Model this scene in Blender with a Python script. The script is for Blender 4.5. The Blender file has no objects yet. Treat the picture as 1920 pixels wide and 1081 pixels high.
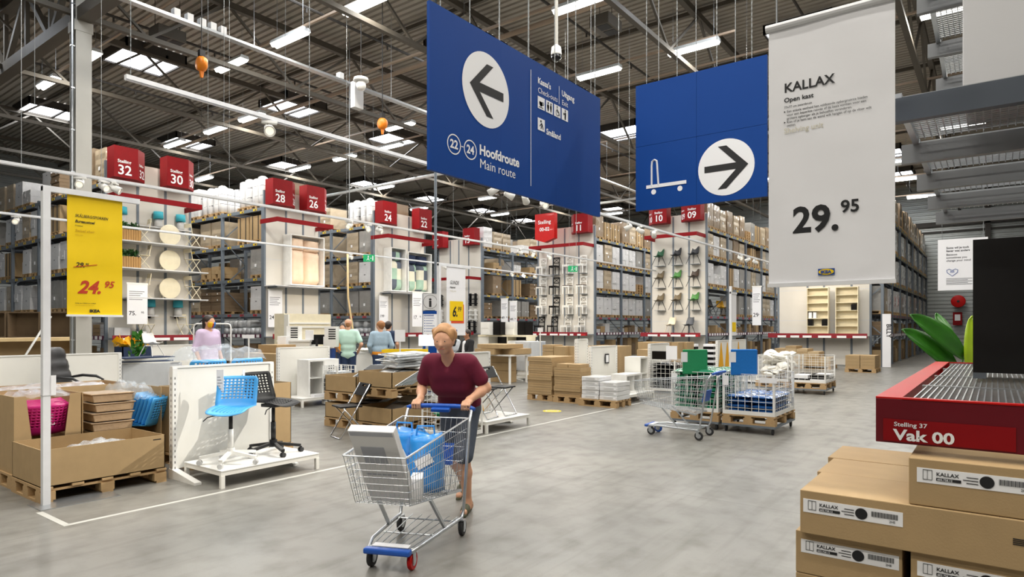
import bpy, math, random
import numpy as np
from mathutils import Matrix, Vector
random.seed(7)
SC = bpy.context.scene
COL = SC.collection
PI = math.pi
R = math.radians
# ------------------------------------------------------------------ camera
EYE = 1.62
HEAD = R(36.8)                      # camera heading measured from the +X aisle direction
CA, SA = math.cos(HEAD), math.sin(HEAD)
cam = bpy.data.cameras.new('camera'); camo = bpy.data.objects.new('camera', cam); COL.objects.link(camo)
camo.location = (0, 0, EYE); camo.rotation_euler = (R(90), 0, HEAD - R(90))
cam.sensor_width = 36; cam.lens = 1210 / 1920 * 36
cam.shift_y = (613 - 540.5) / 1920
cam.clip_start = .05; cam.clip_end = 200
SC.camera = camo
# ------------------------------------------------------------------ exposure, world, render transport
SC.view_settings.view_transform = 'Standard'; SC.view_settings.look = 'None'
SC.view_settings.gamma = 1; SC.view_settings.use_curve_mapping = False
SC.view_settings.exposure = 0.0
w = bpy.data.worlds.new('sky'); SC.world = w; w.use_nodes = True
w.node_tree.nodes['Background'].inputs[0].default_value = (.75, .85, 1, 1)
w.node_tree.nodes['Background'].inputs[1].default_value = .6
SC.cycles.max_bounces = 5; SC.cycles.diffuse_bounces = 3; SC.cycles.glossy_bounces = 3
SC.cycles.transmission_bounces = 3; SC.cycles.transparent_max_bounces = 6
SC.cycles.sample_clamp_indirect = 4; SC.cycles.caustics_reflective = False; SC.cycles.caustics_refractive = False
SC.cycles.use_light_tree = True
# light levels (the hall's lamps, with unseen near tubes added)
P_TUBE, P_SKY, P_SPOT = 84, 105, 62
ROOF = 11.2

def lamp(kind, loc, power, col, target=None, size=(1, 1), parent=None, angle=60, blend=.6):
    d = bpy.data.lights.new('lamp', kind); d.energy = power; d.color = col
    if kind == 'AREA':
        d.shape = 'RECTANGLE'; d.size, d.size_y = size
    if kind == 'SPOT':
        d.spot_size = R(angle); d.spot_blend = blend; d.shadow_soft_size = size[0]
    o = bpy.data.objects.new('lamp', d); COL.objects.link(o); o.location = loc
    if target is not None:
        o.rotation_euler = (Vector(target) - Vector(loc)).to_track_quat('-Z', 'Y').to_euler()
    if parent: o.parent = parent
    return o
# daylight through the roof lights
SKYLIGHTS = [(x, y) for y in (4.9, 14.2, 23.9, 33.0) for x in (4.5, 10.4, 16.4, 22.2, 28.1, 34.0, 39.9, 45.8)]
for x, y in SKYLIGHTS:
    lamp('AREA', (x, y, ROOF - .36), P_SKY, (.9, .95, 1), size=(1.8, 1.8))

# ------------------------------------------------------------------ materials
def lin(c):
    if isinstance(c, str): c = tuple(int(c[i:i+2], 16) / 255 for i in (0, 2, 4))
    return tuple(((v + .055) / 1.055) ** 2.4 if v > .04045 else v / 12.92 for v in c)
MATS = {}
def M(name, col=None, rough=.5, metal=0, var=.06, scale=6, bump=0, bscale=60, coat=0, alpha=1, emit=0, trans=0, stretch=None):
    if name in MATS: return MATS[name]
    m = bpy.data.materials.new(name); m.use_nodes = True; MATS[name] = m
    nt = m.node_tree; b = nt.nodes['Principled BSDF']; c = lin(col)
    b.inputs['Roughness'].default_value = rough; b.inputs['Metallic'].default_value = metal
    tc = nt.nodes.new('ShaderNodeTexCoord'); mp = nt.nodes.new('ShaderNodeMapping')
    nt.links.new(tc.outputs['Object'], mp.inputs[0])
    if stretch: mp.inputs['Scale'].default_value = stretch
    n = nt.nodes.new('ShaderNodeTexNoise'); n.inputs['Scale'].default_value = scale; n.inputs['Detail'].default_value = 4
    nt.links.new(mp.outputs[0], n.inputs['Vector'])
    cr = nt.nodes.new('ShaderNodeMapRange')
    cr.inputs['To Min'].default_value = 1 - 2 * var; cr.inputs['To Max'].default_value = 1 + 2 * var
    nt.links.new(n.outputs['Fac'], cr.inputs['Value'])
    mx = nt.nodes.new('ShaderNodeVectorMath'); mx.operation = 'SCALE'; mx.inputs[0].default_value = c
    nt.links.new(cr.outputs[0], mx.inputs['Scale']); nt.links.new(mx.outputs[0], b.inputs['Base Color'])
    if bump:
        n2 = nt.nodes.new('ShaderNodeTexNoise'); n2.inputs['Scale'].default_value = bscale; n2.inputs['Detail'].default_value = 3
        nt.links.new(mp.outputs[0], n2.inputs['Vector'])
        bp = nt.nodes.new('ShaderNodeBump'); bp.inputs['Strength'].default_value = bump; bp.inputs['Distance'].default_value = .02
        nt.links.new(n2.outputs['Fac'], bp.inputs['Height']); nt.links.new(bp.outputs[0], b.inputs['Normal'])
    if coat: b.inputs['Coat Weight'].default_value = coat
    if alpha < 1: b.inputs['Alpha'].default_value = alpha
    if trans: b.inputs['Transmission Weight'].default_value = trans
    if emit:
        b.inputs['Emission Color'].default_value = (*c, 1); b.inputs['Emission Strength'].default_value = emit
        m.cycles.emission_sampling = 'NONE'
    return m

M('white', 'EDEBE4', .45, var=.015); M('whitewire', 'EDECE8', .35); M('lacquer', 'ECEBE7', .3); M('paper', 'F0F0F2', .6, var=.02)
M('cream', 'E6DCC0', .45); M('greyplastic', 'C8C8C8', .4); M('light', 'FFFDF4', emit=7, var=0); M('daylight', 'F4F8FF', emit=7, var=0)
M('spotglow', 'FFF3DC', emit=.8, var=0)
M('steel', '6F7882', .45, .0, scale=3); M('steelgrey', '7F8286', .45); M('steeldark', '4A515B', .5, scale=3); M('truss', '5A544B', .6, scale=2); M('trussdark', '3E3A36', .7)
M('zinc', 'C2C6CA', .32, .85, scale=20); M('chrome', 'D5D7DA', .18, 1, var=.02); M('chain', '8E9294', .4, .5)
M('column', 'B5B2AA', .6, scale=2); M('pipe', '9A8672', .5, scale=2); M('pipewhite', 'D2D4D4', .4)
M('card', 'AB9068', .75, scale=9, bump=.05, bscale=140, var=.05); M('cardlight', 'BFA680', .75, scale=7, var=.05); M('carddark', '7E6950', .75, scale=7)
M('wood', 'B5956A', .65, scale=5, stretch=(1, 12, 12), var=.12); M('pine', 'DFC391', .55, scale=4, stretch=(1, 10, 10), var=.08)
M('oak', 'A97F45', .55, scale=4, stretch=(10, 10, 1), var=.1)
M('blackmetal', '1B1B1D', .45); M('blackplastic', '0F1012', .5); M('blackfabric', '1E1F22', .8, scale=60, bump=.1); M('blackbrown', '0C0A0A', .4)
M('leather', '1C1C1E', .38, bump=.12, bscale=90)
M('red', 'B5121D', .4, coat=.3); M('redsign', '85040E', .6); M('redbright', 'BE1210', .45, coat=.1); M('darkred', '64101C', .35, coat=.2, bump=.15, bscale=7)
M('redstrip', '8A1C28', .4); M('tagred', 'C1272D', .5)
M('blue', '003E8C', .6, scale=2, var=.03); M('yellow', 'F5CF00', .55, var=.03, bump=.1, bscale=8); M('yellowflat', 'F2CB05', .5, var=.02)
M('banner', 'EDEDF1', .6, var=.015, scale=3, bump=.25, bscale=5)
M('ink', '131316', .6, var=0); M('inkgrey', '6E6E72', .6, var=0); M('inkpale', 'D9D4C4', .6, var=0); M('inkred', 'C23B1E', .6, var=0); M('inkwhite', 'EEEFF2', .5, var=0); M('inkblue', '24509C', .5, var=0); M('inkorange', 'EFAE12', .6, var=0)
M('trimwhite', 'E6E7EA', .35); M('panelgrey', 'CFCFD1', .6, scale=1.5, var=.03); M('endpanel', 'D7D2C9', .65, scale=1.5, var=.03)
M('chairblue', '46A2E2', .38, var=.02); M('cartblue', '1E56B4', .35); M('bagblue', '2C8FE0', .32, bump=.5, bscale=7, coat=.4); M('magenta', 'C01C74', .35, var=.03)
M('film', 'DCE4EA', .12, alpha=.2, bump=.8, bscale=9, var=0); M('filmdense', 'DADFE4', .15, alpha=.34, bump=.9, bscale=12, var=0)
M('wrapwhite', 'DEDEDF', .25, bump=.5, bscale=9, coat=.5, scale=3); M('wrapgrey', '9C9A96', .25, bump=.6, bscale=9, coat=.5, scale=3)
M('wrapbrown', '8C7963', .3, bump=.5, bscale=8, coat=.4, scale=3); M('wraptan', 'B1A189', .3, bump=.5, bscale=9, coat=.4, scale=3)
M('strap', '23262A', .5); M('fill', '241F1A', .8)
M('greencushion', '1E8A57', .8, scale=40); M('bluecushion', '0A6FC2', .75, scale=40); M('greenwrap', '2F7F5E', .2, bump=.8, bscale=11, coat=.7, var=.2, scale=9)
M('bluewrap', '2B5E9E', .2, bump=.8, bscale=11, coat=.7, var=.15, scale=9); M('blackwrap', '17181B', .25, bump=.8, bscale=12, coat=.6, var=.2); M('whitebag', 'F0EDE4', .6, bump=.6, bscale=14)
M('leaf', '2F6E18', .35, scale=10, var=.15); M('leafyoung', 'A3C328', .35, scale=10, var=.12); M('leafdark', '2F5B2A', .5, scale=14, var=.2)
M('skin', 'D7A384', .55, var=.04, scale=12); M('skintan', 'B98464', .55, var=.04); M('hairblond', 'B98A5C', .55, scale=40, var=.15, stretch=(1, 1, .2)); M('hairdark', '2E211C', .5, scale=40, var=.15); M('hairginger', '9C6A3F', .55, scale=40, var=.15)
M('maroon', '6A1230', .85, scale=5, var=.06, bump=.2, bscale=9); M('lilac', 'D2BEDA', .85, bump=.2, bscale=10); M('mint', 'BFE0D2', .8, scale=14, var=.04, bump=.2, bscale=9); M('denimpale', '9DB4C6', .8, scale=25, var=.08, bump=.2, bscale=9)
M('denim', '27395A', .85, scale=20, var=.12, bump=.15, bscale=14); M('shorts', '4B5361', .85, scale=20, var=.1, bump=.15, bscale=14); M('orangecloth', 'D98A1E', .8); M('sandal', '4D4E38', .7); M('navycloth', '1F3050', .8); M('blackcloth', '141417', .85); M('greycloth', 'B9BEC4', .85)
M('eye', 'F3F0EA', .3, var=0); M('iris', '3B2A20', .3, var=0); M('lip', 'B06A5E', .5, var=.02)
M('orange', 'E8810C', .45); M('turquoise', '3FB4C8', .6); M('bedpeach', 'F3D6BB', .85, bump=.3, bscale=6); M('bedcheckgrey', '5D6573', .85, scale=4); M('bedcheckmint', 'A9C8B4', .85); M('bedcheckcream', 'E9E4CF', .85); M('bednavy', '27324F', .85)
M('oliveseat', '6F6148', .5); M('greenseat', '4E8A42', .5); M('darkgreenseat', '1F5C3C', .5); M('charcoalseat', '2C2E33', .5); M('brownseat', '4B3B30', .5); M('beigeseat', 'E3D5BC', .5); M('greyseat', '55585E', .5); M('yellowseat', 'E8B515', .5)
M('exitgreen', '12925A', .4, emit=.5); M('screen', '0B0C0E', .2)
M('glass', 'E8F0F2', .08, alpha=.18, var=0); M('rubber', '2A2A2C', .7); M('tape', 'B4B3AD', .6, var=.05); M('stickeryellow', 'DDBB1C', .6, var=.05)
M('paletray', 'D8D6CF', .5); M('greybox', 'C6C9CC', .5); M('signgrey', 'AAB0B8', .5)

for k in ('redsign', 'redbright', 'darkred', 'blue', 'blackplastic', 'blackbrown'): MATS[k].node_tree.nodes['Principled BSDF'].inputs['Specular IOR Level'].default_value = .22
# ------------------------------------------------------------------ mesh builder
class MB:
    def __init__(s): s.v = []; s.f = []; s.mi = []; s.m = 0; s.T = None
    def add(s, vs, fs):
        o = len(s.v)
        if s.T is not None:
            vs = [s.T @ Vector(v) for v in vs]
            if s.T.determinant() < 0: fs = [tuple(reversed(f)) for f in fs]
        s.v += [tuple(v) for v in vs]; s.f += [tuple(i + o for i in f) for f in fs]; s.mi += [s.m] * len(fs)
        return s
    def box(s, x0, x1, y0, y1, z0, z1):
        return s.add([(x, y, z) for z in (z0, z1) for y in (y0, y1) for x in (x0, x1)],
                     [(0, 2, 3, 1), (4, 5, 7, 6), (0, 1, 5, 4), (2, 6, 7, 3), (0, 4, 6, 2), (1, 3, 7, 5)])
    def cbox(s, c, sz, rot=(0, 0, 0)):
        from mathutils import Euler
        T = Matrix.Translation(c) @ Euler(rot).to_matrix().to_4x4()
        o = s.T; s.T = T if o is None else o @ T
        s.box(-sz[0]/2, sz[0]/2, -sz[1]/2, sz[1]/2, -sz[2]/2, sz[2]/2); s.T = o
        return s
    def open_box(s, x0, x1, y0, y1, z0, z1, t=.006):           # box without a lid
        s.box(x0, x1, y0, y1, z0, z0 + t); s.box(x0, x0 + t, y0, y1, z0, z1); s.box(x1 - t, x1, y0, y1, z0, z1)
        s.box(x0, x1, y0, y0 + t, z0, z1); return s.box(x0, x1, y1 - t, y1, z0, z1)
    def bar(s, a, b, w, h, up=(0, 0, 1)):
        a, b = Vector(a), Vector(b); d = (b - a).normalized(); u = Vector(up)
        if abs(d.dot(u)) > .98: u = Vector((1, 0, 0))
        p = d.cross(u).normalized() * w / 2; q = p.cross(d).normalized() * h / 2
        vs = [c + i * p + j * q for c in (a, b) for i, j in ((-1, -1), (1, -1), (1, 1), (-1, 1))]
        return s.add(vs, [(3, 2, 1, 0), (4, 5, 6, 7), (0, 1, 5, 4), (1, 2, 6, 5), (2, 3, 7, 6), (3, 0, 4, 7)])
    def tube(s, pts, r, n=6, closed=False):
        pts = [Vector(p) for p in pts]; m = len(pts); rs = r if isinstance(r, (list, tuple)) else [r] * m
        vs = []; fs = []; prev = None
        for i, p in enumerate(pts):
            a = pts[i - 1] if (i > 0 or closed) else p; b = pts[(i + 1) % m] if (i < m - 1 or closed) else p
            d = (b - a).normalized()
            if prev is None:
                u = Vector((0, 0, 1)) if abs(d.z) < .9 else Vector((1, 0, 0)); x = d.cross(u).normalized()
            else:
                x = (prev - d * prev.dot(d)).normalized()
            prev = x; y = d.cross(x)
            vs += [p + (x * math.cos(2 * PI * k / n) + y * math.sin(2 * PI * k / n)) * rs[i] for k in range(n)]
        for i in range(m if closed else m - 1):
            j = (i + 1) % m
            fs += [(i*n + k, i*n + (k+1) % n, j*n + (k+1) % n, j*n + k) for k in range(n)]
        if not closed: fs += [tuple(range(n - 1, -1, -1)), tuple((m-1)*n + k for k in range(n))]
        return s.add(vs, fs)
    def lathe(s, prof, c=(0, 0, 0), n=20, ax='z', caps=True):
        vs = []; fs = []
        for r, h in prof:
            for k in range(n):
                a = 2 * PI * k / n; p = (r * math.cos(a), r * math.sin(a), h)
                if ax == 'x': p = (p[2], p[0], p[1])
                if ax == 'y': p = (p[1], p[2], p[0])
                vs.append((p[0] + c[0], p[1] + c[1], p[2] + c[2]))
        for i in range(len(prof) - 1):
            fs += [(i*n + k, i*n + (k+1) % n, (i+1)*n + (k+1) % n, (i+1)*n + k) for k in range(n)]
        if caps: fs += [tuple(range(n - 1, -1, -1)), tuple((len(prof)-1)*n + k for k in range(n))]
        return s.add(vs, fs)
    def prism(s, poly, o=(0, 0, 0), ex=(1, 0, 0), ey=(0, 1, 0), t=.01):
        o, ex, ey = Vector(o), Vector(ex), Vector(ey); nz = ex.cross(ey).normalized() * t; n = len(poly)
        vs = [o + ex * x + ey * y + k * nz for k in (0, 1) for x, y in poly]
        return s.add(vs, [tuple(range(n - 1, -1, -1)), tuple(range(n, 2*n))] + [(i, (i+1) % n, n + (i+1) % n, n + i) for i in range(n)])
    def flat(s, poly, o, ex, ey):
        o, ex, ey = Vector(o), Vector(ex), Vector(ey)
        return s.add([o + ex * x + ey * y for x, y in poly], [tuple(range(len(poly)))])
    def text(s, t, o, ex, ey, size, bold=0, shear=0, align='l', wide=1):
        vs, fs, x0, x1 = glyphs(t, bold, shear)
        dx = 0 if align == 'l' else (-(x0 + x1) / 2 if align == 'c' else -x1)
        o, ex, ey = Vector(o), Vector(ex), Vector(ey); k = size / .7      # size is the height of a capital letter
        return s.add([o + ex * ((x + dx) * k * wide) + ey * (y * k) for x, y in vs], fs)
    def disc(s, o, ex, ey, r, n=32, sx=1):
        return s.flat([(r * sx * math.cos(2*PI*i/n), r * math.sin(2*PI*i/n)) for i in range(n)], o, ex, ey)
    def ring(s, o, ex, ey, r, w, n=32):
        o, ex, ey = Vector(o), Vector(ex), Vector(ey); vs = []
        for q in (r, r - w): vs += [o + ex * (q * math.cos(2*PI*i/n)) + ey * (q * math.sin(2*PI*i/n)) for i in range(n)]
        return s.add(vs, [(i, (i+1) % n, n + (i+1) % n, n + i) for i in range(n)])
    def mesh(s, name, mats, smooth=False):
        me = bpy.data.meshes.new(name); me.from_pydata(s.v, [], s.f)
        for m in (mats if isinstance(mats, (list, tuple)) else [mats]): me.materials.append(MATS[m] if isinstance(m, str) else m)
        me.polygons.foreach_set('material_index', s.mi)
        if smooth: me.polygons.foreach_set('use_smooth', [True] * len(s.f))
        me.update(); return me
    def build(s, name, mats, parent=None, smooth=False, bev=0, loc=None, rz=None, auto=False):
        o = bpy.data.objects.new(name, s.mesh(name, mats, smooth)); COL.objects.link(o)
        if parent: o.parent = parent
        if loc is not None: o.location = loc
        if rz is not None: o.rotation_euler = (0, 0, rz)
        if bev:
            b = o.modifiers.new('bevel', 'BEVEL'); b.width = bev; b.segments = 2; b.limit_method = 'ANGLE'; b.angle_limit = R(50)
        if auto:
            o.data.polygons.foreach_set('use_smooth', [True] * len(o.data.polygons))
            o.data.set_sharp_from_angle(angle=R(40))
        return o
GL = {}
def glyphs(t, bold, shear):
    k = (t, bold, shear)
    if k not in GL:
        c = bpy.data.curves.new('glyphs', 'FONT'); c.body = t; c.offset = bold; c.shear = shear; c.resolution_u = 3
        o = bpy.data.objects.new('glyphs', c); COL.objects.link(o); bpy.context.view_layer.update()
        dg = bpy.context.evaluated_depsgraph_get(); me = bpy.data.meshes.new_from_object(o.evaluated_get(dg))
        vs = [(v.co.x, v.co.y) for v in me.vertices]; fs = []
        for p in me.polygons:
            f = list(p.vertices)
            if p.normal.z < 0: f.reverse()
            fs.append(tuple(f))
        GL[k] = (vs, fs, min(v[0] for v in vs), max(v[0] for v in vs))
        bpy.data.objects.remove(o); bpy.data.curves.remove(c); bpy.data.meshes.remove(me)
    return GL[k]
def tag(o, label=None, cat=None, group=None, kind=None):
    if label: o['label'] = label
    if cat: o['category'] = cat
    if group: o['group'] = group
    if kind: o['kind'] = kind
    return o
def thing(name, label, cat, loc=(0, 0, 0), rz=0, group=None):
    o = bpy.data.objects.new(name, None); COL.objects.link(o); o.empty_display_size = .1
    o.location = loc; o.rotation_euler = (0, 0, rz)
    return tag(o, label, cat, group)
def flush(mb, name, mat, parent):
    mb.build(name, mat, parent); mb.v, mb.f, mb.mi = [], [], []
def dup(root, loc, rz=None, label=None, group=None):
    def cp(o, par):
        c = o.copy(); COL.objects.link(c)
        if par: c.parent = par
        for ch in o.children: cp(ch, c)
        return c
    c = cp(root, None); c.location = loc
    if rz is not None: c.rotation_euler = (0, 0, rz)
    if label: c['label'] = label
    if group: c['group'] = group
    return c
def ordinal(i): return ('first', 'second', 'third', 'fourth', 'fifth', 'sixth', 'seventh', 'eighth', 'ninth', 'tenth', 'eleventh', 'twelfth', 'thirteenth', 'fourteenth', 'fifteenth', 'sixteenth', 'seventeenth', 'eighteenth', 'nineteenth', 'twentieth', 'twenty-first', 'twenty-second', 'twenty-third', 'twenty-fourth')[i]
# ================================================================== the hall itself
def concrete():
    m = bpy.data.materials.new('polished_concrete'); m.use_nodes = True; nt = m.node_tree; b = nt.nodes['Principled BSDF']
    tc = nt.nodes.new('ShaderNodeTexCoord')
    def noise(sc, det, st=None):
        n = nt.nodes.new('ShaderNodeTexNoise'); n.inputs['Scale'].default_value = sc; n.inputs['Detail'].default_value = det
        if st:
            mp = nt.nodes.new('ShaderNodeMapping'); mp.inputs['Scale'].default_value = st; nt.links.new(tc.outputs['Object'], mp.inputs[0]); nt.links.new(mp.outputs[0], n.inputs['Vector'])
        else: nt.links.new(tc.outputs['Object'], n.inputs['Vector'])
        return n
    a = noise(.35, 6); c = noise(3.5, 8); s = noise(2.2, 6, (.25, 3.5, 1)); sp = noise(40, 2)
    def mix(f, c1, c2):
        x = nt.nodes.new('ShaderNodeMix'); x.data_type = 'RGBA'
        for i, v in ((6, c1), (7, c2)):
            if isinstance(v, tuple): x.inputs[i].default_value = (*lin(v), 1)
            else: nt.links.new(v, x.inputs[i])
        nt.links.new(f, x.inputs[0]); return x.outputs[2]
    def ramp(src, lo, hi):
        r = nt.nodes.new('ShaderNodeMapRange'); r.inputs['From Min'].default_value = lo; r.inputs['From Max'].default_value = hi
        nt.links.new(src, r.inputs['Value']); return r.outputs[0]
    col = mix(ramp(a.outputs['Fac'], .35, .65), (.455, .45, .435), (.535, .527, .505))
    dk = nt.nodes.new('ShaderNodeMix'); dk.data_type = 'RGBA'; dk.blend_type = 'MULTIPLY'
    nt.links.new(ramp(c.outputs['Fac'], .45, .8), dk.inputs[0]); nt.links.new(col, dk.inputs[6]); dk.inputs[7].default_value = (.62, .61, .58, 1)
    d2 = nt.nodes.new('ShaderNodeMix'); d2.data_type = 'RGBA'; d2.blend_type = 'MULTIPLY'
    nt.links.new(ramp(s.outputs['Fac'], .52, .75), d2.inputs[0]); nt.links.new(dk.outputs[2], d2.inputs[6]); d2.inputs[7].default_value = (.7, .69, .66, 1)
    d3 = nt.nodes.new('ShaderNodeMix'); d3.data_type = 'RGBA'; d3.blend_type = 'MULTIPLY'
    nt.links.new(ramp(sp.outputs['Fac'], .66, .8), d3.inputs[0]); nt.links.new(d2.outputs[2], d3.inputs[6]); d3.inputs[7].default_value = (.72, .71, .7, 1)
    # sawn joints every six metres
    br = nt.nodes.new('ShaderNodeTexBrick'); br.offset = 0; br.inputs['Scale'].default_value = 1; br.inputs['Brick Width'].default_value = 6; br.inputs['Row Height'].default_value = 6
    br.inputs['Mortar Size'].default_value = .006; br.inputs['Color1'].default_value = br.inputs['Color2'].default_value = (1, 1, 1, 1); br.inputs['Mortar'].default_value = (.5, .5, .5, 1)
    nt.links.new(tc.outputs['Object'], br.inputs['Vector'])
    d4 = nt.nodes.new('ShaderNodeMix'); d4.data_type = 'RGBA'; d4.blend_type = 'MULTIPLY'; d4.inputs[0].default_value = .7
    nt.links.new(d3.outputs[2], d4.inputs[6]); nt.links.new(br.outputs['Color'], d4.inputs[7])
    nt.links.new(d4.outputs[2], b.inputs['Base Color'])
    rr = nt.nodes.new('ShaderNodeMapRange'); rr.inputs['To Min'].default_value = .26; rr.inputs['To Max'].default_value = .46
    nt.links.new(c.outputs['Fac'], rr.inputs['Value']); nt.links.new(rr.outputs[0], b.inputs['Roughness'])
    b.inputs['Specular IOR Level'].default_value = .45
    MATS['concrete'] = m
concrete()
X0, X1, Y0, Y1 = -14, 51.6, -14, 44
def struct(name, mb, mats, **k): return tag(mb.build(name, mats, **k), kind='structure')
struct('floor', MB().box(X0, X1, Y0, Y1, -.15, 0), 'concrete')
# roof of profiled steel deck, ribs running along Y
M('deck', 'A19A8F', .55, scale=1.2, var=.08)
mb = MB(); x = X0; prof = []
while x < X1:
    prof += [(x, ROOF), (x + .14, ROOF), (x + .165, ROOF + .06), (x + .22, ROOF + .06)]; x += .245
n = len(prof)
mb.add([(px, y, pz) for y in (Y0, Y1) for px, pz in prof], [(i, i + 1, n + i + 1, n + i) for i in range(n - 1)])
struct('ceiling', mb, 'deck')
# corrugated end wall, sheets profiled horizontally
M('sheet', 'A3A7A6', .42, .35, scale=1.5, var=.06)
def sheeting(name, p0, d, length, nrm):
    mb = MB(); z = 0; pr = []
    while z < ROOF + .3:
        pr += [(0, z), (0, z + .12), (.045, z + .15), (.045, z + .22)]; z += .25
    n = len(pr); d, nrm = Vector(d), Vector(nrm); p0 = Vector(p0)
    mb.add([p0 + d * s + nrm * q + Vector((0, 0, z)) for s in (0, length) for q, z in pr], [(i, i + 1, n + i + 1, n + i) for i in range(n - 1)])
    struct(name, mb, 'sheet')
sheeting('wall_back', (X1, Y0, 0), (0, 1, 0), Y1 - Y0, (-1, 0, 0))
sheeting('wall_left', (X0, Y1, 0), (1, 0, 0), X1 - X0, (0, -1, 0))
sheeting('wall_front', (X0, Y0, 0), (0, 1, 0), Y1 - Y0, (1, 0, 0))
sheeting('wall_right', (X0, Y0, 0), (1, 0, 0), X1 - X0, (0, 1, 0))
struct('baseboard_back', MB().box(X1 - .35, X1 - .06, Y0, Y1, 0, .35), 'steeldark')
mb = MB()
for y in (-5.5, .2, 6.2, 12.2): mb.box(X1 - .3, X1 - .05, y, y + .3, 0, ROOF)
struct('trim_1', mb, 'trussdark')
mb = MB().box(X1 - .3, X1 - .05, -6, 14, 8.3, 8.6).box(X1 - .25, X1 - .05, -6, 14, 7.9, 8.0)
struct('trim_2', mb, 'trussdark')
# roof lights in upstand frames under the deck
for i, (x, y) in enumerate(SKYLIGHTS):
    mb = MB(); a = 1.0
    mb.box(x-a, x-a+.06, y-a, y+a, ROOF-.3, ROOF); mb.box(x+a-.06, x+a, y-a, y+a, ROOF-.3, ROOF); mb.box(x-a, x+a, y-a, y-a+.06, ROOF-.3, ROOF); mb.box(x-a, x+a, y+a-.06, y+a, ROOF-.3, ROOF)
    mb.box(x+.28, x+.36, y-a, y+a, ROOF-.3, ROOF-.2)
    o = struct('window_%d' % (i + 1), mb, 'trussdark')
    MB().box(x-a+.06, x+a-.06, y-a+.06, y+a-.06, ROOF-.24, ROOF-.22).build('pane', 'daylight', o)
# lattice trusses along X, secondary purlins along Y
for k, y in enumerate((-8.8, -3.5, 1.8, 7.1, 12.4, 17.7, 23.0, 28.3, 33.6, 38.9)):
    mb = MB(); zl, zu = 9.15, 10.9
    mb.box(X0, X1, y-.07, y+.07, zl-.06, zl+.06); mb.box(X0, X1, y-.08, y+.08, zu-.09, zu+.09)
    for j in range(-7, 9):
        xl = 16.6 + 4.4 * j
        for s in (-2.2, 2.2):
            if X0 < xl + s < X1 and X0 < xl < X1: mb.bar((xl, y, zl), (xl + s, y, zu), .065, .065)
    struct('roof_truss', mb, 'truss')
mb = MB()
for j in range(-7, 9):
    x = 16.6 + 4.4 * j + 2.2
    if X0 < x < X1: mb.box(x-.05, x+.05, Y0, Y1, zu+.1, zu+.22)
struct('purlin', mb, 'truss')
for x in (6.25,):                                               # girders across, on columns
    mb = MB(); mb.box(x-.15, x+.15, Y0, Y1, 8.95, 9.25); mb.box(x-.16, x+.16, Y0, Y1, 10.75, 11.05)
    y = Y0; s = 0
    while y + 1.7 < Y1:
        mb.bar((x, y, 9.1 if s else 10.9), (x, y + 1.77, 10.9 if s else 9.1), .13, .13); mb.bar((x, y, 9.1), (x, y, 10.9), .1, .1); y += 1.77; s = 1 - s
    struct('roof_girder', mb, 'truss')
def column(x, y):
    mb = MB(); mb.box(x-.17, x+.17, y-.19, y-.16, 0, 10.9); mb.box(x-.17, x+.17, y+.16, y+.19, 0, 10.9); mb.box(x-.015, x+.015, y-.17, y+.17, 0, 10.9)
    mb.box(x-.3, x+.3, y-.3, y+.3, 0, .02); mb.box(x-.2, x+.2, y-.2, y+.2, 8.7, 8.95)
    o = struct('column', mb, 'column')
    p = MB().tube([(x-.22, y-.12, 0), (x-.22, y-.12, 10.6)], .035, 8)
    for z in range(1, 10): p.box(x-.26, x-.16, y-.16, y-.08, z + .3, z + .33)
    p.build('downpipe', 'zinc', o)
for y in (17.7, 39.2): column(6.25, y)
o = thing('fire_alarm_point', 'red square fire alarm button box on the grey steel column', 'alarm', (6.25, 17.49, 2.02))
MB().box(-.12, .12, -.05, 0, -.12, .12).build('housing', 'redbright', o, bev=.01); MB().box(-.05, .05, -.06, -.05, -.06, .05).build('push_plate', 'paper', o)

# ------------------------------------------------------------------ tube luminaires in rows along Y
def luminaire(): 
    t = thing('ceiling_luminaire', 'x', 'ceiling light')
    mb = MB(); mb.prism([(-.15, 0), (.15, 0), (.11, .1), (-.11, .1)], (0, .75, 0), (1, 0, 0), (0, 0, 1), 1.5)
    mb.build('housing', 'pipewhite', t)
    d = MB(); d.lathe([(.055, -.72), (.055, .72)], (-.06, 0, -.03), 8, 'y'); d.lathe([(.055, -.72), (.055, .72)], (.06, 0, -.03), 8, 'y'); d.box(-.13, .13, -.73, .73, -.02, -.005)
    d.build('tubes', 'light', t)
    for s in (-.6, .6): MB().tube([(0, s, .1), (0, s, ROOF - 9.62)], .006, 4).build('hanger', 'chain', t)
    return t
lum0 = luminaire()
ROWS = {7.8: (21.6, 24.7, 6.3, 0.2, 12.4), 10.6: (12.5, 15.6, 18.6, 3.3, -3), 13.7: (22.6, 25.2, 28.6, -6), 17.85: (6.9, 9.95, 13, 18.9, 34), 19.6: (21.4, 24.5, 0.8, 28), 25.1: (3.5, 9.6, 15.7, 21.8, 27.9, -3),
        31: (7, 13, 19, 25, 31, 1), 36: (4, 10, 16, 22, 28), 40.5: (3.6, 9.5, 15.5, 21.5), 46.5: (3.6, 9.5), 3.0: (-6, -1, 4), 0.5: (-3.5, 1.5, 6.5, 13), -3: (-5, 0, 5, 10), -6.5: (2, 9), 13.75: (2.6, 8.2)}  # last rows hang out of view, added to brighten the foreground
lab = 0
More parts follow.
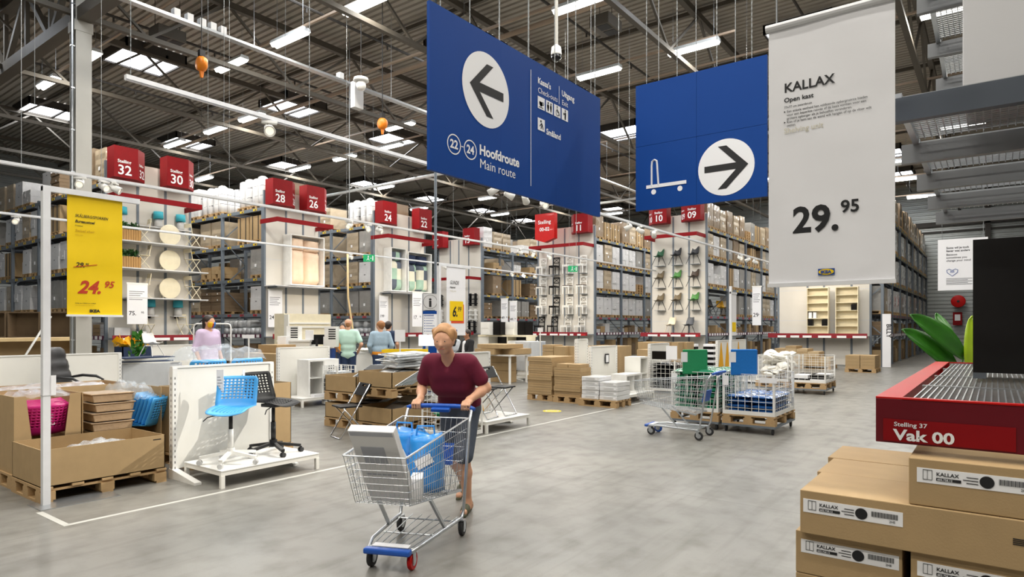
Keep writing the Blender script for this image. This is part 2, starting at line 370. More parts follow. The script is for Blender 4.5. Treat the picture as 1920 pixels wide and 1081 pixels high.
for rx, ys in ROWS.items():
    for j, y in enumerate(sorted(ys)):
        P = Vector((rx, y, 9.6)); o = dup(lum0, P) if lab else lum0
        o.location = P; lab += 1
        dd = rx * CA + y * SA; rr = rx * SA - y * CA
        side = ''
        o['label'] = 'lit twin-tube luminaire, %s along the row hung %.0f metres down the hall' % (ordinal(j), 20 + rx)
        o['group'] = 'tube luminaires hung under the roof'
        lamp('AREA', (0, 0, -.1), P_TUBE, (1, .95, .86), size=(.26, 1.45), parent=o)
    lo, hi = min(ys) - 1.2, max(ys) + 1.2
    if hi - lo > 4:
        tag(MB().box(rx - .03, rx + .03, lo, hi, 9.72 + .004 * (rx == 19.6), 9.78).build('light_trunking', 'pipe'), 'thin trunking carrying the tube row hung %.0f metres down the hall' % (20 + rx), 'trunking', 'light trunking')
# ================================================================== racking
LEVELS = (2.1, 3.52, 4.92, 6.3)                                      # heights of the beam tags
LEVELNAME = ('lowest level', 'second level', 'third level', 'top level')
# pallet and the kinds of load that stand on it; local x along the rack face (width .86), y into the rack (0 = front), z up
def pallet_mb(mb, x0, x1, y0, y1, z=0):
    n = 5; wd = (x1 - x0)
    for i in range(n):
        a = x0 + i * (wd - .1) / (n - 1); mb.box(a, a + .1, y0, y1, z + .122, z + .144)
    for y in (y0, (y0 + y1) / 2 - .07, y1 - .14):
        mb.box(x0, x1, y + .02, y + .12, z + .1, z + .122)
        for x in (x0, (x0 + x1) / 2 - .06, x1 - .12): mb.box(x, x + .12, y, y + .14, z + .022, z + .1)
    for x in (x0, (x0 + x1) / 2 - .05, x1 - .1): mb.box(x, x + .1, y0, y1, z, z + .022)
    return mb
PAL = pallet_mb(MB(), -.41, .41, 0, 1.1).mesh('pallet', 'wood')
def cartons(nx, nz, h, mat, seed, holes=False, gap=.008, top=0, strap=False, wd=.82):
    r = random.Random(seed); mb = MB(); a, b = wd / nx, h / nz
    for i in range(nx):
        for k in range(nz):
            if k == nz - 1 and r.random() < top: continue
            j = r.uniform(-.012, .012); x = -wd / 2 + i * a
            mb.m = 0; mb.box(x + gap / 2, x + a - gap / 2, .02 + j, 1.05 + j, .144 + k * b + gap * .3, .144 + (k + 1) * b - gap * .3)
            if holes:
                mb.m = 1; mb.box(x + a / 2 - .05, x + a / 2 + .05, .018 + j, .03 + j, .144 + (k + .7) * b, .144 + (k + .7) * b + .03)
            elif r.random() < .5:
                mb.m = 2; mb.box(x + a * .6, x + a * .6 + .08, .016 + j, .03 + j, .144 + (k + .3) * b, .144 + (k + .3) * b + .06)
    if strap:
        mb.m = 1
        for x in (-.2, .2): mb.box(x - .012, x + .012, .0, 1.07, .144, .146 + h)
    return mb.mesh('carton_stack', [mat, 'strap', 'paper'])
def rolls(h, seed):
    r = random.Random(seed); mb = MB()
    for i in range(2):
        for j in range(3):
            hh = h + r.uniform(-.08, .04); x, y = -.2 + i * .4, .2 + j * .33
            mb.m = 0; mb.lathe([(.12, .144), (.18, .19), (.19, .5), (.175, .6), (.19, .7), (.18, .144 + hh - .06), (.1, .144 + hh)], (x, y, 0), 12)
    mb.m = 1
    for z in (.5, .9): mb.tube([(-.42, .03, z), (.42, .03, z), (.42, 1.03, z), (-.42, 1.03, z)], .008, 4, True)
    return mb.mesh('roll_bundle', ['wrapwhite', 'strap'], True)
def bulge(h, mat, seed, tiers=3):
    r = random.Random(seed); mb = MB(); n = 6; wd = .82
    rows = []
    for k in range(tiers * 2 + 1):
        z = .144 + h * k / (tiers * 2); q = .0 if k % 2 else -.012
        pts = []
        for i in range(n + 1): pts.append((-wd/2 + wd*i/n, .02 - q + r.uniform(-.008, .008), z))
        for i in range(1, n): pts.append((wd/2 + q * .5 + r.uniform(-.006, .006), .02 + 1.03 * i / n, z))
        for i in range(n + 1): pts.append((wd/2 - wd*i/n, 1.05, z))
        for i in range(1, n): pts.append((-wd/2 - q * .5, 1.05 - 1.03 * i / n, z))
        rows.append(pts)
    m = len(rows[0]); vs = [p for row in rows for p in row]; fs = []
    for k in range(len(rows) - 1): fs += [(k*m + i, k*m + (i+1) % m, (k+1)*m + (i+1) % m, (k+1)*m + i) for i in range(m)]
    fs.append(tuple((len(rows) - 1) * m + i for i in range(m)))
    mb.add(vs, fs); mb.m = 1
    mb.box(-.1, .0, .005, .02, .144 + h * .3, .144 + h * .42)
    return mb.mesh('wrapped_stack', [mat, 'paper'])
def steppile(seed):
    r = random.Random(seed); mb = MB(); z = .144
    while z < .62:
        x = -.41
        while x < .3:
            a = r.uniform(.18, .4); hh = .16
            if x + a > .42: a = .42 - x
            if r.random() < .8: mb.box(x, x + a - .01, .03, .9, z, z + hh)
            x += a
        z += .165
    return mb.mesh('loose_cartons', ['card'])
def emptypallets():
    mb = MB()
    for k in range(1, 4): pallet_mb(mb, -.41, .41, 0, 1.1, .146 * k)
    return mb.mesh('pallet_pile', 'wood')
KINDS = {
 'W': ('white two-tier carton load', cartons(1, 2, .95, 'wrapwhite', 1, True)), 'w': ('white narrow carton load', cartons(2, 3, .98, 'wrapwhite', 2)),
 'T': ('tan shrink-wrapped load', bulge(1.0, 'wraptan', 3)), 'B': ('brown carton load', cartons(2, 2, .85, 'card', 4, strap=True)),
 'b': ('brown flat-carton load', cartons(1, 6, .8, 'carddark', 5, top=.3)), 'G': ('grey shrink-wrapped load', bulge(1.02, 'wrapgrey', 6, 2)),
 'g': ('grey upright carton load', cartons(3, 1, 1.0, 'wrapgrey', 7, gap=.02)), 'R': ('strapped white rolls load', rolls(1.15, 8)),
 'P': ('loose low pile of brown cartons', steppile(9)), 'E': ('pile of empty wooden pallets', emptypallets()),
 't': ('tall brown wrapped load', bulge(1.12, 'wrapbrown', 10, 2)), 'k': ('single big brown carton', cartons(1, 1, .95, 'card', 11, strap=True)),
 'h': ('half-height white carton load', cartons(3, 2, .5, 'wrapwhite', 12)), 'u': ('tall white shrink-wrapped load', bulge(1.2, 'wrapwhite', 13, 3))}
REAR = []
def T_left(x0, y0): return Matrix(((0, 1, 0, x0), (1, 0, 0, y0), (0, 0, 1, 0), (0, 0, 0, 1)))      # u -> +Y, v -> +X
def T_right(x0, y0): return Matrix(((1, 0, 0, x0), (0, 1, 0, y0), (0, 0, 1, 0), (0, 0, 0, 1)))    # u -> +X, v -> +Y
def place_load(kind, T, u, v, z, label, group):
    s = KINDS[kind]
    o = bpy.data.objects.new('pallet_load', s[1]); COL.objects.link(o)
    p = bpy.data.objects.new('pallet', PAL); COL.objects.link(p); p.parent = o
    loc = T @ Vector((u, v, z)); o.location = loc
    if T[0][0] == 0: o.rotation_euler = (0, 0, -R(90))                # front faces -X
    tag(o, label, 'pallet load', group)
def upright(T, u, depth, top):
    mb = MB(); mb.T = T
    for v in (.0, depth - .1): mb.box(u - .055, u + .055, v, v + .1, 0, top); mb.box(u - .09, u + .09, v - .02, v + .12, 0, .015)
    z = .3; k = 0
    while z + 1.0 < top:
        mb.bar((u, .05 if k else depth - .05, z), (u, depth - .05 if k else .05, z + 1.0), .04, .03, (1, 0, 0)); z += 1.0; k = 1 - k
    return mb
def rack(name_label, sign, T, bays, loads, depth=1.15, bay=3.0, back=True, lower=None, noun='bay'):
    t = thing('pallet_rack', name_label, 'rack', T @ Vector((0, 0, 0)))
    off = Matrix.Translation(-(T @ Vector((0, 0, 0)))) @ T
    top = LEVELS[-1] + .12
    for b in range(bays + 1):
        upright(off, .06 + b * bay, depth, top).build('upright_frame', 'steel', t)
    for b in range(bays):
        u0, u1 = .115 + b * bay, .005 + (b + 1) * bay
        for li, zt in enumerate(LEVELS):
            mb = MB(); mb.T = off
            mb.box(u0, u1, .0, .05, zt - .07, zt + .06); mb.box(u0, u1, depth - .05, depth, zt - .07, zt + .06)
            mb.m = 2
            for q in range(7): uu = u0 + .2 + q * .4; mb.box(uu, uu + .05, .05, depth - .05, zt + .0, zt + .06)
            for q in range(3):
                uu = u0 + .3 + q * .95
                mb.m = 1 if li else 3; mb.box(uu, uu + .26, -.006, 0, zt - .045, zt + .035)
                mb.m = 2; mb.box(uu + .04, uu + .14, -.009, -.006, zt - .03, zt + .015)
            mb.build('beam', ['steel', 'yellowflat', 'steeldark', 'tagred'], t)
        mb = MB(); mb.T = off
        mb.box(u0, u1, -.02, .03, 1.2, 1.34); mb.m = 1; mb.box(u0, u1, .03, depth, 1.27, 1.3)
        for q in range(8): mb.m = 2; mb.box(u0 + .1 + q * .35, u0 + .3 + q * .35, -.026, -.02, 1.215, 1.325)
        mb.build('price_shelf', ['darkredpurple', 'steeldark', 'paper'], t)
        if back:
            mb = MB(); mb.T = off
            for zt in LEVELS: mb.box(u0, u1, 2.5, 2.55, zt - .07, zt + .06)
            mb.build('rear_beam', 'steel', t)
    # loads: one string per level, from the aisle end; '.' leaves a gap
    for li, row in enumerate(loads):
        for i, ch in enumerate(row):
            b, q = divmod(i, 3)
            if b < bays and ch in '.PbhERk' and i < 9:                  # a gap shows the load of the rack behind
                REAR.append(('tTGBwW'[(i * 5 + li * 2) % 6], T, b * bay + .59 + q * .94, LEVELS[li] + .062))
            if ch == '.' or ch == ' ': continue
            if b >= bays: break
            u = b * bay + .115 + .475 + q * .94 + random.uniform(-.02, .02)
            place_load(ch, T, u, .02 + random.uniform(0, .06), LEVELS[li] + .062,
                       '%s, %s, %s, %s from aisle' % (KINDS[ch][0], LEVELNAME[li], sign, ordinal(i)), 'pallet loads in the ' + sign)
    return t
M('darkredpurple', '5A1F3E', .5)
TL = {n: T_left(x, 23.08) for n, x in (('32', 8.85), ('28', 14.47), ('24', 20.05))}
rack('grey pallet rack on the far left behind the yellow banner', 'rack behind yellow banner', TL['32'], 4, ('.W gGb WwTW', 'gTPwWbGW kwW', 'GbT kgwTwW.g', 'TtT bW.hWTTw'))
rack('grey pallet rack with big brown and white cartons, signed 28', 'rack left of peach bed', TL['28'], 3, ('W. bbTGTb', 'G. PP.gTg', 'kk TT.Tb.', 'RR RRuRRR'))
rack('grey pallet rack of grey wrapped loads beside the peach bed', 'rack left of checked beds', TL['24'], 3, ('GG.GTTG.T', 'WT TGTGTT', 'GT TTGTTG', 'RR TuRuTR'))
TR = {n: T_right(30.08, y) for n, y in (('13', 24.7), ('11', 16.97), ('09', 10.93), ('07', 3.62))}
rack('dark half-empty pallet rack behind the sign reading 13', 'rack beside the step shelves', TR['13'], 3, ('b gggbGg ', ' t k b  B', ' P h P  b', 'uTT hThuT'))
rack('pallet rack full of white cartons, between the signs 11 and 10', 'rack right of cross-back chairs', TR['11'], 4, ('WWwWwWGTwWwW', 'wTwwWEwwTwWw', 'WTwwwGTTwWwT', 'tBBtTBtTBtBT'))
rack('long pallet rack with tan wrapped loads, right of the sign 09', 'rack right of shell chairs', TR['09'], 6, ('     gGwGTTwGTwTGw', 'whwkwGGTGwTTwGTTwG', 'TwTGtTEkPTGTtTwTGT', 'ttTtTtEGkTtTGtTTtG'))
rack('long pallet rack lining the right-hand aisle to the end wall', 'far right aisle rack', TR['07'], 7, ('GTwTwwTGwGwTwTGwTwGTw', 'wwTwGwTwwTGwTGwTwwTGT', 'TwBTwTGwTTwGTTwTGTwTG', 'ttTtTTtBTtTtTTtTBtTtT'))
mb = MB(); mats = []                                                # the hardly visible rear rows, beyond 300 loads, are one object
for kind, T, u, z in REAR:
    me = KINDS[kind][1]; rot = Matrix.Rotation(-R(90), 4, 'Z') if T[0][0] == 0 else Matrix.Identity(4); mb.T = Matrix.Translation(T @ Vector((u, 1.42, z))) @ rot
    ids = []
    for m in me.materials:
        if m not in mats: mats.append(m)
        ids.append(mats.index(m))
    n0 = len(mb.f); mb.add([v.co for v in me.vertices], [tuple(p.vertices) for p in me.polygons])
    for k, p in enumerate(me.polygons): mb.mi[n0 + k] = ids[p.material_index]
tag(mb.build('rear_pallet_loads', mats), 'dim rows of pallet loads seen through the gaps in the racks', 'pallet load', None, 'stuff')
# shelf goods below the pallet levels
def carton_thing(loc, sz, mat, label, group=None, name='carton', rz=0, bev=0):
    o = MB().box(-sz[0]/2, sz[0]/2, -sz[1]/2, sz[1]/2, 0, sz[2]).build(name, mat, bev=bev, loc=loc, rz=rz)
    return tag(o, label, 'box', group)
def shelf_goods(T, bays, sign, mats, z, tall, bay=3.0, dens=.85, where=''):
    k = 0
    for b in range(bays):
        u = b * bay + .2
        while u < (b + 1) * bay - .62:
            wd = random.uniform(.28, .55); hh = random.uniform(.4, 1) * tall
            if random.random() < dens:
                p = T @ Vector((u + wd / 2, .12 + .25, z)); m = random.choice(mats)
                mb = MB(); n = random.choice((1, 2, 3))
                rot = T[0][0] == 0
                for q in range(n):
                    j = random.uniform(-.015, .015)
                    mb.box(-.25 if rot else -wd/2 + j, .25 if rot else wd/2 + j, -wd/2 + j if rot else -.25, wd/2 + j if rot else .25, q * hh / n + .002, (q + 1) * hh / n - .004)
                o = mb.build('carton', m, loc=p)
                tag(o, '%s carton stack %s %s, %s from aisle' % ({'card': 'brown', 'carddark': 'dark brown', 'wrapwhite': 'white', 'cardlight': 'pale brown', 'greybox': 'grey'}[m], where, sign, ordinal(k)), 'box', 'cartons ' + where + ' the ' + sign)
                k += 1
            u += wd + random.uniform(.03, .12)
for n, nb in (('11', 3), ('09', 4), ('13', 2)):
    RN = {'11': 'rack right of cross-back chairs', '09': 'rack right of shell chairs', '13': 'rack beside the step shelves', '28': 'rack left of peach bed', '24': 'rack left of checked beds'}
    shelf_goods(TR[n], nb, RN[n], ('card', 'carddark', 'cardlight', 'wrapwhite') if n == '11' else ('card', 'carddark', 'card'), 1.3, .55, where='on price shelf of')
    shelf_goods(TR[n], nb, RN[n], ('card', 'carddark'), .0, 1.05, where='on floor under')
shelf_goods(TR['07'], 5, 'far right aisle rack', ('card', 'carddark', 'cardlight'), 1.3, .6, where='on price shelf of')
shelf_goods(TR['07'], 5, 'far right aisle rack', ('card', 'carddark', 'cardlight'), 0, 1.0, where='on floor under')
shelf_goods(TL['32'], 3, 'rack behind yellow banner', ('card', 'carddark', 'wrapwhite'), 1.3, .5, where='on price shelf of')
shelf_goods(TL['32'], 3, 'rack behind yellow banner', ('card', 'carddark'), 0, 1.0, where='on floor under')
# clear bags of rolled quilts on the low shelf of racks 28 and 24
M('quilt', 'C9CCCF', .25, bump=.6, bscale=14, coat=.5)
def quilt_roll():
    mb = MB(); mb.lathe([(.03, 0), (.13, .03), (.15, .12), (.15, .5), (.13, .58), (.02, .6)], n=12, ax='x'); mb.m = 1
    for k in range(3): mb.lathe([(.03 + k * .04, -.006 + k * .002), (.036 + k * .04, -.006 + k * .002)], n=12, ax='x', caps=False)
    return mb.mesh('quilt_roll', ['quilt', 'greyplastic'], True)
QR = quilt_roll()
for n, cnt in (('28', 15), ('24', 13)):
    k = 0
    for i in range(cnt):
        for row in range(2):
            if random.random() < (.1 if row == 0 else .35): continue
            p = TL[n] @ Vector(((.33 + i * .318 + .12 * (i >= 8)), .08, 1.455 + row * .302)); o = bpy.data.objects.new('quilt_roll', QR); COL.objects.link(o); o.location = p
            tag(o, 'bagged quilt roll, %s row, low shelf, %s, %s from aisle' % ('upper' if row else 'lower', RN[n], ordinal(i)), 'quilt', 'bagged quilt rolls in rack ' + n)
    shelf_goods(TL[n], 2, RN[n], ('card', 'carddark'), 0, 1.0, where='on floor under', dens=.5)
# ------------------------------------------------------------------ end panels; u along the panel, w out of it
def PT(side, x, y):
    ex, ey = ((1, 0, 0), (0, -1, 0)) if side == 'L' else ((0, -1, 0), (-1, 0, 0))
    return Matrix(((ex[0], ey[0], 0, x), (ex[1], ey[1], 0, y), (0, 0, 1, 0), (0, 0, 0, 1)))
PANELS = {'32': PT('L', 8.83, 23), '28': PT('L', 14.47, 23), '24': PT('L', 20.05, 23), '14': PT('R', 30, 28.2), '12': PT('R', 30, 20.56), '10': PT('R', 30, 13.72), '08': PT('R', 30, 7.67)}
def end_panel(key, width, label, seams, canopy=True, flip=False, top=7.05, strip=True, cz=5.65):
    T = PANELS[key]; o = T @ Vector((0, 0, 0)); t = thing('end_panel', label, 'panel', o); off = Matrix.Translation(-o) @ T
    mb = MB(); mb.T = off; s = [0] + list(seams) + [width]
    for a, b in zip(s, s[1:]):
        mb.box(a + .012, b - .012, 0, .05, .05, top)
        for z in (1.9, 3.2, 4.3): mb.m = 1; mb.box(a + .02, b - .02, .05, .053, z, z + .02); mb.m = 0
    mb.build('cladding', ['endpanel', 'panelgrey'], t)
    for a in s:
        p = MB(); p.T = off; p.box(a - .04, a + .04, -.02, .065, 0, top - .05); p.build('post', 'steel', t)
    if canopy:
        a, b = (-.2, width - .15) if not flip else (.15, width - .02)
        c = MB(); c.T = off; z0 = cz; z1 = cz + .17
        c.box(a, b, 1.14, 1.2, z0, z1); c.box(a, a + .05, .05, 1.14, z0, z1); c.box(b - .05, b, .05, 1.14, z0, z1)
        c.build('canopy_band', 'redsign', t)
    if strip:
        c = MB(); c.T = off; c.box(-.1 if not flip else -.25, width - .02, .08, .75, 1.22, 1.25); c.m = 1; c.box(-.1 if not flip else -.25, width - .02, .75, .78, 1.17, 1.36)
        c.m = 2
        u = .15
        while u < width - .4:
            wd = random.choice((.35, .5, .22)); c.box(u, u + wd, .78, .785, 1.18, 1.27); u += wd + random.uniform(.1, .35)
        c.m = 3; c.box(width - .5, width - .12, .78, .784, 1.18, 1.27)
        c.build('price_ledge', ['steel', 'redstrip', 'paper', 'tagred'], t)
    return t
end_panel('32', 2.7, 'tall pale end panel with bistro tables and planters on its shelves', (.95, 1.85), flip=False)
end_panel('28', 2.55, 'tall pale end panel carrying the upright peach bed', (.95, 1.75))
end_panel('24', 3.3, 'tall pale end panel carrying two upright beds with checked bedding', (1.1, 2.2))
end_panel('14', 3.5, 'pale end panel of black and white step shelves behind the hanging 6.99 banner', (1.0, 1.7, 2.5), flip=True, canopy=True, cz=4.45)
end_panel('12', 3.6, 'tall pale end panel hung with cross-back chairs', (1.0, 1.75, 2.65), flip=True, cz=5.85)
end_panel('10', 2.79, 'tall pale end panel hung with moulded shell chairs', (1.15, 1.95), flip=True, cz=5.85)
end_panel('08', 3.6, 'tall pale end panel holding two cream bookcases', (1.2, 1.85, 2.9), flip=True, cz=5.85)
# aisle signs: a flat face with one side folded back at 45 degrees
def aisle_sign(key, u, num, z, label, flip, wd=.86, side=.5, word='Stelling', h=1.0):
    T = PANELS[key]; o = T @ Vector((u, .06, z)); t = thing('aisle_sign', label, 'sign', o, group='red aisle number signs')
    off = Matrix.Translation(-(T @ Vector((0, 0, 0)))) @ T
    mb = MB(); mb.T = off; c = side * .7071; D = .62
    poly = [(0, .1), (0, D), (wd, D), (wd + c, D - c), (wd + c, .1)] if not flip else [(wd, .1), (wd, D), (0, D), (-c, D - c), (-c, .1)]
    mb.prism(poly, (0, 0, 0), (1, 0, 0), (0, 1, 0), h); mb.build('sign_box', 'redsign', t)
    tx = MB(); tx.T = off
    tx.text(word, (.1, D + .006, .47), (1, 0, 0), (0, 0, 1), .1, .02); tx.text(num, (.1, D + .006, .1), (1, 0, 0), (0, 0, 1), .3, .015)
    tx.build('lettering', 'inkwhite', t); tx = MB(); tx.T = off
    if not flip: e0, ed = (wd + .06, D - .06 + .006, 0), (.7071, -.7071, 0)
    else: e0, ed = (-c + .04, D - c + .04 + .006, 0), (.7071, .7071, 0)
    tx.text(word, (e0[0], e0[1], .47), ed, (0, 0, 1), .075, .02); tx.text(num, (e0[0], e0[1], .1), ed, (0, 0, 1), .26, .015)
    tx.build('side_lettering', 'inkwhite', t)
    return t
for key, u, num, z, fl, lb in (('32', -.02, '32', 6.4, 0, 'red aisle sign numbered 32, leftmost of all'), ('32', 1.62, '30', 6.4, 0, 'red aisle sign numbered 30, above the bistro tables'),
        ('28', -.04, '28', 6.4, 0, 'red aisle sign numbered 28, beside white rolls'), ('28', 1.5, '26', 6.4, 0, 'red aisle sign numbered 26, above the peach bed'),
        ('24', -.04, '24', 6.4, 0, 'red aisle sign numbered 24, left of sign 22'), ('24', 2.3, '22', 6.4, 0, 'red aisle sign numbered 22, above the checked beds'),
        ('14', .05, '14', 6.55, 1, 'red aisle sign numbered 14, above the info totem pole'), ('14', 2.6, '13', 6.55, 1, 'red aisle sign numbered 13, beside white wrapped rolls'),
        ('12', 2.7, '11', 6.6, 1, 'red aisle sign numbered 11, right of the hanging 00-02 sign'), ('10', .35, '10', 6.65, 1, 'red aisle sign numbered 10, above the green shell chair'), ('10', 2.02, '09', 6.65, 1, 'red aisle sign numbered 09, left of tan loads')):
    aisle_sign(key, u, num, z, lb, fl, wd=.72 if key in ('32', '10') else .86)
# hanging shield-shaped sign 00-02
t = thing('hanging_aisle_sign', 'red hanging shield sign reading Stelling 00-02 with pointed bottom edge', 'sign', (29.0, 19.3, 6.15))
mb = MB(); mb.prism([(-.62, .2), (0, 0), (.62, .2), (.62, 1.55), (-.62, 1.55)], (0, 0, 0), (0, -1, 0), (0, 0, 1), .3); mb.build('sign_box', 'redbright', t)
mb = MB(); mb.text('Stelling', (-.306, 0, 1.0), (0, -1, 0), (0, 0, 1), .2, .012, align='c'); mb.text('00-02', (-.306, 0, .62), (0, -1, 0), (0, 0, 1), .19, .022, align='c'); mb.build('lettering', 'inkwhite', t)
for s in (-.4, .4): MB().tube([(-.15, s, 1.55), (-.15, s, ROOF - 6.15)], .008, 4).build('chain', 'chain', t)
# ================================================================== what the end panels carry
def PP(key, u, w, z): return PANELS[key] @ Vector((u, w, z))
def prz(key): return 0 if key in ('32', '28', '24') else -R(90)
# pieces below are modelled facing -y with x to the right as seen from the front
def shelf_board(key, u0, u1, z, dep, label):
    T = PANELS[key]; mid = T @ Vector((u0, .06, z)); t = thing('display_shelf', label, 'shelf', mid, prz(key))
    MB().box(0, u1 - u0, -dep, 0, 0, .035).build('board', 'panelgrey', t, bev=.004)
    for x in (.15, u1 - u0 - .25): MB().box(x, x + .03, -dep * .8, 0, -.06, 0).build('bracket', 'steel', t)
for z, w0, lb in ((4.37, 0, 'upper'), (3.5, 0, 'middle'), (2.55, .35, 'lower')): shelf_board('32', w0, 2.95, z, .8, 'grey display shelf, %s of three below the sign 30' % lb)
def bistro_chair():
    t = thing('bistro_chair', 'x', 'chair'); mb = MB()
    for x in (-.19, .19): mb = MB(); mb.bar((x, -.2, 0), (x, .14, .45), .022, .014); mb.bar((x, .2, 0), (x, -.17, .45), .022, .014); mb.bar((x, .14, .45), (x, .2, .82), .022, .014); mb.build('side_frame', 'cream', t)
    mb = MB()
    for k in range(5): mb.box(-.2, .2, -.18 + k * .075, -.12 + k * .075, .45, .465)
    mb.build('seat', 'cream', t); MB().box(-.2, .2, .185, .205, .68, .82).build('backrest', 'cream', t, bev=.004)
    return t
bc = bistro_chair(); first = True
for z, lv in ((4.405, 'top'), (3.535, 'middle'), (2.585, 'lowest')):
    for u, a, sd in ((.98, -1.75, 'left'), (2.62, 1.75, 'right')):
        o = bc if first else dup(bc, (0, 0, 0)); first = False
        o.location = PP('32', u, .38, z); o.rotation_euler = (0, 0, a); o['label'] = 'cream folding bistro chair, %s of the round table on the %s shelf' % (sd, lv); o['group'] = 'cream bistro chairs by the sign 30'
    t = thing('bistro_table', 'cream round folding table, tipped forward on the %s shelf' % lv, 'table', PP('32', 1.82, .45, z), 0, 'cream round tables by the sign 30')
    MB().lathe([(.34, -.01), (.355, 0), (.355, .012), (.34, .02)], (0, 0, .36), 32, 'y').build('tabletop', 'cream', t, True)
    mb = MB()
    for x in (-.2, .2): mb.bar((x, .05, 0), (x, .12, .6), .02, .02); mb.bar((x, .3, 0), (x * .8, .1, .55), .02, .02)
    mb.build('leg_frame', 'cream', t)
for u, a, lb in ((1.05, .25, 'under the striped ball'), (2.35, .25, 'right below a turquoise lampshade')):
    dup(bc, PP('32', u, .42, 1.255), a, 'cream folding bistro chair on the price ledge, ' + lb, 'cream bistro chairs by the sign 30')
def foliage(n, c, rad, ln, seed, up=.4, wd=.35):
    r = random.Random(seed); mb = MB()
    for _ in range(n):
        p = Vector(c) + Vector((r.uniform(-1, 1) * rad[0], r.uniform(-1, 1) * rad[1], r.uniform(0, 1) * rad[2]))
        d = Vector((r.uniform(-1, 1), r.uniform(-1, 1), r.uniform(-.3, 1) + up)).normalized() * ln * r.uniform(.6, 1.2); s = d.cross(Vector((r.uniform(-1, 1), r.uniform(-1, 1), .5))).normalized() * ln * wd
        mb.add([p, p + d * .5 + s, p + d, p + d * .5 - s], [(0, 1, 2, 3)])
    return mb
for z, lv in ((4.405, 'upper'), (3.535, 'middle')):
    t = thing('planter_box', 'slatted oak planter with green herbs, %s shelf left of the tables' % lv, 'planter', PP('32', .42, .4, z))
    mb = MB()
    for k in range(11): mb.box(-.4 + k * .074, -.4 + k * .074 + .062, -.16, -.145, 0, .38); mb.box(-.4 + k * .074, -.4 + k * .074 + .062, .145, .16, 0, .38)
    mb.box(-.4, .4, -.145, .145, .02, .34); mb.box(-.41, -.395, -.16, .16, 0, .38); mb.box(.405, .42, -.16, .16, 0, .38)
    mb.build('slatted_box', 'oak', t); foliage(260, (0, 0, .34), (.4, .15, .22), .11, z).build('plant', 'leafdark', t)
def shade_lamp(p, label):
    t = thing('table_lamp', label, 'lamp', p, 0, 'turquoise lamps by the sign 30')
    MB().lathe([(.15, .28), (.16, .28), (.15, .52), (.14, .52)], n=20).build('lamp_shade', 'turquoise', t, True); MB().lathe([(.12, 0), (.13, .02), (.11, .26), (.04, .28)], n=18).build('base', 'greyplastic', t, True)
shelf_board('32', .1, 2.65, 4.98, .25, 'narrow grey shelf carrying turquoise lamps under the red band')
for u, lb in ((.4, 'left lamp'), (1.55, 'middle lamp'), (2.3, 'right lamp')): shade_lamp(PP('32', u, .2, 5.02), 'turquoise shaded lamp on the narrow top shelf, ' + lb)
for u, lb in ((1.28, 'left'), (2.2, 'right')): shade_lamp(PP('32', u, .22, 2.02), 'turquoise shaded lamp above the price ledge, %s one' % lb)
for u in (1.28, 2.2): shelf_board('32', u - .2, u + .2, 1.98, .3, 'small grey bracket shelf under a turquoise lamp, %s' % ('left one' if u < 2 else 'right one'))
t = thing('striped_ball', 'red and white striped paper ball on the bistro wall', 'ball', PP('32', .98, .3, 2.0))
mb = MB(); 
for k in range(7):
    mb.m = k % 2; a0, a1 = -PI/2 + k * PI / 7, -PI/2 + (k + 1) * PI / 7
    mb.lathe([(.16 * math.cos(a), .16 + .16 * math.sin(a)) for a in (a0, (a0 + a1) / 2, a1)], n=18, caps=False)
mb.build('paper_ball', ['redbright', 'paper'], t, True); MB().tube([(0, 0, .32), (0, .2, .55)], .006, 4).build('cord', 'ink', t)
def price_banner(p, wd, ht, big, small, label, rz=0, name='price_banner', hold=True):
    t = thing(name, label, 'price sign', p, rz, 'white price banners')
    MB().box(-wd/2, wd/2, -.008, .0, 0, ht).build('cloth', 'banner', t)
    MB().box(-wd/2 - .02, wd/2 + .02, -.015, .008, ht - .02, ht + .03).build('rail', 'whitewire', t)
    if rz:
        for s in (-1, 1): MB().tube([(s * wd * .4, 0, ht + .03), (s * wd * .4, 0, ROOF - p[2])], .004, 4).build('suspension_wire', 'chain', t)
    mb = MB(); c = ht * .1
    x = -wd * .42; mb.text(big, (x, -.01, ht * .22), (1, 0, 0), (0, 0, 1), c, .012); mb.text(small, (wd * .18, -.01, ht * .22 + c * .45), (1, 0, 0), (0, 0, 1), c * .5, .01)
    mb.build('lettering', 'ink', t); mb = MB()
    for k in range(5): mb.box(-wd * .4, wd * (.35 - .1 * (k % 3)), -.009, -.008, ht * .8 - k * ht * .05, ht * .8 - k * ht * .05 + ht * .015)
    mb.build('fine_print', 'inkgrey', t)
    return t
price_banner(PP('32', .6, .85, 1.72), .62, 1.3, '75.', '95', 'white price banner reading 75.95 left of the bistro wall')
price_banner(PP('28', .3, .3, 1.62), .62, 1.45, '249', '.-', 'white price banner reading 249 on the wall below the peach bed')
price_banner(PP('24', .35, .3, 1.8), .55, 1.25, '199', '.-', 'white price banner reading 199 below the checked beds')
price_banner(PP('24', 1.95, .9, 1.65), .7, 1.65, '17.', '95', 'white price banner reading 17.95 beside the info totem')
price_banner(PP('12', -.15 + .3 - .05, 3.3, 1.75), .45, 1.35, '49', '.95', 'narrow white price banner hanging in the aisle left of sign 10', -R(90))
price_banner((28.6, 21.3, 1.7), .5, 1.35, '49.', '95', 'narrow white price banner reading 49.95 before the cross-back chairs', -R(90))
price_banner((27.5, 7.9, 1.7), .36, 1.6, '29', '.-', 'narrow white price banner hanging left of the bookcase wall', -R(90))
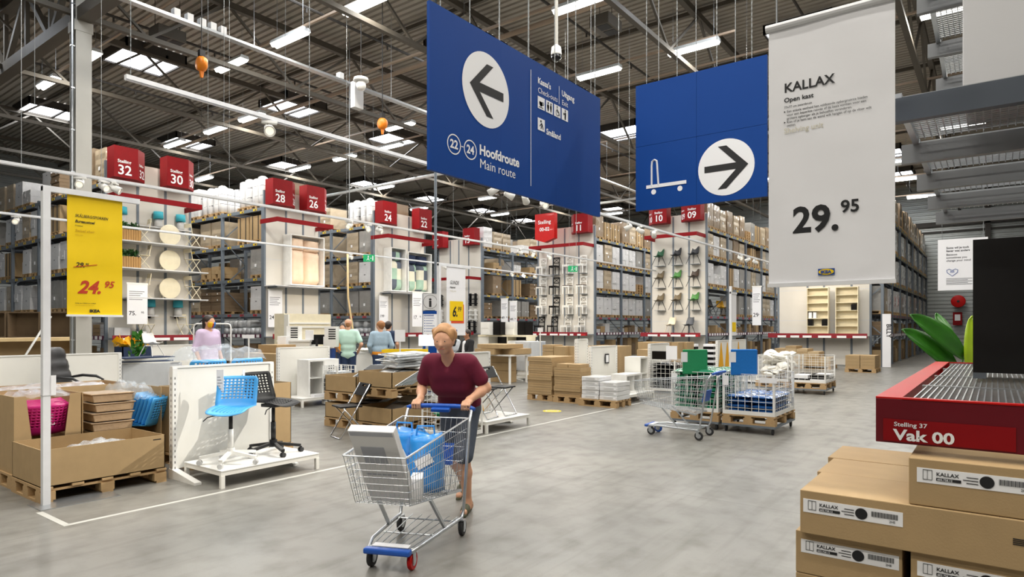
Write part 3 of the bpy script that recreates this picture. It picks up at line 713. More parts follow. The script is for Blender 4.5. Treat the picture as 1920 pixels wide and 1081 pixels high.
# upright beds
def upright_bed(p, wd, ht, parts, label, rz=0):
    t = thing('display_bed', label, 'bed', p, rz)
    mb = MB(); d = .52
    mb.box(-wd/2, -wd/2 + .05, -d, 0, 0, ht); mb.box(wd/2 - .05, wd/2, -d, 0, 0, ht); mb.box(-wd/2 + .05, wd/2 - .05, -.08, 0, 0, ht); mb.box(-wd/2, wd/2, -d, 0, ht, ht + .04); mb.box(-wd/2 + .05, wd/2 - .05, -d, -.08, 0, .05)
    mb.build('bed_frame', 'lacquer', t)
    for nm, x0, x1, z0, z1, mats, fn in parts:
        mb = MB(); n = 10; m = 14; vs = []
        for j in range(m + 1):
            for i in range(n + 1):
                fx, fz = i / n, j / m; e = (min(fx, 1 - fx) * 6); e = min(1, e) ** .5 * (min(1, min(fz, 1 - fz) * 8)) ** .5
                vs.append((x0 + (x1 - x0) * fx, -.12 - .26 * e - .015 * math.sin(fx * 9 + fz * 5), z0 + (z1 - z0) * fz))
        for j in range(m):
            for i in range(n):
                mb.m = fn(i, j); k = j * (n + 1) + i
                mb.v += [] ; mb.f.append((k, k + 1, k + n + 2, k + n + 1)); mb.mi.append(mb.m)
        mb.v = [tuple(v) for v in vs]
        mb.build(nm, mats, t, True)
    return t
one = lambda i, j: 0
chk = lambda i, j: (int(i / 5) + int(j / 4.7)) % 3
M('bedpeachdark', 'E3B58C', .85)
upright_bed(PP('28', 1.62, .06, 3.3), 1.62, 2.0, [('duvet', -.74, 0, .06, 1.5, ['bedpeach', 'bedpeachdark'], one), ('duvet', 0, .74, .06, 1.45, ['bedpeach', 'bedpeachdark'], one), ('pillow', -.72, -.02, 1.42, 1.94, ['bedpeach'], one), ('pillow', .03, .72, 1.4, 1.9, ['bedpeach'], one)],
    'upright white double bed with peach bedding under the sign 26')
ck = ['bedcheckgrey', 'bedcheckmint', 'bedcheckcream']
upright_bed(PP('24', 1.05, .06, 3.3), .98, 2.0, [('duvet', -.42, .42, .06, 1.5, ck, chk), ('pillow', -.4, .42, 1.45, 1.92, ['bedcheckgrey', 'bedcheckmint'], lambda i, j: i % 7 > 3)], 'upright single bed with mint checked duvet, nearer the sign 24')
upright_bed(PP('24', 2.45, .06, 3.3), 1.62, 1.9, [('duvet', -.74, -.02, .06, 1.4, ck, lambda i, j: chk(i + 3, j)), ('duvet', .02, .74, .06, 1.4, ck, lambda i, j: chk(i, j + 4)), ('pillow', -.72, -.04, 1.36, 1.84, ['bednavy'], one), ('pillow', .03, .72, 1.34, 1.82, ['bednavy'], one)],
    'upright double bed with navy pillows under the sign 22')
shelf_board('28', -.02, 2.9, 3.22, .75, 'grey ledge under the peach bed'); shelf_board('24', .35, 3.25, 3.22, .7, 'grey ledge under the checked beds')
# cross-back chairs
def crossback(mat, seat):
    t = thing('crossback_chair', 'x', 'chair')
    mb = MB().box(-.21, .21, -.4, 0, .44, .475); mb.build('seat', seat, t, bev=.006)
    for x, y in ((-.19, -.38), (.19, -.38)): MB().bar((x, y, 0), (x, y, .44), .04, .04).build('leg', mat, t)
    for x in (-.19, .19): MB().bar((x, 0, 0), (x, .07, .95), .04, .035, (0, 1, 0)).build('rear_post', mat, t)
    mb = MB(); mb.bar((-.19, .065, .92), (.19, .065, .92), .03, .06); mb.bar((-.19, .045, .64), (.19, .045, .64), .025, .04)
    mb.bar((-.17, .05, .66), (.17, .065, .9), .02, .035, (0, 1, 0)); mb.bar((.17, .05, .66), (-.17, .065, .9), .02, .035, (0, 1, 0)); mb.build('back_cross', mat, t)
    mb = MB(); mb.bar((-.19, -.38, .4), (.19, -.38, .4), .02, .06); mb.bar((-.19, -.38, .4), (-.19, 0, .4), .02, .06); mb.bar((.19, -.38, .4), (.19, 0, .4), .02, .06); mb.build('apron', mat, t)
    return t
CB = {'w': crossback('lacquer', 'lacquer'), 'b': crossback('blackbrown', 'blackbrown'), 's': crossback('lacquer', 'brownseat')}; used = set()
CNAME = {'w': 'white cross-back chair', 'b': 'black cross-back chair', 's': 'white cross-back chair with brown seat'}
for row, (z, cols) in enumerate(((4.5, 'wbww'), (3.4, 'sbss'), (2.32, 'wbww'), (1.255, 'bbww'))):
    for i, c in enumerate(cols):
        o = CB[c] if c not in used else dup(CB[c], (0, 0, 0)); used.add(c)
        o.location = PP('12', .42 + i * .86 - (.12 if row == 3 else 0), .2, z); o.rotation_euler = (0, 0, -R(90))
        o['label'] = '%s, %s row, %s from left, wall under sign 11' % (CNAME[c], ('top', 'second', 'third', 'bottom')[row], ordinal(i)); o['group'] = 'chairs hung under the sign 11'
        if row < 3:
            a = PP('12', .42 + i * .86, .06, z - .02); tag(MB().box(-.2, .2, -.4, 0, 0, .015).build('wall_bracket', 'steel', loc=a, rz=-R(90)), 'thin steel bracket under the chair, %s row, %s column, under sign 11' % (ordinal(row), ordinal(i)), 'bracket', 'chair brackets under the sign 11')
def shell_chair(mat, leg):
    t = thing('shell_chair', 'x', 'chair'); mb = MB(); n, m = 8, 12; vs = []
    for th in (0, .015):
        for j in range(m + 1):
            f = j / m
            if f < .5: y, z = -.42 + f * 2 * .38, .46 - .02 * math.sin(f * 2 * PI) + (.02 if f < .1 else 0)
            else: g = (f - .5) * 2; y, z = -.04 + .1 * g + .03 * math.sin(g * PI / 2), .455 + .38 * g
            wd = .23 * (.82 + .18 * math.sin(f * PI)) * (1 if f < .93 else .9)
            for i in range(n + 1):
                s = i / n * 2 - 1; up = .05 * s * s * (1 if f < .5 else .4); fw = -.07 * s * s * (1 if f >= .5 else 0)
                vs.append((s * wd, y + fw + (th if f >= .5 else 0), z + up - (th if f < .5 else 0)))
    k = (n + 1) * (m + 1); q = lambda j, i: j * (n + 1) + i
    fs = []
    for j in range(m):
        for i in range(n): fs += [(q(j, i), q(j, i+1), q(j+1, i+1), q(j+1, i)), (k + q(j+1, i), k + q(j+1, i+1), k + q(j, i+1), k + q(j, i))]
    mb.add(vs, fs); mb.build('seat_shell', mat, t, True)
    for x, y, e in ((-.2, -.38, -.06), (.2, -.38, -.06), (-.2, .02, .08), (.2, .02, .08)): MB().tube([(x * .55, y + (.12 if y < 0 else -.06), .44), (x * 1.1, y + e, 0)], [.016, .011], 8).build('leg', leg, t)
    return t
SCC = [('darkgreenseat', 'dark green'), ('charcoalseat', 'black'), ('charcoalseat', 'black'), ('oliveseat', 'olive brown'), ('greenseat', 'green'), ('brownseat', 'dark brown'), ('oliveseat', 'olive brown'), ('oliveseat', 'olive brown'), ('greenseat', 'green')]
for i, (mt, nm) in enumerate(SCC):
    r_, c_ = divmod(i, 3)
    t = shell_chair(mt, 'blackmetal'); t.location = PP('10', .55 + c_ * .88, .12, (4.62, 3.55, 2.45)[r_]); t.rotation_euler = (0, 0, -R(90) - .35)
    tag(t, '%s moulded shell chair, %s row, %s column, wall under sign 10' % (nm, ('top', 'middle', 'lowest')[r_], ordinal(c_)), group='shell chairs hung under the sign 10')
    p = PP('10', .32 + c_ * .88, .06, (4.62, 3.55, 2.45)[r_] - .02); tag(MB().box(0, .46, -.35, 0, 0, .015).build('wall_bracket', 'steel', loc=p, rz=-R(90)), 'thin steel bracket under the shell chair, %s row, %s column, sign 10' % (ordinal(r_), ordinal(c_)), 'bracket', 'chair brackets under the sign 10')
for u, mt, nm, lg in ((1.25, 'beigeseat', 'beige', 'beigeseat'), (2.15, 'greyseat', 'grey', 'blackmetal')):
    t = shell_chair(mt, lg); t.location = PP('10', u, .35, 1.255); t.rotation_euler = (0, 0, -R(90) - .35); tag(t, nm + ' moulded shell chair standing on the price ledge under the wall chairs')
# display chairs standing in the lowest level of rack 09
for i, (u, mt, nm) in enumerate(((.5, 'greyseat', 'grey'), (1.15, 'yellowseat', 'yellow'), (1.8, 'charcoalseat', 'black'), (3.5, 'yellowseat', 'yellow'), (4.2, 'beigeseat', 'beige'))):
    t = shell_chair(mt, 'blackmetal'); t.location = TR['09'] @ Vector((u, .62, 2.17)); t.rotation_euler = (0, 0, -R(35)); tag(t, '%s shell chair in the lowest level of rack 09, %s from aisle' % (nm, ordinal(i)), group='chairs shown inside rack 09')
# step shelves behind the 6.99 banner
for i, (u, w, z, mt, nm) in enumerate(((.25, .25, 2.9, 'blackplastic', 'black'), (3.05, .25, 2.9, 'blackplastic', 'black'), (.25, .25, 1.95, 'lacquer', 'white'), (3.05, .25, 1.95, 'lacquer', 'white'), (3.05, .35, 1.25, 'blackplastic', 'black'))):
    t = thing('step_shelf', '%s open step shelf %s of the 6.99 banner, %s one up' % (nm, 'left' if u < 1 else 'right', ('second' if z < 2.5 else 'third') if z > 1.5 else 'lowest'), 'shelf', PP('14', u, w, z), -R(90))
    for k in range(3): MB().box(-.25, .25, -.18, .1, .12 + k * .26, .17 + k * .26).build('step', mt, t)
    for s in (-.2, .2): MB().box(s - .015, s + .015, -.15, .05, 0, .75).build('side_post', mt, t)
# cream bookcases
def bookcase(u, label):
    t = thing('bookcase', label, 'bookcase', PP('08', u, .4, 1.255), -R(90)); mb = MB()
    mb.box(-.42, -.395, -.28, 0, 0, 2.02); mb.box(.395, .42, -.28, 0, 0, 2.02); mb.box(-.395, .395, -.28, 0, 1.99, 2.02); mb.box(-.395, .395, -.01, 0, 0, 1.99); mb.box(-.395, .395, -.27, -.01, 0, .08)
    mb.build('carcass', 'cream', t)
    for k in range(1, 6): MB().box(-.395, .395, -.27, -.01, .08 + k * .32, .1 + k * .32).build('shelf', 'cream', t)
    return t
bookcase(1.72, 'cream open bookcase on the price ledge, nearer the aisle banner of 29'); bookcase(2.82, 'cream open bookcase on the price ledge, nearer the far right aisle')
for u, k, x, sz, mt, lb in ((1.72, 1, -.28, (.16, .2, .26), 'blackbrown', 'black box on the left bookcase, second shelf up, left side'), (1.72, 1, .26, (.22, .2, .26), 'blackbrown', 'black box on the left bookcase, second shelf up, right side'), (1.72, 2, -.3, (.12, .2, .25), 'paper', 'white folder box on the left bookcase, outermost'), (1.72, 2, -.12, (.12, .2, .25), 'paper', 'white folder box on the left bookcase, inner one'), (2.82, 3, .24, (.18, .2, .24), 'blackbrown', 'black box with white tag on the right bookcase')):
    carton_thing(PP('08', u + x, .52, 1.255 + .1 + k * .32), (sz[1], sz[0], sz[2]), mt, lb, name='storage_box')
t = thing('aisle_banner', 'tall white upright panel lettered vertically at the right aisle mouth', 'sign', (29.6, 3.46, 0), -R(90))
MB().box(-.15, .15, 0, .05, .02, 2.15).build('board', 'banner', t); mb = MB(); mb.text('BILLY', (.0, -.004, 1.75), (0, 0, -1), (1, 0, 0), .16, .02, wide=1.0); mb.build('lettering', 'ink', t)
# wardrobe-like grey boxes and bits on the price ledges
for key, u, sz, mt, lb in (('32', .25, (.5, .4, .35), 'greyplastic', 'grey bin on the price ledge under the 75.95 banner'), ('32', .85, (.35, .3, .22), 'paper', 'white tray on the price ledge beside the grey bin')):
    o = MB().open_box(-sz[0]/2, sz[0]/2, -sz[1]/2, sz[1]/2, 0, sz[2], .012).build('storage_bin', mt, loc=PP(key, u, .42, 1.255), rz=prz(key)); tag(o, lb, 'bin')
# ================================================================== overhead: big signs, tracks, wires
def chain_mb(mb, x, y, z0, z1):
    z = z0; k = 0
    while z < z1:
        a, b = (.010, .0035) if k % 2 else (.0035, .010)
        mb.box(x - a/2, x + a/2, y - b/2, y + b/2, z, z + .036); z += .03; k += 1
    return mb
t = thing('route_sign', 'large hanging blue route sign with white circled left arrow', 'sign', (4.03, 3.9, 2.98))
mb = MB()
for a in (0, 1, 2): mb.box(a * 1.0 + .001 * (a > 0), a + 1.0, 0, .035, 0, 1.46)
mb.build('board', 'blue', t)
mb = MB(); ex, ez, yy = (1, 0, 0), (0, 0, 1), -.003
def P2(x, z, y=yy): return (x, y, z)
mb.disc(P2(.774, .907), ex, ez, .355, 48)
mb.ring(P2(.309, .285), ex, ez, .092, .011); mb.ring(P2(.535, .285), ex, ez, .092, .011)
mb.text('22', P2(.309, .25), ex, ez, .075, .03, align='c'); mb.text('24', P2(.535, .25), ex, ez, .075, .03, align='c'); mb.box(.408, .436, -.004, -.002, .285, .293)
mb.text('Hoofdroute', P2(.665, .275), ex, ez, .092, .032, wide=1.0); mb.text('Main route', P2(.668, .148), ex, ez, .088, .0, wide=1.02)
mb.box(1.506, 1.514, -.004, -.002, .12, 1.34)
mb.text("Kassa's", P2(1.638, 1.242), ex, ez, .062, .03); mb.text('Check-outs', P2(1.64, 1.142), ex, ez, .058, .0); mb.box(2.055, 2.061, -.004, -.002, 1.13, 1.33)
mb.text('Uitgang', P2(2.112, 1.242), ex, ez, .062, .03); mb.text('Exit', P2(2.115, 1.142), ex, ez, .058, .0)
for k in range(4): mb.box(1.638 + k * .158, 1.77 + k * .158, -.004, -.002, .975, 1.105)
mb.box(1.638, 1.77, -.004, -.002, .745, .875); mb.text('Småland', P2(1.80, .735), ex, ez, .062, .03)
mb.build('white_lettering', 'inkwhite', t)
mb = MB(); y2 = -.006
def arrow(mb, T, w):
    # pointing to +x in the local plane, tip at (.25, 0)
    q = .15 - w / 2
    mb.flat([(-.26, -w/2), (q, -w/2), (-.1, -.25), (0, -.25), (.25, 0), (0, .25), (-.1, .25), (q, w/2), (-.26, w/2)], *T)
arrow(mb, ((.774, y2, .907), (-1, 0, 0), (0, 0, 1)), .085); flush(mb, 'arrow', 'ink', t)
q = 1.704; z = 1.04
mb.prism([(-.04, .015), (.025, .015), (.02, -.02), (.005, -.035), (-.02, -.035), (-.035, -.02)], (q, -.004, z), ex, ez, -.002); mb.box(q - .045, q + .03, y2, -.005, z - .05, z - .042); mb.ring((q + .03, y2, z), ex, ez, .018, .007, 12); flush(mb, 'pictogram', 'ink', t)
q += .158
for s in (-.028, .028): mb.disc((q + s, y2, z + .04), ex, ez, .012, 10); mb.prism([(-.008, -.05), (.008, -.05), (.016 if s > 0 else .02, -.0), (.014, .024), (-.014, .024), (-.02 if s < 0 else -.016, 0)], (q + s, -.004, z), ex, ez, -.002)
flush(mb, 'pictogram', 'ink', t)
q += .158; mb.disc((q - .005, y2, z + .045), ex, ez, .011, 10); mb.bar((q - .005, -.005, z + .03), (q, -.005, z - .008), .002, .012); mb.bar((q, -.005, z - .008), (q + .03, -.005, z - .012), .002, .01); mb.bar((q + .03, -.005, z - .012), (q + .04, -.005, z - .045), .002, .01); mb.ring((q, y2, z - .02), ex, ez, .034, .008, 18); flush(mb, 'pictogram', 'ink', t)
q += .158; mb.disc((q + .005, y2, z + .045), ex, ez, .012, 10); mb.prism([(-.012, -.055), (.012, -.055), (.018, .028), (-.012, .028)], (q + .006, -.004, z), ex, ez, -.002); mb.bar((q, -.005, z + .015), (q - .03, -.005, z - .005), .002, .01); mb.disc((q - .026, y2, z + .008), ex, ez, .01, 10); flush(mb, 'pictogram', 'ink', t)
q, z = 1.704, .81; mb.disc((q - .01, y2, z + .035), ex, ez, .014, 10); mb.bar((q - .005, -.005, z + .015), (q + .02, -.005, z - .01), .002, .022); mb.bar((q + .02, -.005, z - .01), (q + .035, -.005, z - .045), .002, .013); mb.bar((q, -.005, z + .01), (q - .03, -.005, z - .02), .002, .012); mb.bar((q + .01, -.005, z - .005), (q - .01, -.005, z - .045), .002, .013)
mb.build('pictogram', 'ink', t)
for x in (.15, .55, 1.0, 1.5, 2.0, 2.45, 2.9): chain_mb(MB(), x, .017, 1.46, ROOF - 2.98).build('chain', 'chain', t)
t = thing('trolley_sign', 'hanging blue sign with white flatbed trolley and right arrow', 'sign', (6.9, 3.357, 2.97), -R(90))
mb = MB()
for a, b in ((0, .728), (.731, 1.477)):
    for c, d in ((0, .744), (.747, 1.46)): mb.box(a, b, 0, .03, c, d)
mb.build('board', 'blue', t)
mb = MB(); mb.disc(P2(1.052, .362), ex, ez, .302, 48)
mb.tube([P2(.2, .27), P2(.2, .5), P2(.205, .55), P2(.235, .566), P2(.262, .55), P2(.268, .5), P2(.283, .27)], .011, 4); mb.box(.135, .615, -.006, -.002, .245, .283); mb.disc(P2(.225, .2), ex, ez, .03, 20); mb.disc(P2(.54, .2), ex, ez, .03, 20)
mb.build('white_symbols', 'inkwhite', t); mb = MB(); arrow(mb, ((1.06, y2, .362), (.92, 0, 0), (0, 0, .92)), .075); mb.build('arrow', 'ink', t)
for x in (.13, .5, .95, 1.32): chain_mb(MB(), x, .015, 1.46, ROOF - 2.97).build('chain', 'chain', t)
for x in (.28, .72, 1.15): MB().tube([(x, .015, 1.46), (x, .015, ROOF - 2.97)], .004, 4).build('suspension_wire', 'chain', t)
# spotlight tracks along X
def pxY(px, Y):
    u = (px - 960) / 1210; return Y * (CA + u * SA) / (SA - u * CA)
def spot_fixture():
    t = thing('track_spotlight', 'x', 'spotlight')
    MB().box(-.1, .1, -.035, .035, -.05, -.012).build('adaptor', 'lacquer', t, bev=.006)
    mb = MB(); mb.T = Matrix.Translation((0, 0, -.13)) @ Matrix.Rotation(R(-62), 4, 'X'); mb.lathe([(.035, .11), (.06, .1), (.066, .0), (.075, -.1), (.07, -.1), (.055, -.07)], n=16); mb.build('lamp_can', 'lacquer', t, True)
    mb = MB(); mb.T = Matrix.Translation((0, 0, -.13)) @ Matrix.Rotation(R(-62), 4, 'X'); mb.lathe([(.054, -.075), (.001, -.072)], n=14, caps=False); mb.build('lens', 'spotglow', t)
    MB().bar((0, 0, -.05), (0, 0, -.13), .02, .03).build('arm', 'lacquer', t)
    return t
sp0 = spot_fixture(); used_s = [False]
def put_spot(p, rz, label):
    o = sp0 if not used_s[0] else dup(sp0, (0, 0, 0)); used_s[0] = True
    o.location = p; o.rotation_euler = (0, 0, rz); o['label'] = label; o['group'] = 'white track spotlights'
    return o
TRK = 4.4
for nm, Y, px0, px1, wires, spots in (('near', 7.8, 235, 1460, (245, 580, 806, 990, 1180, 1330), (505, 925, 955, 985, 1020, 1178, 1200, 1226, 1388, 1402, 1416)),
                                      ('middle', 13.5, -60, 1230, (40, 190, 430, 650, 850, 1080), (150, 195, 216, 655, 690, 712, 975, 1000, 1030)),
                                      ('far', 19.5, -60, 1040, (190, 430, 650, 850), (30, 657, 835, 862, 960, 982, 1003))):
    xa, xb = pxY(px0, Y), pxY(px1, Y)
    t = thing('spotlight_track', 'long white ceiling-hung spotlight track, the %s one of three' % nm, 'track', (xa, Y, TRK))
    mb = MB().box(0, xb - xa, -.03, .03, 0, .05); mb.box(0, xb - xa, -.018, .018, -.012, 0); mb.build('rail', 'trimwhite', t)
    for j, p in enumerate(wires):
        x = pxY(p, Y) - xa
        if x < 0: continue
        if nm == 'near' and j < 3: chain_mb(MB(), x, 0, .05, ROOF - TRK).build('chain', 'chain', t)
        else: MB().tube([(x, 0, .05), (x, 0, ROOF - TRK)], .0045, 4).build('suspension_wire', 'chain', t)
    for j, p in enumerate(spots): put_spot((pxY(p, Y), Y, TRK), (-.5, .3, .9, -1.2)[j % 4] + (PI if nm == 'near' else 0) * (j % 2), 'white spotlight on the %s hanging track, %s along it' % (nm, ordinal(j)))
# lamps of the spotlights that wash the end panels and the display walls
for tx, ty, tz, sx, sy in ((10.3, 22.9, 2.6, 10.2, 19.5), (15.8, 22.9, 2.6, 15.7, 19.5), (17.0, 22.9, 2.4, 17.2, 19.5), (21.6, 22.9, 2.6, 21.4, 19.5)): lamp('SPOT', (sx, sy, TRK - .2), P_SPOT * 2.2, (1, .86, .66), (tx, ty, tz), (.06, 1), angle=75, blend=1)
for ty, sy in ((19.8, 19.4), (18.0, 18.0), (12.9, 13.3), (11.7, 12.0), (6.4, 7.6), (5.2, 6.2)): lamp('SPOT', (26.6, sy, TRK - .1), P_SPOT * 2.4, (1, .86, .66), (29.9, ty, 2.5), (.06, 1), angle=75, blend=1)
x = 7.0; o = put_spot((x, 4.35, 4.0), PI, 'white spotlight hidden behind the big blue route sign'); MB().tube([(0, 0, -.02), (0, 0, ROOF - 4.0)], .006, 4).build('suspension_rod', 'chain', o)
lamp('SPOT', (x - .12, 4.36, 3.76), P_SPOT * 13, (1, .95, .86), (4.0, 6.9, .75), (.025, 1), angle=46, blend=.7)
for px, py, dd, lb in ((692, 484, 23, 'green exit sign hung left of the checked beds'), (1074, 504, 27, 'green exit sign hung before the cross-back chairs')):
    r_ = (px - 960) / 1210 * dd; p = (dd * CA + r_ * SA, dd * SA - r_ * CA, EYE + (613 - py) * dd / 1210 - .12)
    t = thing('exit_sign', lb, 'sign', p, -R(53)); MB().box(-.2, .2, -.03, .03, 0, .25).build('box', 'exitgreen', t); mb = MB()
    mb.disc((-.02, -.034, .19), ex, ez, .025, 12); mb.bar((-.02, -.034, .16), (-.03, -.034, .1), .002, .03); mb.bar((-.03, -.034, .1), (-.08, -.034, .05), .002, .02); mb.bar((-.03, -.034, .1), (.02, -.034, .05), .002, .02); mb.bar((.04, -.034, .12), (.1, -.034, .12), .002, .02); mb.box(.12, .16, -.034, -.031, .04, .21)
    mb.build('pictogram', 'inkwhite', t)
    for s in (-.15, .15): MB().tube([(s, 0, .25), (s, 0, ROOF - p[2])], .004, 4).build('suspension_wire', 'chain', t)
# cable tray, pipes, heaters, reels, cameras
def hung(p): return p
t = thing('cable_tray', 'galvanised cable tray with small boxes running under the roof', 'cable tray', (3.5, 14.9, 8.6))
MB().box(0, 30, -.09, .09, 0, .06).build('tray', 'zinc', t)
for k in range(9): x = (3.6, 3.9, 4.2, 4.45, 4.7, 8.2, 12.6, 12.95, 14.8)[k]; MB().box(x, x + .14, -.07, .09, .062, .24).build('junction_box', 'greyplastic', t)
for k in range(7): MB().tube([(1 + k * 4.6, 0, .06), (1 + k * 4.6, 0, ROOF - 8.6)], .01, 4).build('hanger_rod', 'zinc', t)
o = MB().box(-.16, .16, -.1, .1, 0, .75).build('ceiling_box', 'greyplastic', loc=(12.2, 14.7, 7.9), bev=.01); tag(o, 'pale upright metal box fixed beside the cable tray', 'box')
for x, y0, y1, z, r_, mt, lb in ((14.5, 4, 30, 9.85, .07, 'pipe', 'beige pipe under the roof crossing behind the route sign'), (22.8, 16, 40, 9.0, .08, 'pipewhite', 'white pipe under the roof above the sign 24'), (33, 0, 20, 8.8, .07, 'pipewhite', 'white pipe under the roof above rack 09'), (3.2, 8, 40, 8.3, .09, 'pipewhite', 'white pipe under the roof at far left')):
    tag(MB().tube([(x, y0, z), (x, y1, z)], r_, 10).build('roof_pipe', mt, smooth=True), lb, 'pipe')
for k, y in enumerate((4.4, 9.9, 15.4, 20.3, 26)):
    mb = MB().tube([(-5, y, 10.55), (50, y, 10.55)], .04, 6)
    for x in range(-4, 50, 3): mb.box(x - .02, x + .02, y - .02, y + .02, 10.4, 10.52)
    tag(mb.build('sprinkler_pipe', 'trussdark'), 'thin dark sprinkler pipe under the deck, %s from the viewer' % ordinal(k), 'pipe', 'sprinkler pipes')
for p, lb in (((16, 8.7, 9.9), 'grey unit heater hanging above the gap between blue signs'), ((18.2, 15.9, 9.9), 'grey unit heater hanging left of the route sign'), ((9, 19.2, 9.9), 'grey unit heater hanging at upper left')):
    t = thing('unit_heater', lb, 'heater', p); MB().box(-.4, .4, -.3, .3, 0, .32).build('casing', 'truss', t, bev=.02)
    for s in (-.2, .2): MB().box(s - .16, s + .16, -.24, .1, -.008, 0).build('grille', 'ink', t)
    for s in (-.35, .35): MB().tube([(s, 0, .32), (s, 0, ROOF + .055 - p[2])], .01, 4).build('hanger_rod', 'trussdark', t)
def at_px(px, py, z):
    d = (z - EYE) * 1210 / (613 - py); r_ = (px - 960) / 1210 * d; return (d * CA + r_ * SA, d * SA - r_ * CA, z)
for px, py, lb in ((378, 120, 'orange balancer reel hanging at upper left'), (717, 232, 'orange balancer reel hanging left of the route sign')):
    p = at_px(px, py, 7.4); t = thing('balancer_reel', lb, 'reel', p)
    MB().lathe([(.05, -.08), (.15, -.07), (.17, 0), (.15, .07), (.05, .08)], n=18, ax='x').build('drum', 'orange', t, True); MB().prism([(-.06, -.08), (.06, -.08), (.02, -.3), (-.02, -.3)], (0, .02, 0), (1, 0, 0), (0, 0, 1), .05).build('guard', 'orange', t)
    MB().box(-.06, .06, -.05, .05, .16, .3).build('head', 'ink', t); MB().tube([(0, 0, .3), (0, 0, ROOF - 7.4)], .012, 5).build('hanger', 'ink', t); MB().tube([(0, 0, -.3), (0, 0, -2.2)], .004, 4).build('cable', 'ink', t)
p = at_px(1043, 104, 6.7); t = thing('dome_camera', 'white and black dome camera hanging on a long rod', 'camera', p)
MB().lathe([(.03, .2), (.09, .15), (.1, .02), (.095, 0)], n=20).build('housing', 'lacquer', t, True); MB().lathe([(.095, 0), (.09, -.06), (.055, -.1), (.001, -.115)], n=20).build('dome', 'screen', t, True); MB().tube([(0, 0, .2), (0, 0, ROOF - 6.7)], .035, 8).build('rod', 'column', t)
p = at_px(677, 160, 8.4); t = thing('ceiling_speaker', 'white round ceiling speaker by the cable tray', 'speaker', p); MB().lathe([(.2, .2), (.22, .12), (.12, .1), (.001, .1)], n=20).build('flange', 'lacquer', t, True); MB().lathe([(.12, .1), (.14, -.02), (.1, -.12), (.001, -.14)], n=18).build('horn', 'lacquer', t, True); MB().tube([(0, 0, .2), (0, 0, ROOF - 8.4)], .012, 5).build('rod', 'trussdark', t)
# loose hanging wires and rods
for i, (px, d) in enumerate(((65, 9), (390, 12), (420, 14), (535, 13), (870, 16), (935, 15), (1060, 17), (1108, 13), (1160, 16), (1400, 16), (655, 21), (817, 19))):
    r_ = (px - 960) / 1210 * d; p = (d * CA + r_ * SA, d * SA - r_ * CA, TRK + .3 + .4 * (i % 3))
    tag(MB().tube([(0, 0, 0), (0, 0, ROOF - p[2])], .014 if i > 9 else .004, 5).build('hanging_wire', 'chain', loc=p), 'thin hanging wire from the roof, %s from the left' % ordinal(sorted((65, 390, 420, 535, 870, 935, 1060, 1108, 1160, 1400, 655, 817)).index(px)), 'wire', 'loose hanging wires')
# ================================================================== displays on the floor
def pxX(px, X):
    u = (px - 960) / 1210; return X * (SA - u * CA) / (CA + u * SA)
def gp(px, d):
    r_ = (px - 960) / 1210 * d; return d * CA + r_ * SA, d * SA - r_ * CA
def hz(py, d): return EYE + (613 - py) * d / 1210
def gondola(x0, x1, y, label, h=1.2, foot=True):
    t = thing('display_wall', label, 'display wall', (x0, y, 0)); w_ = x1 - x0
    MB().box(.05, w_ - .05, .0, .03, .1, h - .02).build('panel', 'white', t); MB().box(0, w_, -.01, .05, h - .02, h).build('top_cap', 'lacquer', t)
    for x in (0, w_ - .05):
        mb = MB().box(x, x + .05, -.015, .06, 0, h - .02); mb.m = 1; z = .1
        while z < h - .1: mb.box(x + .021, x + .028, -.0165, -.015, z, z + .025); mb.box(x - .0015, x, .016, .024, z, z + .025); z += .06
        mb.build('slotted_upright', ['lacquer', 'ink'], t)
        if foot: MB().prism([(-.5, 0), (.06, 0), (.06, .1), (-.02, .1), (-.5, .025)], (x - .01, 0, 0), (0, 1, 0), (0, 0, 1), .07).build('foot', 'lacquer', t)
    return t
def platform(x0, x1, y0, y1, label, h=.18):
    t = thing('display_platform', label, 'platform', (x0, y0, 0)); a, b = x1 - x0, y1 - y0
    MB().box(0, a, 0, b, h - .012, h).build('top', 'lacquer', t, bev=.002)
    mb = MB(); mb.box(.0, a, .005, .03, h - .055, h - .012); mb.box(0, a, b - .03, b - .005, h - .055, h - .012); mb.box(.005, .03, .03, b - .03, h - .055, h - .012); mb.box(a - .03, a - .005, .03, b - .03, h - .055, h - .012); mb.build('rim', 'white', t)
    for x in (0, a - .04):
        for y in (0, b - .04): MB().box(x, x + .04, y, y + .04, 0, h - .055).build('leg', 'white', t)
    return t
gondola(3.35, 4.56, 7.05, 'white display wall catching the shadows of two swivel chairs')
platform(3.43, 4.6, 6.2, 6.95, 'low white platform under the blue and black swivel chairs')
gondola(1.2, 4.73, 11.7, 'long white display wall behind the black office chair')
platform(2.6, 4.5, 10.75, 11.5, 'low white platform under the black office chair', h=.14)
gondola(7.8, 9.1, 11.9, 'white display wall behind the white cube shelf with door')
platform(7.86, 9.0, 11.15, 11.85, 'low white platform under the white cube shelf with door')
gondola(15.75, 17.3, 11.9, 'white display wall behind the grey cabinet'); platform(15.9, 17.2, 11.2, 11.85, 'low white platform under the grey cabinet')
g = gondola(7.58, 8.78, 7.05, 'white display wall with big yellow triangles behind folding chairs')
mb = MB(); mb.flat([(.05, .12), (.42, 1.15), (.56, 1.15), (.93, .12)], (0, -.004, 0), (1, 0, 0), (0, 0, 1)); mb.flat([(.95, .12), (1.0, .3), (1.05, .12)], (0, -.004, 0), (1, 0, 0), (0, 0, 1)); mb.build('yellow_print', 'inkorange', g)
platform(7.62, 8.76, 6.18, 6.95, 'low white platform under two black folding chairs')
gondola(12.28, 13.5, 7.05, 'white display wall behind the white open cube shelf'); gondola(12.28, 12.75, 7.4, 'taller narrow white display wall left of the open cube shelf', h=1.36, foot=False)
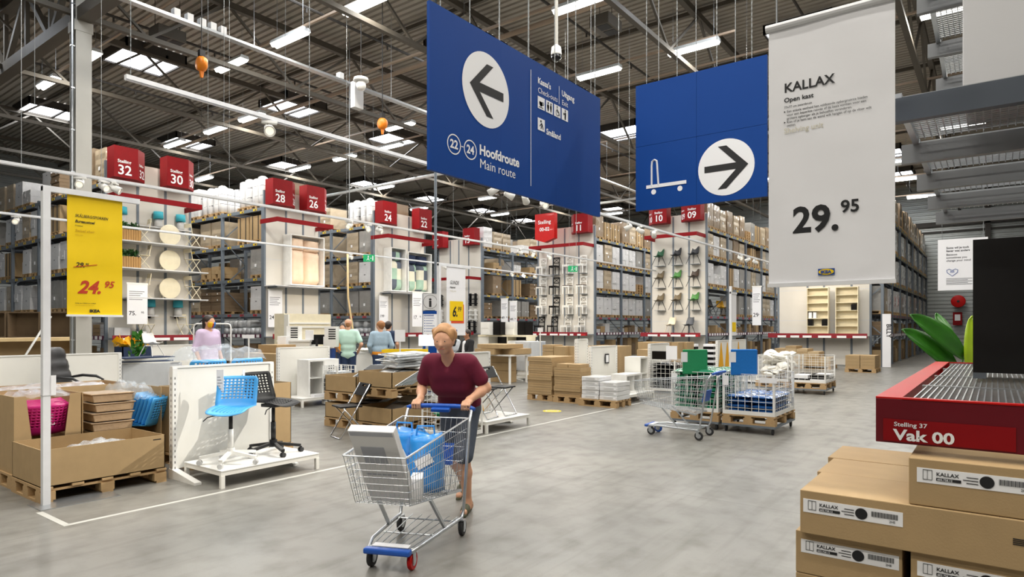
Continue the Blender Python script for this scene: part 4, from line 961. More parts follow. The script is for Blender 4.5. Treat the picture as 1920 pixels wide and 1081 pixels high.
platform(12.35, 13.7, 6.2, 6.98, 'low white platform under the white open cube shelf')
gondola(15.3, 16.5, 7.05, 'white display wall behind the cage of black bags')
g = gondola(20.3, 23.2, 7.05, 'white display wall with three thin yellow triangles')
mb = MB()
for a in (.35, .95, 2.1): mb.flat([(a - .28, .2), (a - .03, 1.12), (a + .03, 1.12), (a + .28, .2)], (0, -.004, 0), (1, 0, 0), (0, 0, 1))
mb.build('yellow_print', 'inkorange', g)
# ---- perforated swivel chairs (facing -y)
def shell_mb(nx=11, ns=21, W=.43, holes=True, scale=1):
    def S(a, s):                                                    # a in -1..1 across, s in 0..1 from seat front to back top
        if s < .42: q = s / .42; y = -.24 + .4 * q; z = -.035 * (1 - q) ** 4 + .0; e = 0
        elif s < .56:
            q = (s - .42) / .14; an = q * 1.25; y = .16 + .075 * math.sin(an); z = .075 * (1 - math.cos(an)); e = q
        else: q = (s - .56) / .44; y = .2312 + .12 * q * (1 - .25 * q); z = .0514 + .29 * q; e = 1
        wd = W / 2 * (1 - .1 * (1 - e) * (1 - s / .42 if s < .42 else 0) + .0 * e) * (1 - .12 * max(0, (s - .93) / .07) ** 2) * (1 - .1 * max(0, (.06 - s) / .06) ** 2)
        return Vector((a * wd, y - .055 * e * a * a, z + .03 * (1 - e) * a * a)) * scale
    mb = MB(); vid = {}; vs = []; fs = []
    def V(i, j):
        if (i, j) not in vid: vid[(i, j)] = len(vs); vs.append(S(i / nx * 2 - 1, j / ns))
        return vid[(i, j)]
    for j in range(ns):
        for i in range(nx):
            back = j >= 13
            hole = holes and 1 <= i <= nx - 2 and ((13 <= j <= 19) or (2 <= j <= 8))
            if hole and not back and (i + j) % 1: hole = False
            if not hole: fs.append((V(i, j), V(i+1, j), V(i+1, j+1), V(i, j+1))); continue
            c = (i + .5, j + .5); ring = []
            sq = [(i, j), (i+.5, j), (i+1, j), (i+1, j+.5), (i+1, j+1), (i+.5, j+1), (i, j+1), (i, j+.5)]
            for k in range(8):
                an = -3 * PI / 4 + k * PI / 4; ring.append(V(c[0] + .3 * math.cos(an), c[1] + .3 * math.sin(an)))
            o8 = [V(*q) for q in sq]
            fs += [(o8[k], o8[(k+1) % 8], ring[(k+1) % 8], ring[k]) for k in range(8)]
    mb.add(vs, fs); return mb
def add_shell(mat, parent, loc, name='seat_shell', th=.007):
    o = shell_mb().build(name, mat, parent, smooth=True, loc=loc); s = o.modifiers.new('thick', 'SOLIDIFY'); s.thickness = th; s.offset = 0
    return o
def swivel_chair(label, mat, metal, lift, loc, rz, seat=.52, base_rz=.3, wheel='greyplastic'):
    t = thing('swivel_chair', label, 'chair', loc, rz)
    add_shell(mat, t, (0, 0, seat))
    MB().lathe([(.028, .13), (.028, .36)], n=14).build('lift_tube', metal, t, True); MB().lathe([(.02, .36), (.02, seat - .02)], n=14).build('gas_lift', lift, t, True)
    MB().box(-.09, .09, -.1, .1, seat - .045, seat - .008).build('seat_plate', metal, t, bev=.006)
    MB().tube([(-.08, -.05, seat - .04), (-.2, -.1, seat - .06), (-.24, -.12, seat - .1)], .006, 5).build('lever', 'ink', t)
    mb = MB().lathe([(.045, .08), (.05, .1), (.04, .16)], n=14)
    for k in range(5):
        a = base_rz + k * 2 * PI / 5; c, s = math.cos(a), math.sin(a); mb.bar((c * .04, s * .04, .115), (c * .3, s * .3, .075), .04, .03)
    mb.build('star_base', metal, t)
    for k in range(5):
        a = base_rz + k * 2 * PI / 5; c = MB()
        for s in (-.016, .016): c.lathe([(.015, s - .009), (.026, s - .008), (.026, s + .008), (.015, s + .009)], (math.cos(a) * .3, math.sin(a) * .3, .0265), 14, 'y')
        c.m = 1; c.box(math.cos(a) * .3 - .012, math.cos(a) * .3 + .012, math.sin(a) * .3 - .007, math.sin(a) * .3 + .007, .03, .065)
        c.build('caster', [wheel, metal], t)
    return t
t = swivel_chair('blue perforated swivel chair with white base on the low platform', 'chairblue', 'lacquer', 'ink', (3.70, 6.5, .18), -R(46), .56, .9)
MB().box(-.19, -.115, -.004, 0, 0, .235).build('price_tag', 'paper', t, loc=(-.03, .245, .74)); mb = MB()
for k in range(6): mb.box(-.18, -.13 - .01 * (k % 3), -.006, -.004, .03 + k * .032, .036 + k * .032)
mb.build('tag_print', 'inkgrey', t, loc=(-.03, .245, .70))
t = swivel_chair('black perforated swivel chair at the right of the low platform', 'blackplastic', 'blackmetal', 'ink', (4.27, 6.6, .18), R(12), .58, .5, 'rubber')
MB().box(-.05, .02, -.004, 0, -.1, .1).build('price_tag', 'paper', t, loc=(-.2, .24, .86), rz=.5)
# ---- black office chair
t = thing('office_chair', 'black leather office chair with curved arms behind the pink bins', 'chair', (3.84, 10.98, .14), R(40))
mb = MB(); n, m = 10, 16; vs = []
for j in range(m + 1):
    f = j / m
    for i in range(n + 1):
        a = i / n * 2 - 1; wd = .25 * (1 - .18 * f ** 2) * (1 - .25 * max(0, (f - .9) / .1) ** 2); pd = .035 * (1 - a ** 4) * (1 - .55 * abs(math.sin(f * 4 * PI)) ** .25 if 0 else 1)
        gro = .016 if j % 4 == 0 else 0
        vs.append((a * wd, .24 + .14 * f - .05 * a * a - pd + gro, .5 + .68 * f))
k = len(vs); vs += [(v[0], v[1] + .075, v[2]) for v in vs]; q = lambda j, i: j * (n + 1) + i
fs = []
for j in range(m):
    for i in range(n): fs += [(q(j, i), q(j, i+1), q(j+1, i+1), q(j+1, i)), (k + q(j+1, i), k + q(j+1, i+1), k + q(j, i+1), k + q(j, i))]
for j in range(m): fs += [(q(j+1, 0), k + q(j+1, 0), k + q(j, 0), q(j, 0)), (q(j, n), k + q(j, n), k + q(j+1, n), q(j+1, n))]
fs += [(q(m, i), q(m, i+1), k + q(m, i+1), k + q(m, i)) for i in range(n)]
MB().add(vs, fs).build('backrest', 'leather', t, True); MB().box(-.25, .25, -.27, .24, .44, .54).build('seat', 'leather', t, bev=.04)
for s in (-1, 1): MB().tube([(s * .27, .25, .72), (s * .29, .1, .745), (s * .29, -.1, .73), (s * .29, -.2, .68), (s * .27, -.14, .55), (s * .22, -.1, .46)], [.018, .022, .022, .02, .018, .016], 8).build('armrest', 'leather', t, True)
MB().lathe([(.03, .1), (.03, .3), (.02, .3), (.02, .46)], n=12).build('gas_lift', 'ink', t, True); mb = MB()
for k in range(5): a = k * 2 * PI / 5; mb.bar((0, 0, .12), (.3 * math.cos(a), .3 * math.sin(a), .07), .045, .03)
mb.build('star_base', 'blackmetal', t)
for k in range(5): a = k * 2 * PI / 5; MB().lathe([(.01, -.02), (.03, -.015), (.03, .015), (.01, .02)], (.3 * math.cos(a), .3 * math.sin(a), .031), 12, 'y').build('caster', 'rubber', t)
# ---- sign post with the yellow banner
t = thing('banner_post', 'white post on a steel foot plate holding the yellow banner', 'post', (2.165, 7.0, 0)); t.location.y = 6.93
MB().box(-.03, .03, -.03, .03, 0, 2.9).build('post', 'trimwhite', t); MB().box(-.03, .8, -.025, .025, 2.86, 2.91).build('arm', 'trimwhite', t); MB().box(-.1, .55, -.2, .14, 0, .006).build('foot_plate', 'zinc', t)
MB().box(-.033, .033, -.033, .033, .995, 1.005).build('joint_ring', 'greyplastic', t); MB().box(.03, .07, -.035, -.033, 1.0, 1.18).build('paper_note', 'paper', t)
t = thing('yellow_banner', 'yellow hanging price banner reading 24.95 at the left', 'banner', (2.335, 6.93, 1.735))
n, m = 10, 26; W_, H_ = .475, 1.14; vs = []; fs = []
for y in (0, .004):
    for j in range(m + 1):
        for i in range(n + 1): f = j / m; vs.append((W_ * i / n, y + .002 * math.sin(i * .7 + j * .35) * (1 - f) + .0015 * math.sin(j * .9), H_ * f))
k = (n + 1) * (m + 1)
for j in range(m):
    for i in range(n): a = j * (n + 1) + i; fs += [(a, a+1, a+n+2, a+n+1), (k+a+n+1, k+a+n+2, k+a+1, k+a)]
MB().add(vs, fs).build('cloth', 'yellow', t, True); MB().box(-.005, W_ + .005, -.012, .012, -.015, .005).build('bottom_rail', 'trimwhite', t)
yb = -.0045; T3 = lambda x, z: (x, yb, z)
mb = MB(); mb.text('SKÅLBERG/SPORREN', T3(.062, .925), ex, ez, .026, .012, .25, wide=.82); flush(mb, 'lettering', 'ink', t); mb.text('Bureaustoel', T3(.062, .872), ex, ez, .026, .024, .25, wide=.92); flush(mb, 'lettering', 'ink', t); mb.text('Draaistoel', T3(.062, .838), ex, ez, .011, .01, .2); flush(mb, 'lettering', 'ink', t)
mb.text('29.', T3(.065, .452), ex, ez, .045, .018, .25); mb.text('95', T3(.148, .474), ex, ez, .02, .014, .25); flush(mb, 'lettering', 'ink', t)
mb.text('Geldig van 17/08/20 t/m 31/08/20', T3(.062, .108), ex, ez, .009, .01, .25); flush(mb, 'lettering', 'ink', t); mb.text('IKEA', T3(.185, .028), ex, ez, .026, .055, wide=1.15)
mb.build('black_lettering', 'ink', t)
mb = MB(); mb.text('24.', T3(.085, .21), ex, ez, .115, .035, .3, wide=.98); mb.text('95', T3(.305, .27), ex, ez, .062, .02, .3); flush(mb, 'red_price', 'inkred', t); mb.bar((.05, yb, .45), (.25, yb, .485), .002, .006); mb.build('strike_line', 'inkred', t)
mb = MB(); mb.text('Swivel chair', T3(.062, .785), ex, ez, .024, .008, .25); mb.text('swivel chair', T3(.062, .752), ex, ez, .01, .01, .2); mb.text('valid while stocks last in this store', T3(.062, .088), ex, ez, .008, .005, .2); mb.build('pale_lettering', M('inkochre', 'C79E12', .6, var=0), t)
# ---- pallets with card bins of chair shells
def pallet(x0, x1, y0, y1, label, z=0):
    o = pallet_mb(MB(), 0, x1 - x0, 0, y1 - y0).build('wooden_pallet', 'wood', loc=(x0, y0, z)); return tag(o, label, 'pallet')
pallet(2.14, 3.26, 6.98, 7.78, 'wooden pallet under the low open carton of pulp trays')
o = MB().open_box(0, 1.1, 0, .79, 0, .345, .008).build('card_bin', 'card', loc=(2.15, 6.99, .146)); tag(o, 'low open brown carton in front of the pink shells', 'carton')
mb = MB(); mb.box(.98, 1.06, -.001, 0, .3, .31); mb.build('print_mark', 'ink', o)
pallet(2.16, 3.62, 7.84, 8.62, 'wooden pallet under the tall bins of pink and blue shells')
def cut_bin(x0, x1, y0, y1, z0, z1, poly, label):
    t = thing('card_bin', label, 'carton', (x0, y0, z0)); a, b, h = x1 - x0, y1 - y0, z1 - z0; mb = MB()
    mb.box(0, a, 0, b, 0, .008); mb.box(0, .008, 0.008, b, .008, h); mb.box(a - .008, a, .008, b, .008, h); mb.box(.008, a - .008, b - .008, b, .008, h); mb.build('body', 'card', t)
    f = MB()
    for pl in poly: f.prism(pl, (0, .008, 0), (1, 0, 0), (0, 0, 1), .008)
    f.build('cut_front', 'card', t); return t
cut_bin(2.18, 2.77, 7.84, 8.6, .146, .92, [[(0, 0), (.59, 0), (.59, .33), (0, .33)], [(0, .33), (.15, .33), (.1, .774), (0, .774)], [(.44, .33), (.59, .33), (.59, .774), (.49, .774)]], 'tall brown bin with cut-away front full of pink chair shells')
cut_bin(2.785, 3.61, 7.84, 8.6, .146, .92, [[(0, 0), (.825, 0), (.825, .2), (0, .2)]], 'tall brown bin behind the pulp trays, with wrapped blue shells')
pallet(2.18, 3.6, 8.66, 9.4, 'wooden pallet under the rear bin of pink shells')
o = MB().open_box(0, 1.4, 0, .72, 0, .78, .008).build('card_bin', 'card', loc=(2.19, 8.67, .146)); tag(o, 'rear brown bin topped with film-wrapped pink shells', 'carton')
SHM = {}
def loose_shell(mat, loc, rot, label, group, film=True):
    if mat not in SHM:
        SHM[mat] = shell_mb().mesh('chair_shell', mat, True)
    o = bpy.data.objects.new('chair_shell', SHM[mat]); COL.objects.link(o); s = o.modifiers.new('thick', 'SOLIDIFY'); s.thickness = .006
    o.location = loc; o.rotation_euler = rot; return tag(o, label, 'chair shell', group)
for k in range(5): loose_shell('magenta', (2.475, 8.17 + k * .05, .5 + .01 * k), (-.06, 0, PI), 'pink perforated chair shell in the bin with cut-away front', 'pink chair shells in the cut-away bin')
for k in range(10): loose_shell('magenta', (2.52 + .62 * (k % 2), 9.06, .28 + (k // 2) * .052), (0, 0, PI), 'pink perforated chair shell in the rear brown bin', 'pink chair shells in the rear bin')
for k in range(6): loose_shell('chairblue', (3.47 - .012 * k, 8.12 + .06 * k, .46 + .01 * k), (0, 0, PI + .7), 'blue wrapped chair shell in the bin right of the pulp trays', 'blue chair shells in the bin')
o = MB().box(-.05, .05, -.003, 0, 0, .13).build('care_label', 'paper', loc=(2.5, 7.905, .6)); tag(o, 'white paper label on the front pink shell', 'label')
def film_mb(nx, ny, W_, D_, H_, seed, rough=.05):
    r = random.Random(seed); vs = []
    for j in range(ny + 1):
        for i in range(nx + 1):
            a, b = i / nx * 2 - 1, j / ny * 2 - 1; e = max(abs(a), abs(b)); zz = H_ * (1 - e ** 4) + r.uniform(-1, 1) * rough * (1 if e < 1 else .3)
            vs.append((a * W_ / 2 * (1 + r.uniform(-.02, .02)), b * D_ / 2 * (1 + r.uniform(-.02, .02)), zz))
    return MB().add(vs, [(j*(nx+1)+i, j*(nx+1)+i+1, (j+1)*(nx+1)+i+1, (j+1)*(nx+1)+i) for j in range(ny) for i in range(nx)])
def film(loc, W_, D_, H_, label, seed, rz=0, mat='film', rough=.04):
    o = film_mb(12, 10, W_, D_, H_, seed, rough).build('plastic_film', mat, smooth=True, loc=loc, rz=rz); return tag(o, label, 'film')
film((2.475, 8.1, .9), .52, .46, .05, 'clear crumpled film over the pink shells in the cut-away bin', 1)
film((2.88, 9.0, .87), 1.3, .66, .05, 'clear crumpled film over the rear pink shells', 2, mat='filmdense')
o = film((3.38, 8.16, .8), .42, .6, .16, 'clear crumpled film around the blue shells beside the trays', 3, rough=.06)
film((2.75, 7.32, .3), .62, .5, .14, 'grey clear film lying inside the low open carton', 4, .3, 'filmdense', .05)
M('pulp', 'A98E6F', .8, bump=.3, bscale=30)
for k in range(7):
    t = thing('pulp_tray', 'film-wrapped brown pulp tray, %s from the top of its stack' % ordinal(6 - k), 'tray', (3.1 + .008 * (k % 2), 8.1 - .006 * k, .158 + k * .106), .04 * (k % 3 - 1), 'wrapped pulp trays')
    mb = MB(); mb.prism([(-.19, 0), (.19, 0), (.205, .08), (-.205, .08)], (0, .19, 0), (1, 0, 0), (0, 0, 1), .4); mb.box(-.22, .22, -.22, .2, .08, .094); mb.build('tray', 'pulp', t, bev=.01)
    film_mb(8, 6, .44, .42, .008, 20 + k, .003).build('film_wrap', 'film', t, True, loc=(0, -.01, .095))
# blue shells behind the display wall and their bin
o = MB().open_box(0, 1.28, 0, .82, 0, .78, .008).build('card_bin', 'card', loc=(3.7, 7.3, .13)); tag(o, 'tall brown bin behind the display wall of swivel chairs', 'carton'); pallet(3.68, 5.0, 7.28, 8.14, 'wooden pallet under the bin behind the display wall', z=-.016)
for k in range(14): loose_shell('chairblue', (3.96 + .47 * (k % 2), 7.68, .3 + .1 * (k // 2)), (0, 0, PI + .1 * (k % 2) - .05), 'blue perforated chair shell stacked behind the display wall', 'blue chair shells stacked behind the wall')
film((4.2, 7.68, 1.22), .98, .68, .16, 'clear crumpled film over the blue shells above the display wall', 5, rough=.045)
# ---- folding chairs (facing -y)
def folding_chair(label, loc, rz, tagged=True):
    t = thing('folding_chair', label, 'chair', loc, rz)
    r_ = .0105
    MB().tube([(-.19, .24, .775), (-.2, -.215, .012), (-.185, -.225, .0105), (.185, -.225, .0105), (.2, -.215, .012), (.19, .24, .775)], r_, 8).build('front_frame', 'chrome', t, True)
    MB().tube([(-.17, -.16, .44), (-.17, .235, .014), (-.155, .245, .0105), (.155, .245, .0105), (.17, .235, .014), (.17, -.16, .44)], r_, 8).build('rear_frame', 'chrome', t, True)
    MB().box(-.185, .185, -.21, .13, .445, .47).build('seat', 'blackplastic', t, bev=.01)
    mb = MB(); mb.T = Matrix.Translation((0, .205, .69)) @ Matrix.Rotation(R(-31), 4, 'X')
    mb.box(-.2, -.06, -.014, .014, -.1, .1); mb.box(.06, .2, -.014, .014, -.1, .1); mb.box(-.06, .06, -.014, .014, -.1, .045); mb.box(-.06, .06, -.014, .014, .075, .1); mb.build('backrest', 'blackplastic', t)
    if tagged:
        MB().box(-.17, -.09, -.002, 0, -.26, .03).build('price_tag', 'paper', t, loc=(0, .205, .72))
    return t
folding_chair('black folding chair on the floor before the stacked bins', (6.22, 7.66, 0), R(-108), False)
folding_chair('black folding chair on the platform, turned to the right', (8.42, 6.56, .18), R(8))
folding_chair('black folding chair on the platform beside the wire basket', (7.92, 6.55, .18), R(12))
# ---- bins of folded chairs
FCM = {}
def folded_mesh(mat):
    mb = MB(); mb.tube([(-.2, 0, .02), (-.2, 0, .8), (-.17, 0, .84), (.17, 0, .84), (.2, 0, .8), (.2, 0, .02), (.17, 0, 0), (-.17, 0, 0)], .0105, 6, True); mb.tube([(-.16, .012, .05), (-.16, .012, .5), (.16, .012, .5), (.16, .012, .05)], .01, 6)
    mb.m = 1; mb.box(-.18, .18, -.012, .012, .18, .5); mb.box(-.19, .19, -.01, .01, .64, .82); return mb.mesh('folded_chair', ['zinc', mat])
FCM = {'w': folded_mesh('lacquer'), 'b': folded_mesh('blackplastic')}
def folded(c, loc, rot, label, group):
    o = bpy.data.objects.new('folded_chair', FCM[c]); COL.objects.link(o); o.location = loc; o.rotation_euler = rot; tag(o, label, 'chair', group)
for (y0, y1, nm) in ((8.07, 8.87, 'left'), (7.25, 8.04, 'right')):
    pallet(6.68, 7.9, y0, y1, 'floor pallet under the %s double stack of folded-chair bins' % nm)
    o = MB().open_box(0, 1.2, 0, y1 - y0 - .02, 0, .24, .01).build('card_bin', 'card', loc=(6.69, y0 + .01, .146)); tag(o, 'lower brown bin of folded chairs, %s one of the pair' % nm, 'carton')
    pallet(6.68, 7.9, y0, y1, 'raised pallet between the two bins of the %s stack' % nm, z=.55 if nm == 'right' else .43)
    zb = .7 if 0 else (.696 if nm == 'right' else .576)
    o = MB().open_box(0, 1.2, 0, y1 - y0 - .02, 0, .26 if nm == 'left' else .24, .01).build('card_bin', 'card', loc=(6.69, y0 + .01, zb)); tag(o, 'upper brown bin of folded chairs, %s one of the pair' % nm, 'carton')
for k in range(14): folded('w', (6.74 + (k // 2) * .055, 7.46 + .4 * (k % 2), .72), (R(68), R(0), R(90)), 'white folded chair on edge in the upper right bin', 'white folded chairs on edge')
for k in range(7): folded('w', (7.0 + .03 * (k % 3), 7.66 + .03 * (k % 4), 1.0 + .028 * k), (R(88), R(3 * (k % 3 - 1)), R(90 + 9 * (k % 4) - 14)), 'white folded chair lying flat on top of the upper right bin', 'white folded chairs lying flat')
for k in range(5): folded('b', (6.8 + k * .06, 8.5, .62), (R(66), 0, R(92)), 'black folded chair leaning in the upper left bin', 'black folded chairs in the upper left bin')
for k in range(9): folded('w' if k > 3 else 'b', (6.74 + (k % 5) * .06, 7.65 if k > 3 else 8.47, .2), (R(70 if k > 3 else 74), 0, R(90)), ('white folded chair in the lower right bin' if k > 3 else 'black folded chair in the lower left bin'), 'folded chairs in the lower %s bin' % ('right' if k > 3 else 'left'))
# ---- wire cages
def cage(x0, x1, y0, y1, z0, z1, label, step=.1, post=.03, front_low=0, name='wire_cage'):
    t = thing(name, label, 'wire cage', (x0, y0, z0)); a, b, h = x1 - x0, y1 - y0, z1 - z0
    for x in (0, a - post):
        for y in (0, b - post): MB().box(x, x + post, y, y + post, 0, h).build('corner_post', 'whitewire', t)
    def panel(p, d, L, hh):
        mb = MB(); d = Vector(d); p = Vector(p); n = max(2, int(L / step)); w2 = .003
        for i in range(n + 1): q = p + d * (L * i / n); mb.bar(q, q + Vector((0, 0, hh)), .006, .006)
        k = max(2, int(hh / (step * .9)))
        for j in range(k + 1): q = p + Vector((0, 0, hh * j / k)); mb.bar(q, q + d * L, .008 if j in (0, k) else .006, .008 if j in (0, k) else .006)
        mb.build('wire_panel', 'whitewire', t)
    panel((post, post / 2, 0), (1, 0, 0), a - 2 * post, h); panel((post, b - post / 2, 0), (1, 0, 0), a - 2 * post, h); panel((post / 2, post, 0), (0, 1, 0), b - 2 * post, h); panel((a - post / 2, post, 0), (0, 1, 0), b - 2 * post, h)
    mb = MB(); mb.box(post, a - post, 0, .02, 0, .06); mb.box(0, .02, post, b - post, 0, .06); mb.build('base_rail', 'whitewire', t)
    return t
def dolly(x0, x1, y0, y1, label):
    t = thing('pallet_dolly', label, 'dolly', (x0, y0, 0)); a, b = x1 - x0, y1 - y0; mb = MB()
    mb.box(0, a, 0, .05, .1, .13); mb.box(0, a, b - .05, b, .1, .13); mb.box(0, .05, .05, b - .05, .1, .13); mb.box(a - .05, a, .05, b - .05, .1, .13); mb.build('frame', 'steel', t)
    for x in (.07, a - .07):
        for y in (.05, b - .05):
            c = MB().lathe([(.012, -.015), (.045, -.012), (.045, .012), (.012, .015)], (x, y, .0455), 14, 'y'); c.m = 1; c.box(x - .015, x + .015, y - .02, y + .02, .085, .1); c.build('caster', ['rubber', 'zinc'], t)
    return t
BAGS = {}
def bag(mat, loc, sz, rz, label, group, name='bagged_cushion', tilt=(0, 0), seed=0):
    key = (mat, sz, seed % 3)
    if key not in BAGS:
        r = random.Random(seed); mb = MB(); n, m = 8, 8; vs = []
        for s in (-1, 1):
            for j in range(m + 1):
                for i in range(n + 1):
                    a, b = i / n * 2 - 1, j / m * 2 - 1; e = max(0, (1 - abs(a) ** 3) * (1 - abs(b) ** 3)) ** .5
                    vs.append((a * sz[0] / 2 * (1 + r.uniform(-.02, .02)), b * sz[1] / 2 * (1 + r.uniform(-.02, .02)), sz[2] / 2 + s * sz[2] / 2 * e * (1 + r.uniform(-.15, .05))))
        k = (n + 1) * (m + 1); fs = []
        for j in range(m):
            for i in range(n): q = j * (n + 1) + i; fs += [(q + n + 1, q + n + 2, q + 1, q), (k + q, k + q + 1, k + q + n + 2, k + q + n + 1)]
        BAGS[key] = mb.add(vs, fs).mesh(name, mat, True)
    o = bpy.data.objects.new(name, BAGS[key]); COL.objects.link(o); o.location = loc; o.rotation_euler = (tilt[0], tilt[1], rz); return tag(o, label, 'cushion', group)
for y0, y1, nm in ((2.62, 3.42, 'folded blue bags'), (3.47, 4.27, 'green bags')):
    dolly(10.04, 11.24, y0, y1, 'wheeled steel dolly under the cage of ' + nm); pallet(10.05, 11.25, y0, y1, 'wooden pallet under the cage of ' + nm, z=.13); cage(10.06, 11.24, y0 + .01, y1 - .01, .276, .9, 'white wire cage holding ' + nm)
for i in range(3):
    for j in range(2):
        for k in range(7): bag('greenwrap', (10.28 + i * .37, 3.68 + j * .38, .285 + k * .094), (.37, .37, .1), .08 * ((i + j + k) % 3 - 1), 'green cushion in a clear bag inside the front-left wire cage', 'green bagged cushions in the cage', seed=i + j + k)
for i in range(3):
    for j in range(2):
        for k in range(4): bag('bluewrap', (10.28 + i * .37, 2.83 + j * .37, .285 + k * .075), (.37, .36, .08), .06 * ((i + 2 * j + k) % 3 - 1), 'blue cushion in a clear bag inside the front-right wire cage', 'blue bagged cushions in the cage', seed=i + j + k)
def show_cushion(mat, p, rz, label):
    t = thing('seat_cushion', label, 'cushion', p, rz); MB().box(-.2, .2, -.02, .02, 0, .4).build('cover', mat, t, bev=.014)
    MB().tube([(-.2, -.02, .02), (-.2, -.02, .38), (.2, -.02, .38), (.2, -.02, .02)], .004, 5, True).build('piping', mat, t)
    MB().box(-.235, -.13, -.026, -.022, .2, .36).build('price_tag', 'paper', t)
    for s in (-.12, .12): MB().box(s - .006, s + .006, .02, .03, -.35, .25).build('display_stake', 'whitewire', t)
    return t
show_cushion('greencushion', (10.12, 3.88, .86), -R(50), 'green square cushion standing on top of the wire cage'); show_cushion('bluecushion', (10.12, 3.1, .88), -R(55), 'blue square cushion standing on top of the wire cage')
for p, rz, lb in (((10.05, 4.2, .72), -R(90), 'small white price card on the cage of green bags'), ((10.05, 3.36, .72), -R(90), 'small white price card at left of the blue cage'), ((10.05, 2.72, .78), -R(90), 'wide white price card at right of the blue cage')):
    wd = .25 if 'wide' in lb else .09; o = MB().box(-wd/2, wd/2, -.008, -.003, 0, .08 if wd > .1 else .15).build('price_card', 'paper', loc=p, rz=rz); tag(o, lb, 'price card')
for x0, y0, y1, nm, dl in ((16.8, 3.22, 4.02, 'flat white and black boxes', 1), (16.8, 4.06, 4.86, 'loose white bags', 1)):
    dolly(x0, x0 + 1.2, y0, y1, 'wheeled steel dolly under the cage of ' + nm); pallet(x0, x0 + 1.2, y0, y1, 'wooden pallet under the cage of ' + nm, z=.13); cage(x0 + .01, x0 + 1.19, y0 + .01, y1 - .01, .276, .92, 'white wire cage holding ' + nm, step=.12)
for k in range(60):
    a, b = random.uniform(.17, 1.03), random.uniform(.15, .65); bag('whitebag', (16.8 + a, 4.06 + b, .28 + .0108 * k), (.26, .24, .12), random.uniform(0, 3), 'crumpled white bag in the wire cage of loose bags', 'loose white bags in the cage', 'white_bag', (random.uniform(-.5, .5), random.uniform(-.5, .5)), k)
for i in range(2):
    for j in range(2):
        for k in range(2): carton_thing((17.1 + i * .55, 3.42 + j * .38, .28 + k * .09), (.5, .33, .085), ('paper', 'blackbrown')[(i + j + k) % 2], '%s flat box in the wire cage beside the white bags' % ('white', 'black')[(i + j + k) % 2], '%s flat boxes in the far cage' % ('white', 'black')[(i + j + k) % 2], 'flat_box')
cage(15.0, 15.9, 6.25, 7.0, .05, .8, 'white wire cage of black bags before a display wall', step=.11, name='wire_cage')
for i in range(2):
    for k in range(7): bag('blackwrap', (15.25 + i * .4, 6.62, .06 + k * .095), (.38, .6, .11), .05 * (k % 3 - 1), 'black bag in the wire cage by the display wall', 'black bags in the cage', 'black_bag', seed=k)
carton_thing((15.15, 6.72, .82), (.1, .36, .2), 'blackbrown', 'black box with a white label standing on the black-bag cage', name='storage_box'); carton_thing((15.1, 6.38, .82), (.02, .28, .34), 'banner', 'white cloth bag draped over the black-bag cage', name='tote_bag')
cage(19.0, 19.8, 5.4, 6.2, .05, .78, 'white wire cage of clear boxes far behind the blue cushion', step=.1)
for k in range(6): carton_thing((19.25 + (k % 2) * .32, 5.6 + (k // 2) * .2, .06), (.28, .18, .6), 'greybox', 'pale upright box in the far wire cage', 'pale boxes in the far cage')
# wire basket behind the walker
cage(7.03, 7.55, 6.2, 6.98, 0.02, .83, 'white wire basket beside the platform of folding chairs', step=.085, post=.022, name='wire_basket')
for k, (mt, nm) in enumerate((('greencushion', 'green'), ('yellowseat', 'yellow'), ('greencushion', 'green'), ('yellowseat', 'yellow'), ('whitebag', 'white'), ('blackwrap', 'black'))): bag(mt, (7.27 + .03 * (k % 2), 6.45 + .13 * (k % 3), .05 + .1 * k), (.3, .26, .13), k, '%s soft bundle in the white wire basket, %s from the bottom' % (nm, ordinal(k)), None, 'soft_bundle', seed=k)
t = thing('price_card', 'white price card reading 2 hung on the wire basket', 'price card', (7.15, 6.19, .38)); MB().box(0, .2, -.006, 0, 0, .36).build('card', 'paper', t); mb = MB(); mb.text('2', (.05, -.008, .1), ex, ez, .06, .01); mb.box(.03, .16, -.008, -.006, .3, .31); mb.box(.03, .12, -.008, -.006, .27, .277); mb.build('lettering', 'ink', t)
o = MB().lathe([(.17, 0), (.18, .002), (.001, .002)], n=32).build('floor_sticker', 'stickeryellow', loc=(10.45, 6.85, .0005)); mb = MB(); mb.ring((0, 0, .004), (1, 0, 0), (0, 1, 0), .13, .02); mb.box(-.08, .08, -.01, .01, .003, .004); mb.build('symbol', 'tape', o); tag(o, 'round yellow distance sticker on the concrete floor', 'sticker')
# tape lines
for x0, x1, y0, y1, lb in ((2.02, 15, 6.06, 6.11, 'long pale tape line on the floor along the displays'), (2.02, 2.07, 6.112, 6.7, 'short pale tape line turning at the left end')):
    tag(MB().box(x0, x1, y0, y1, 0, .0015).build('tape_line', 'tape'), lb, 'tape')
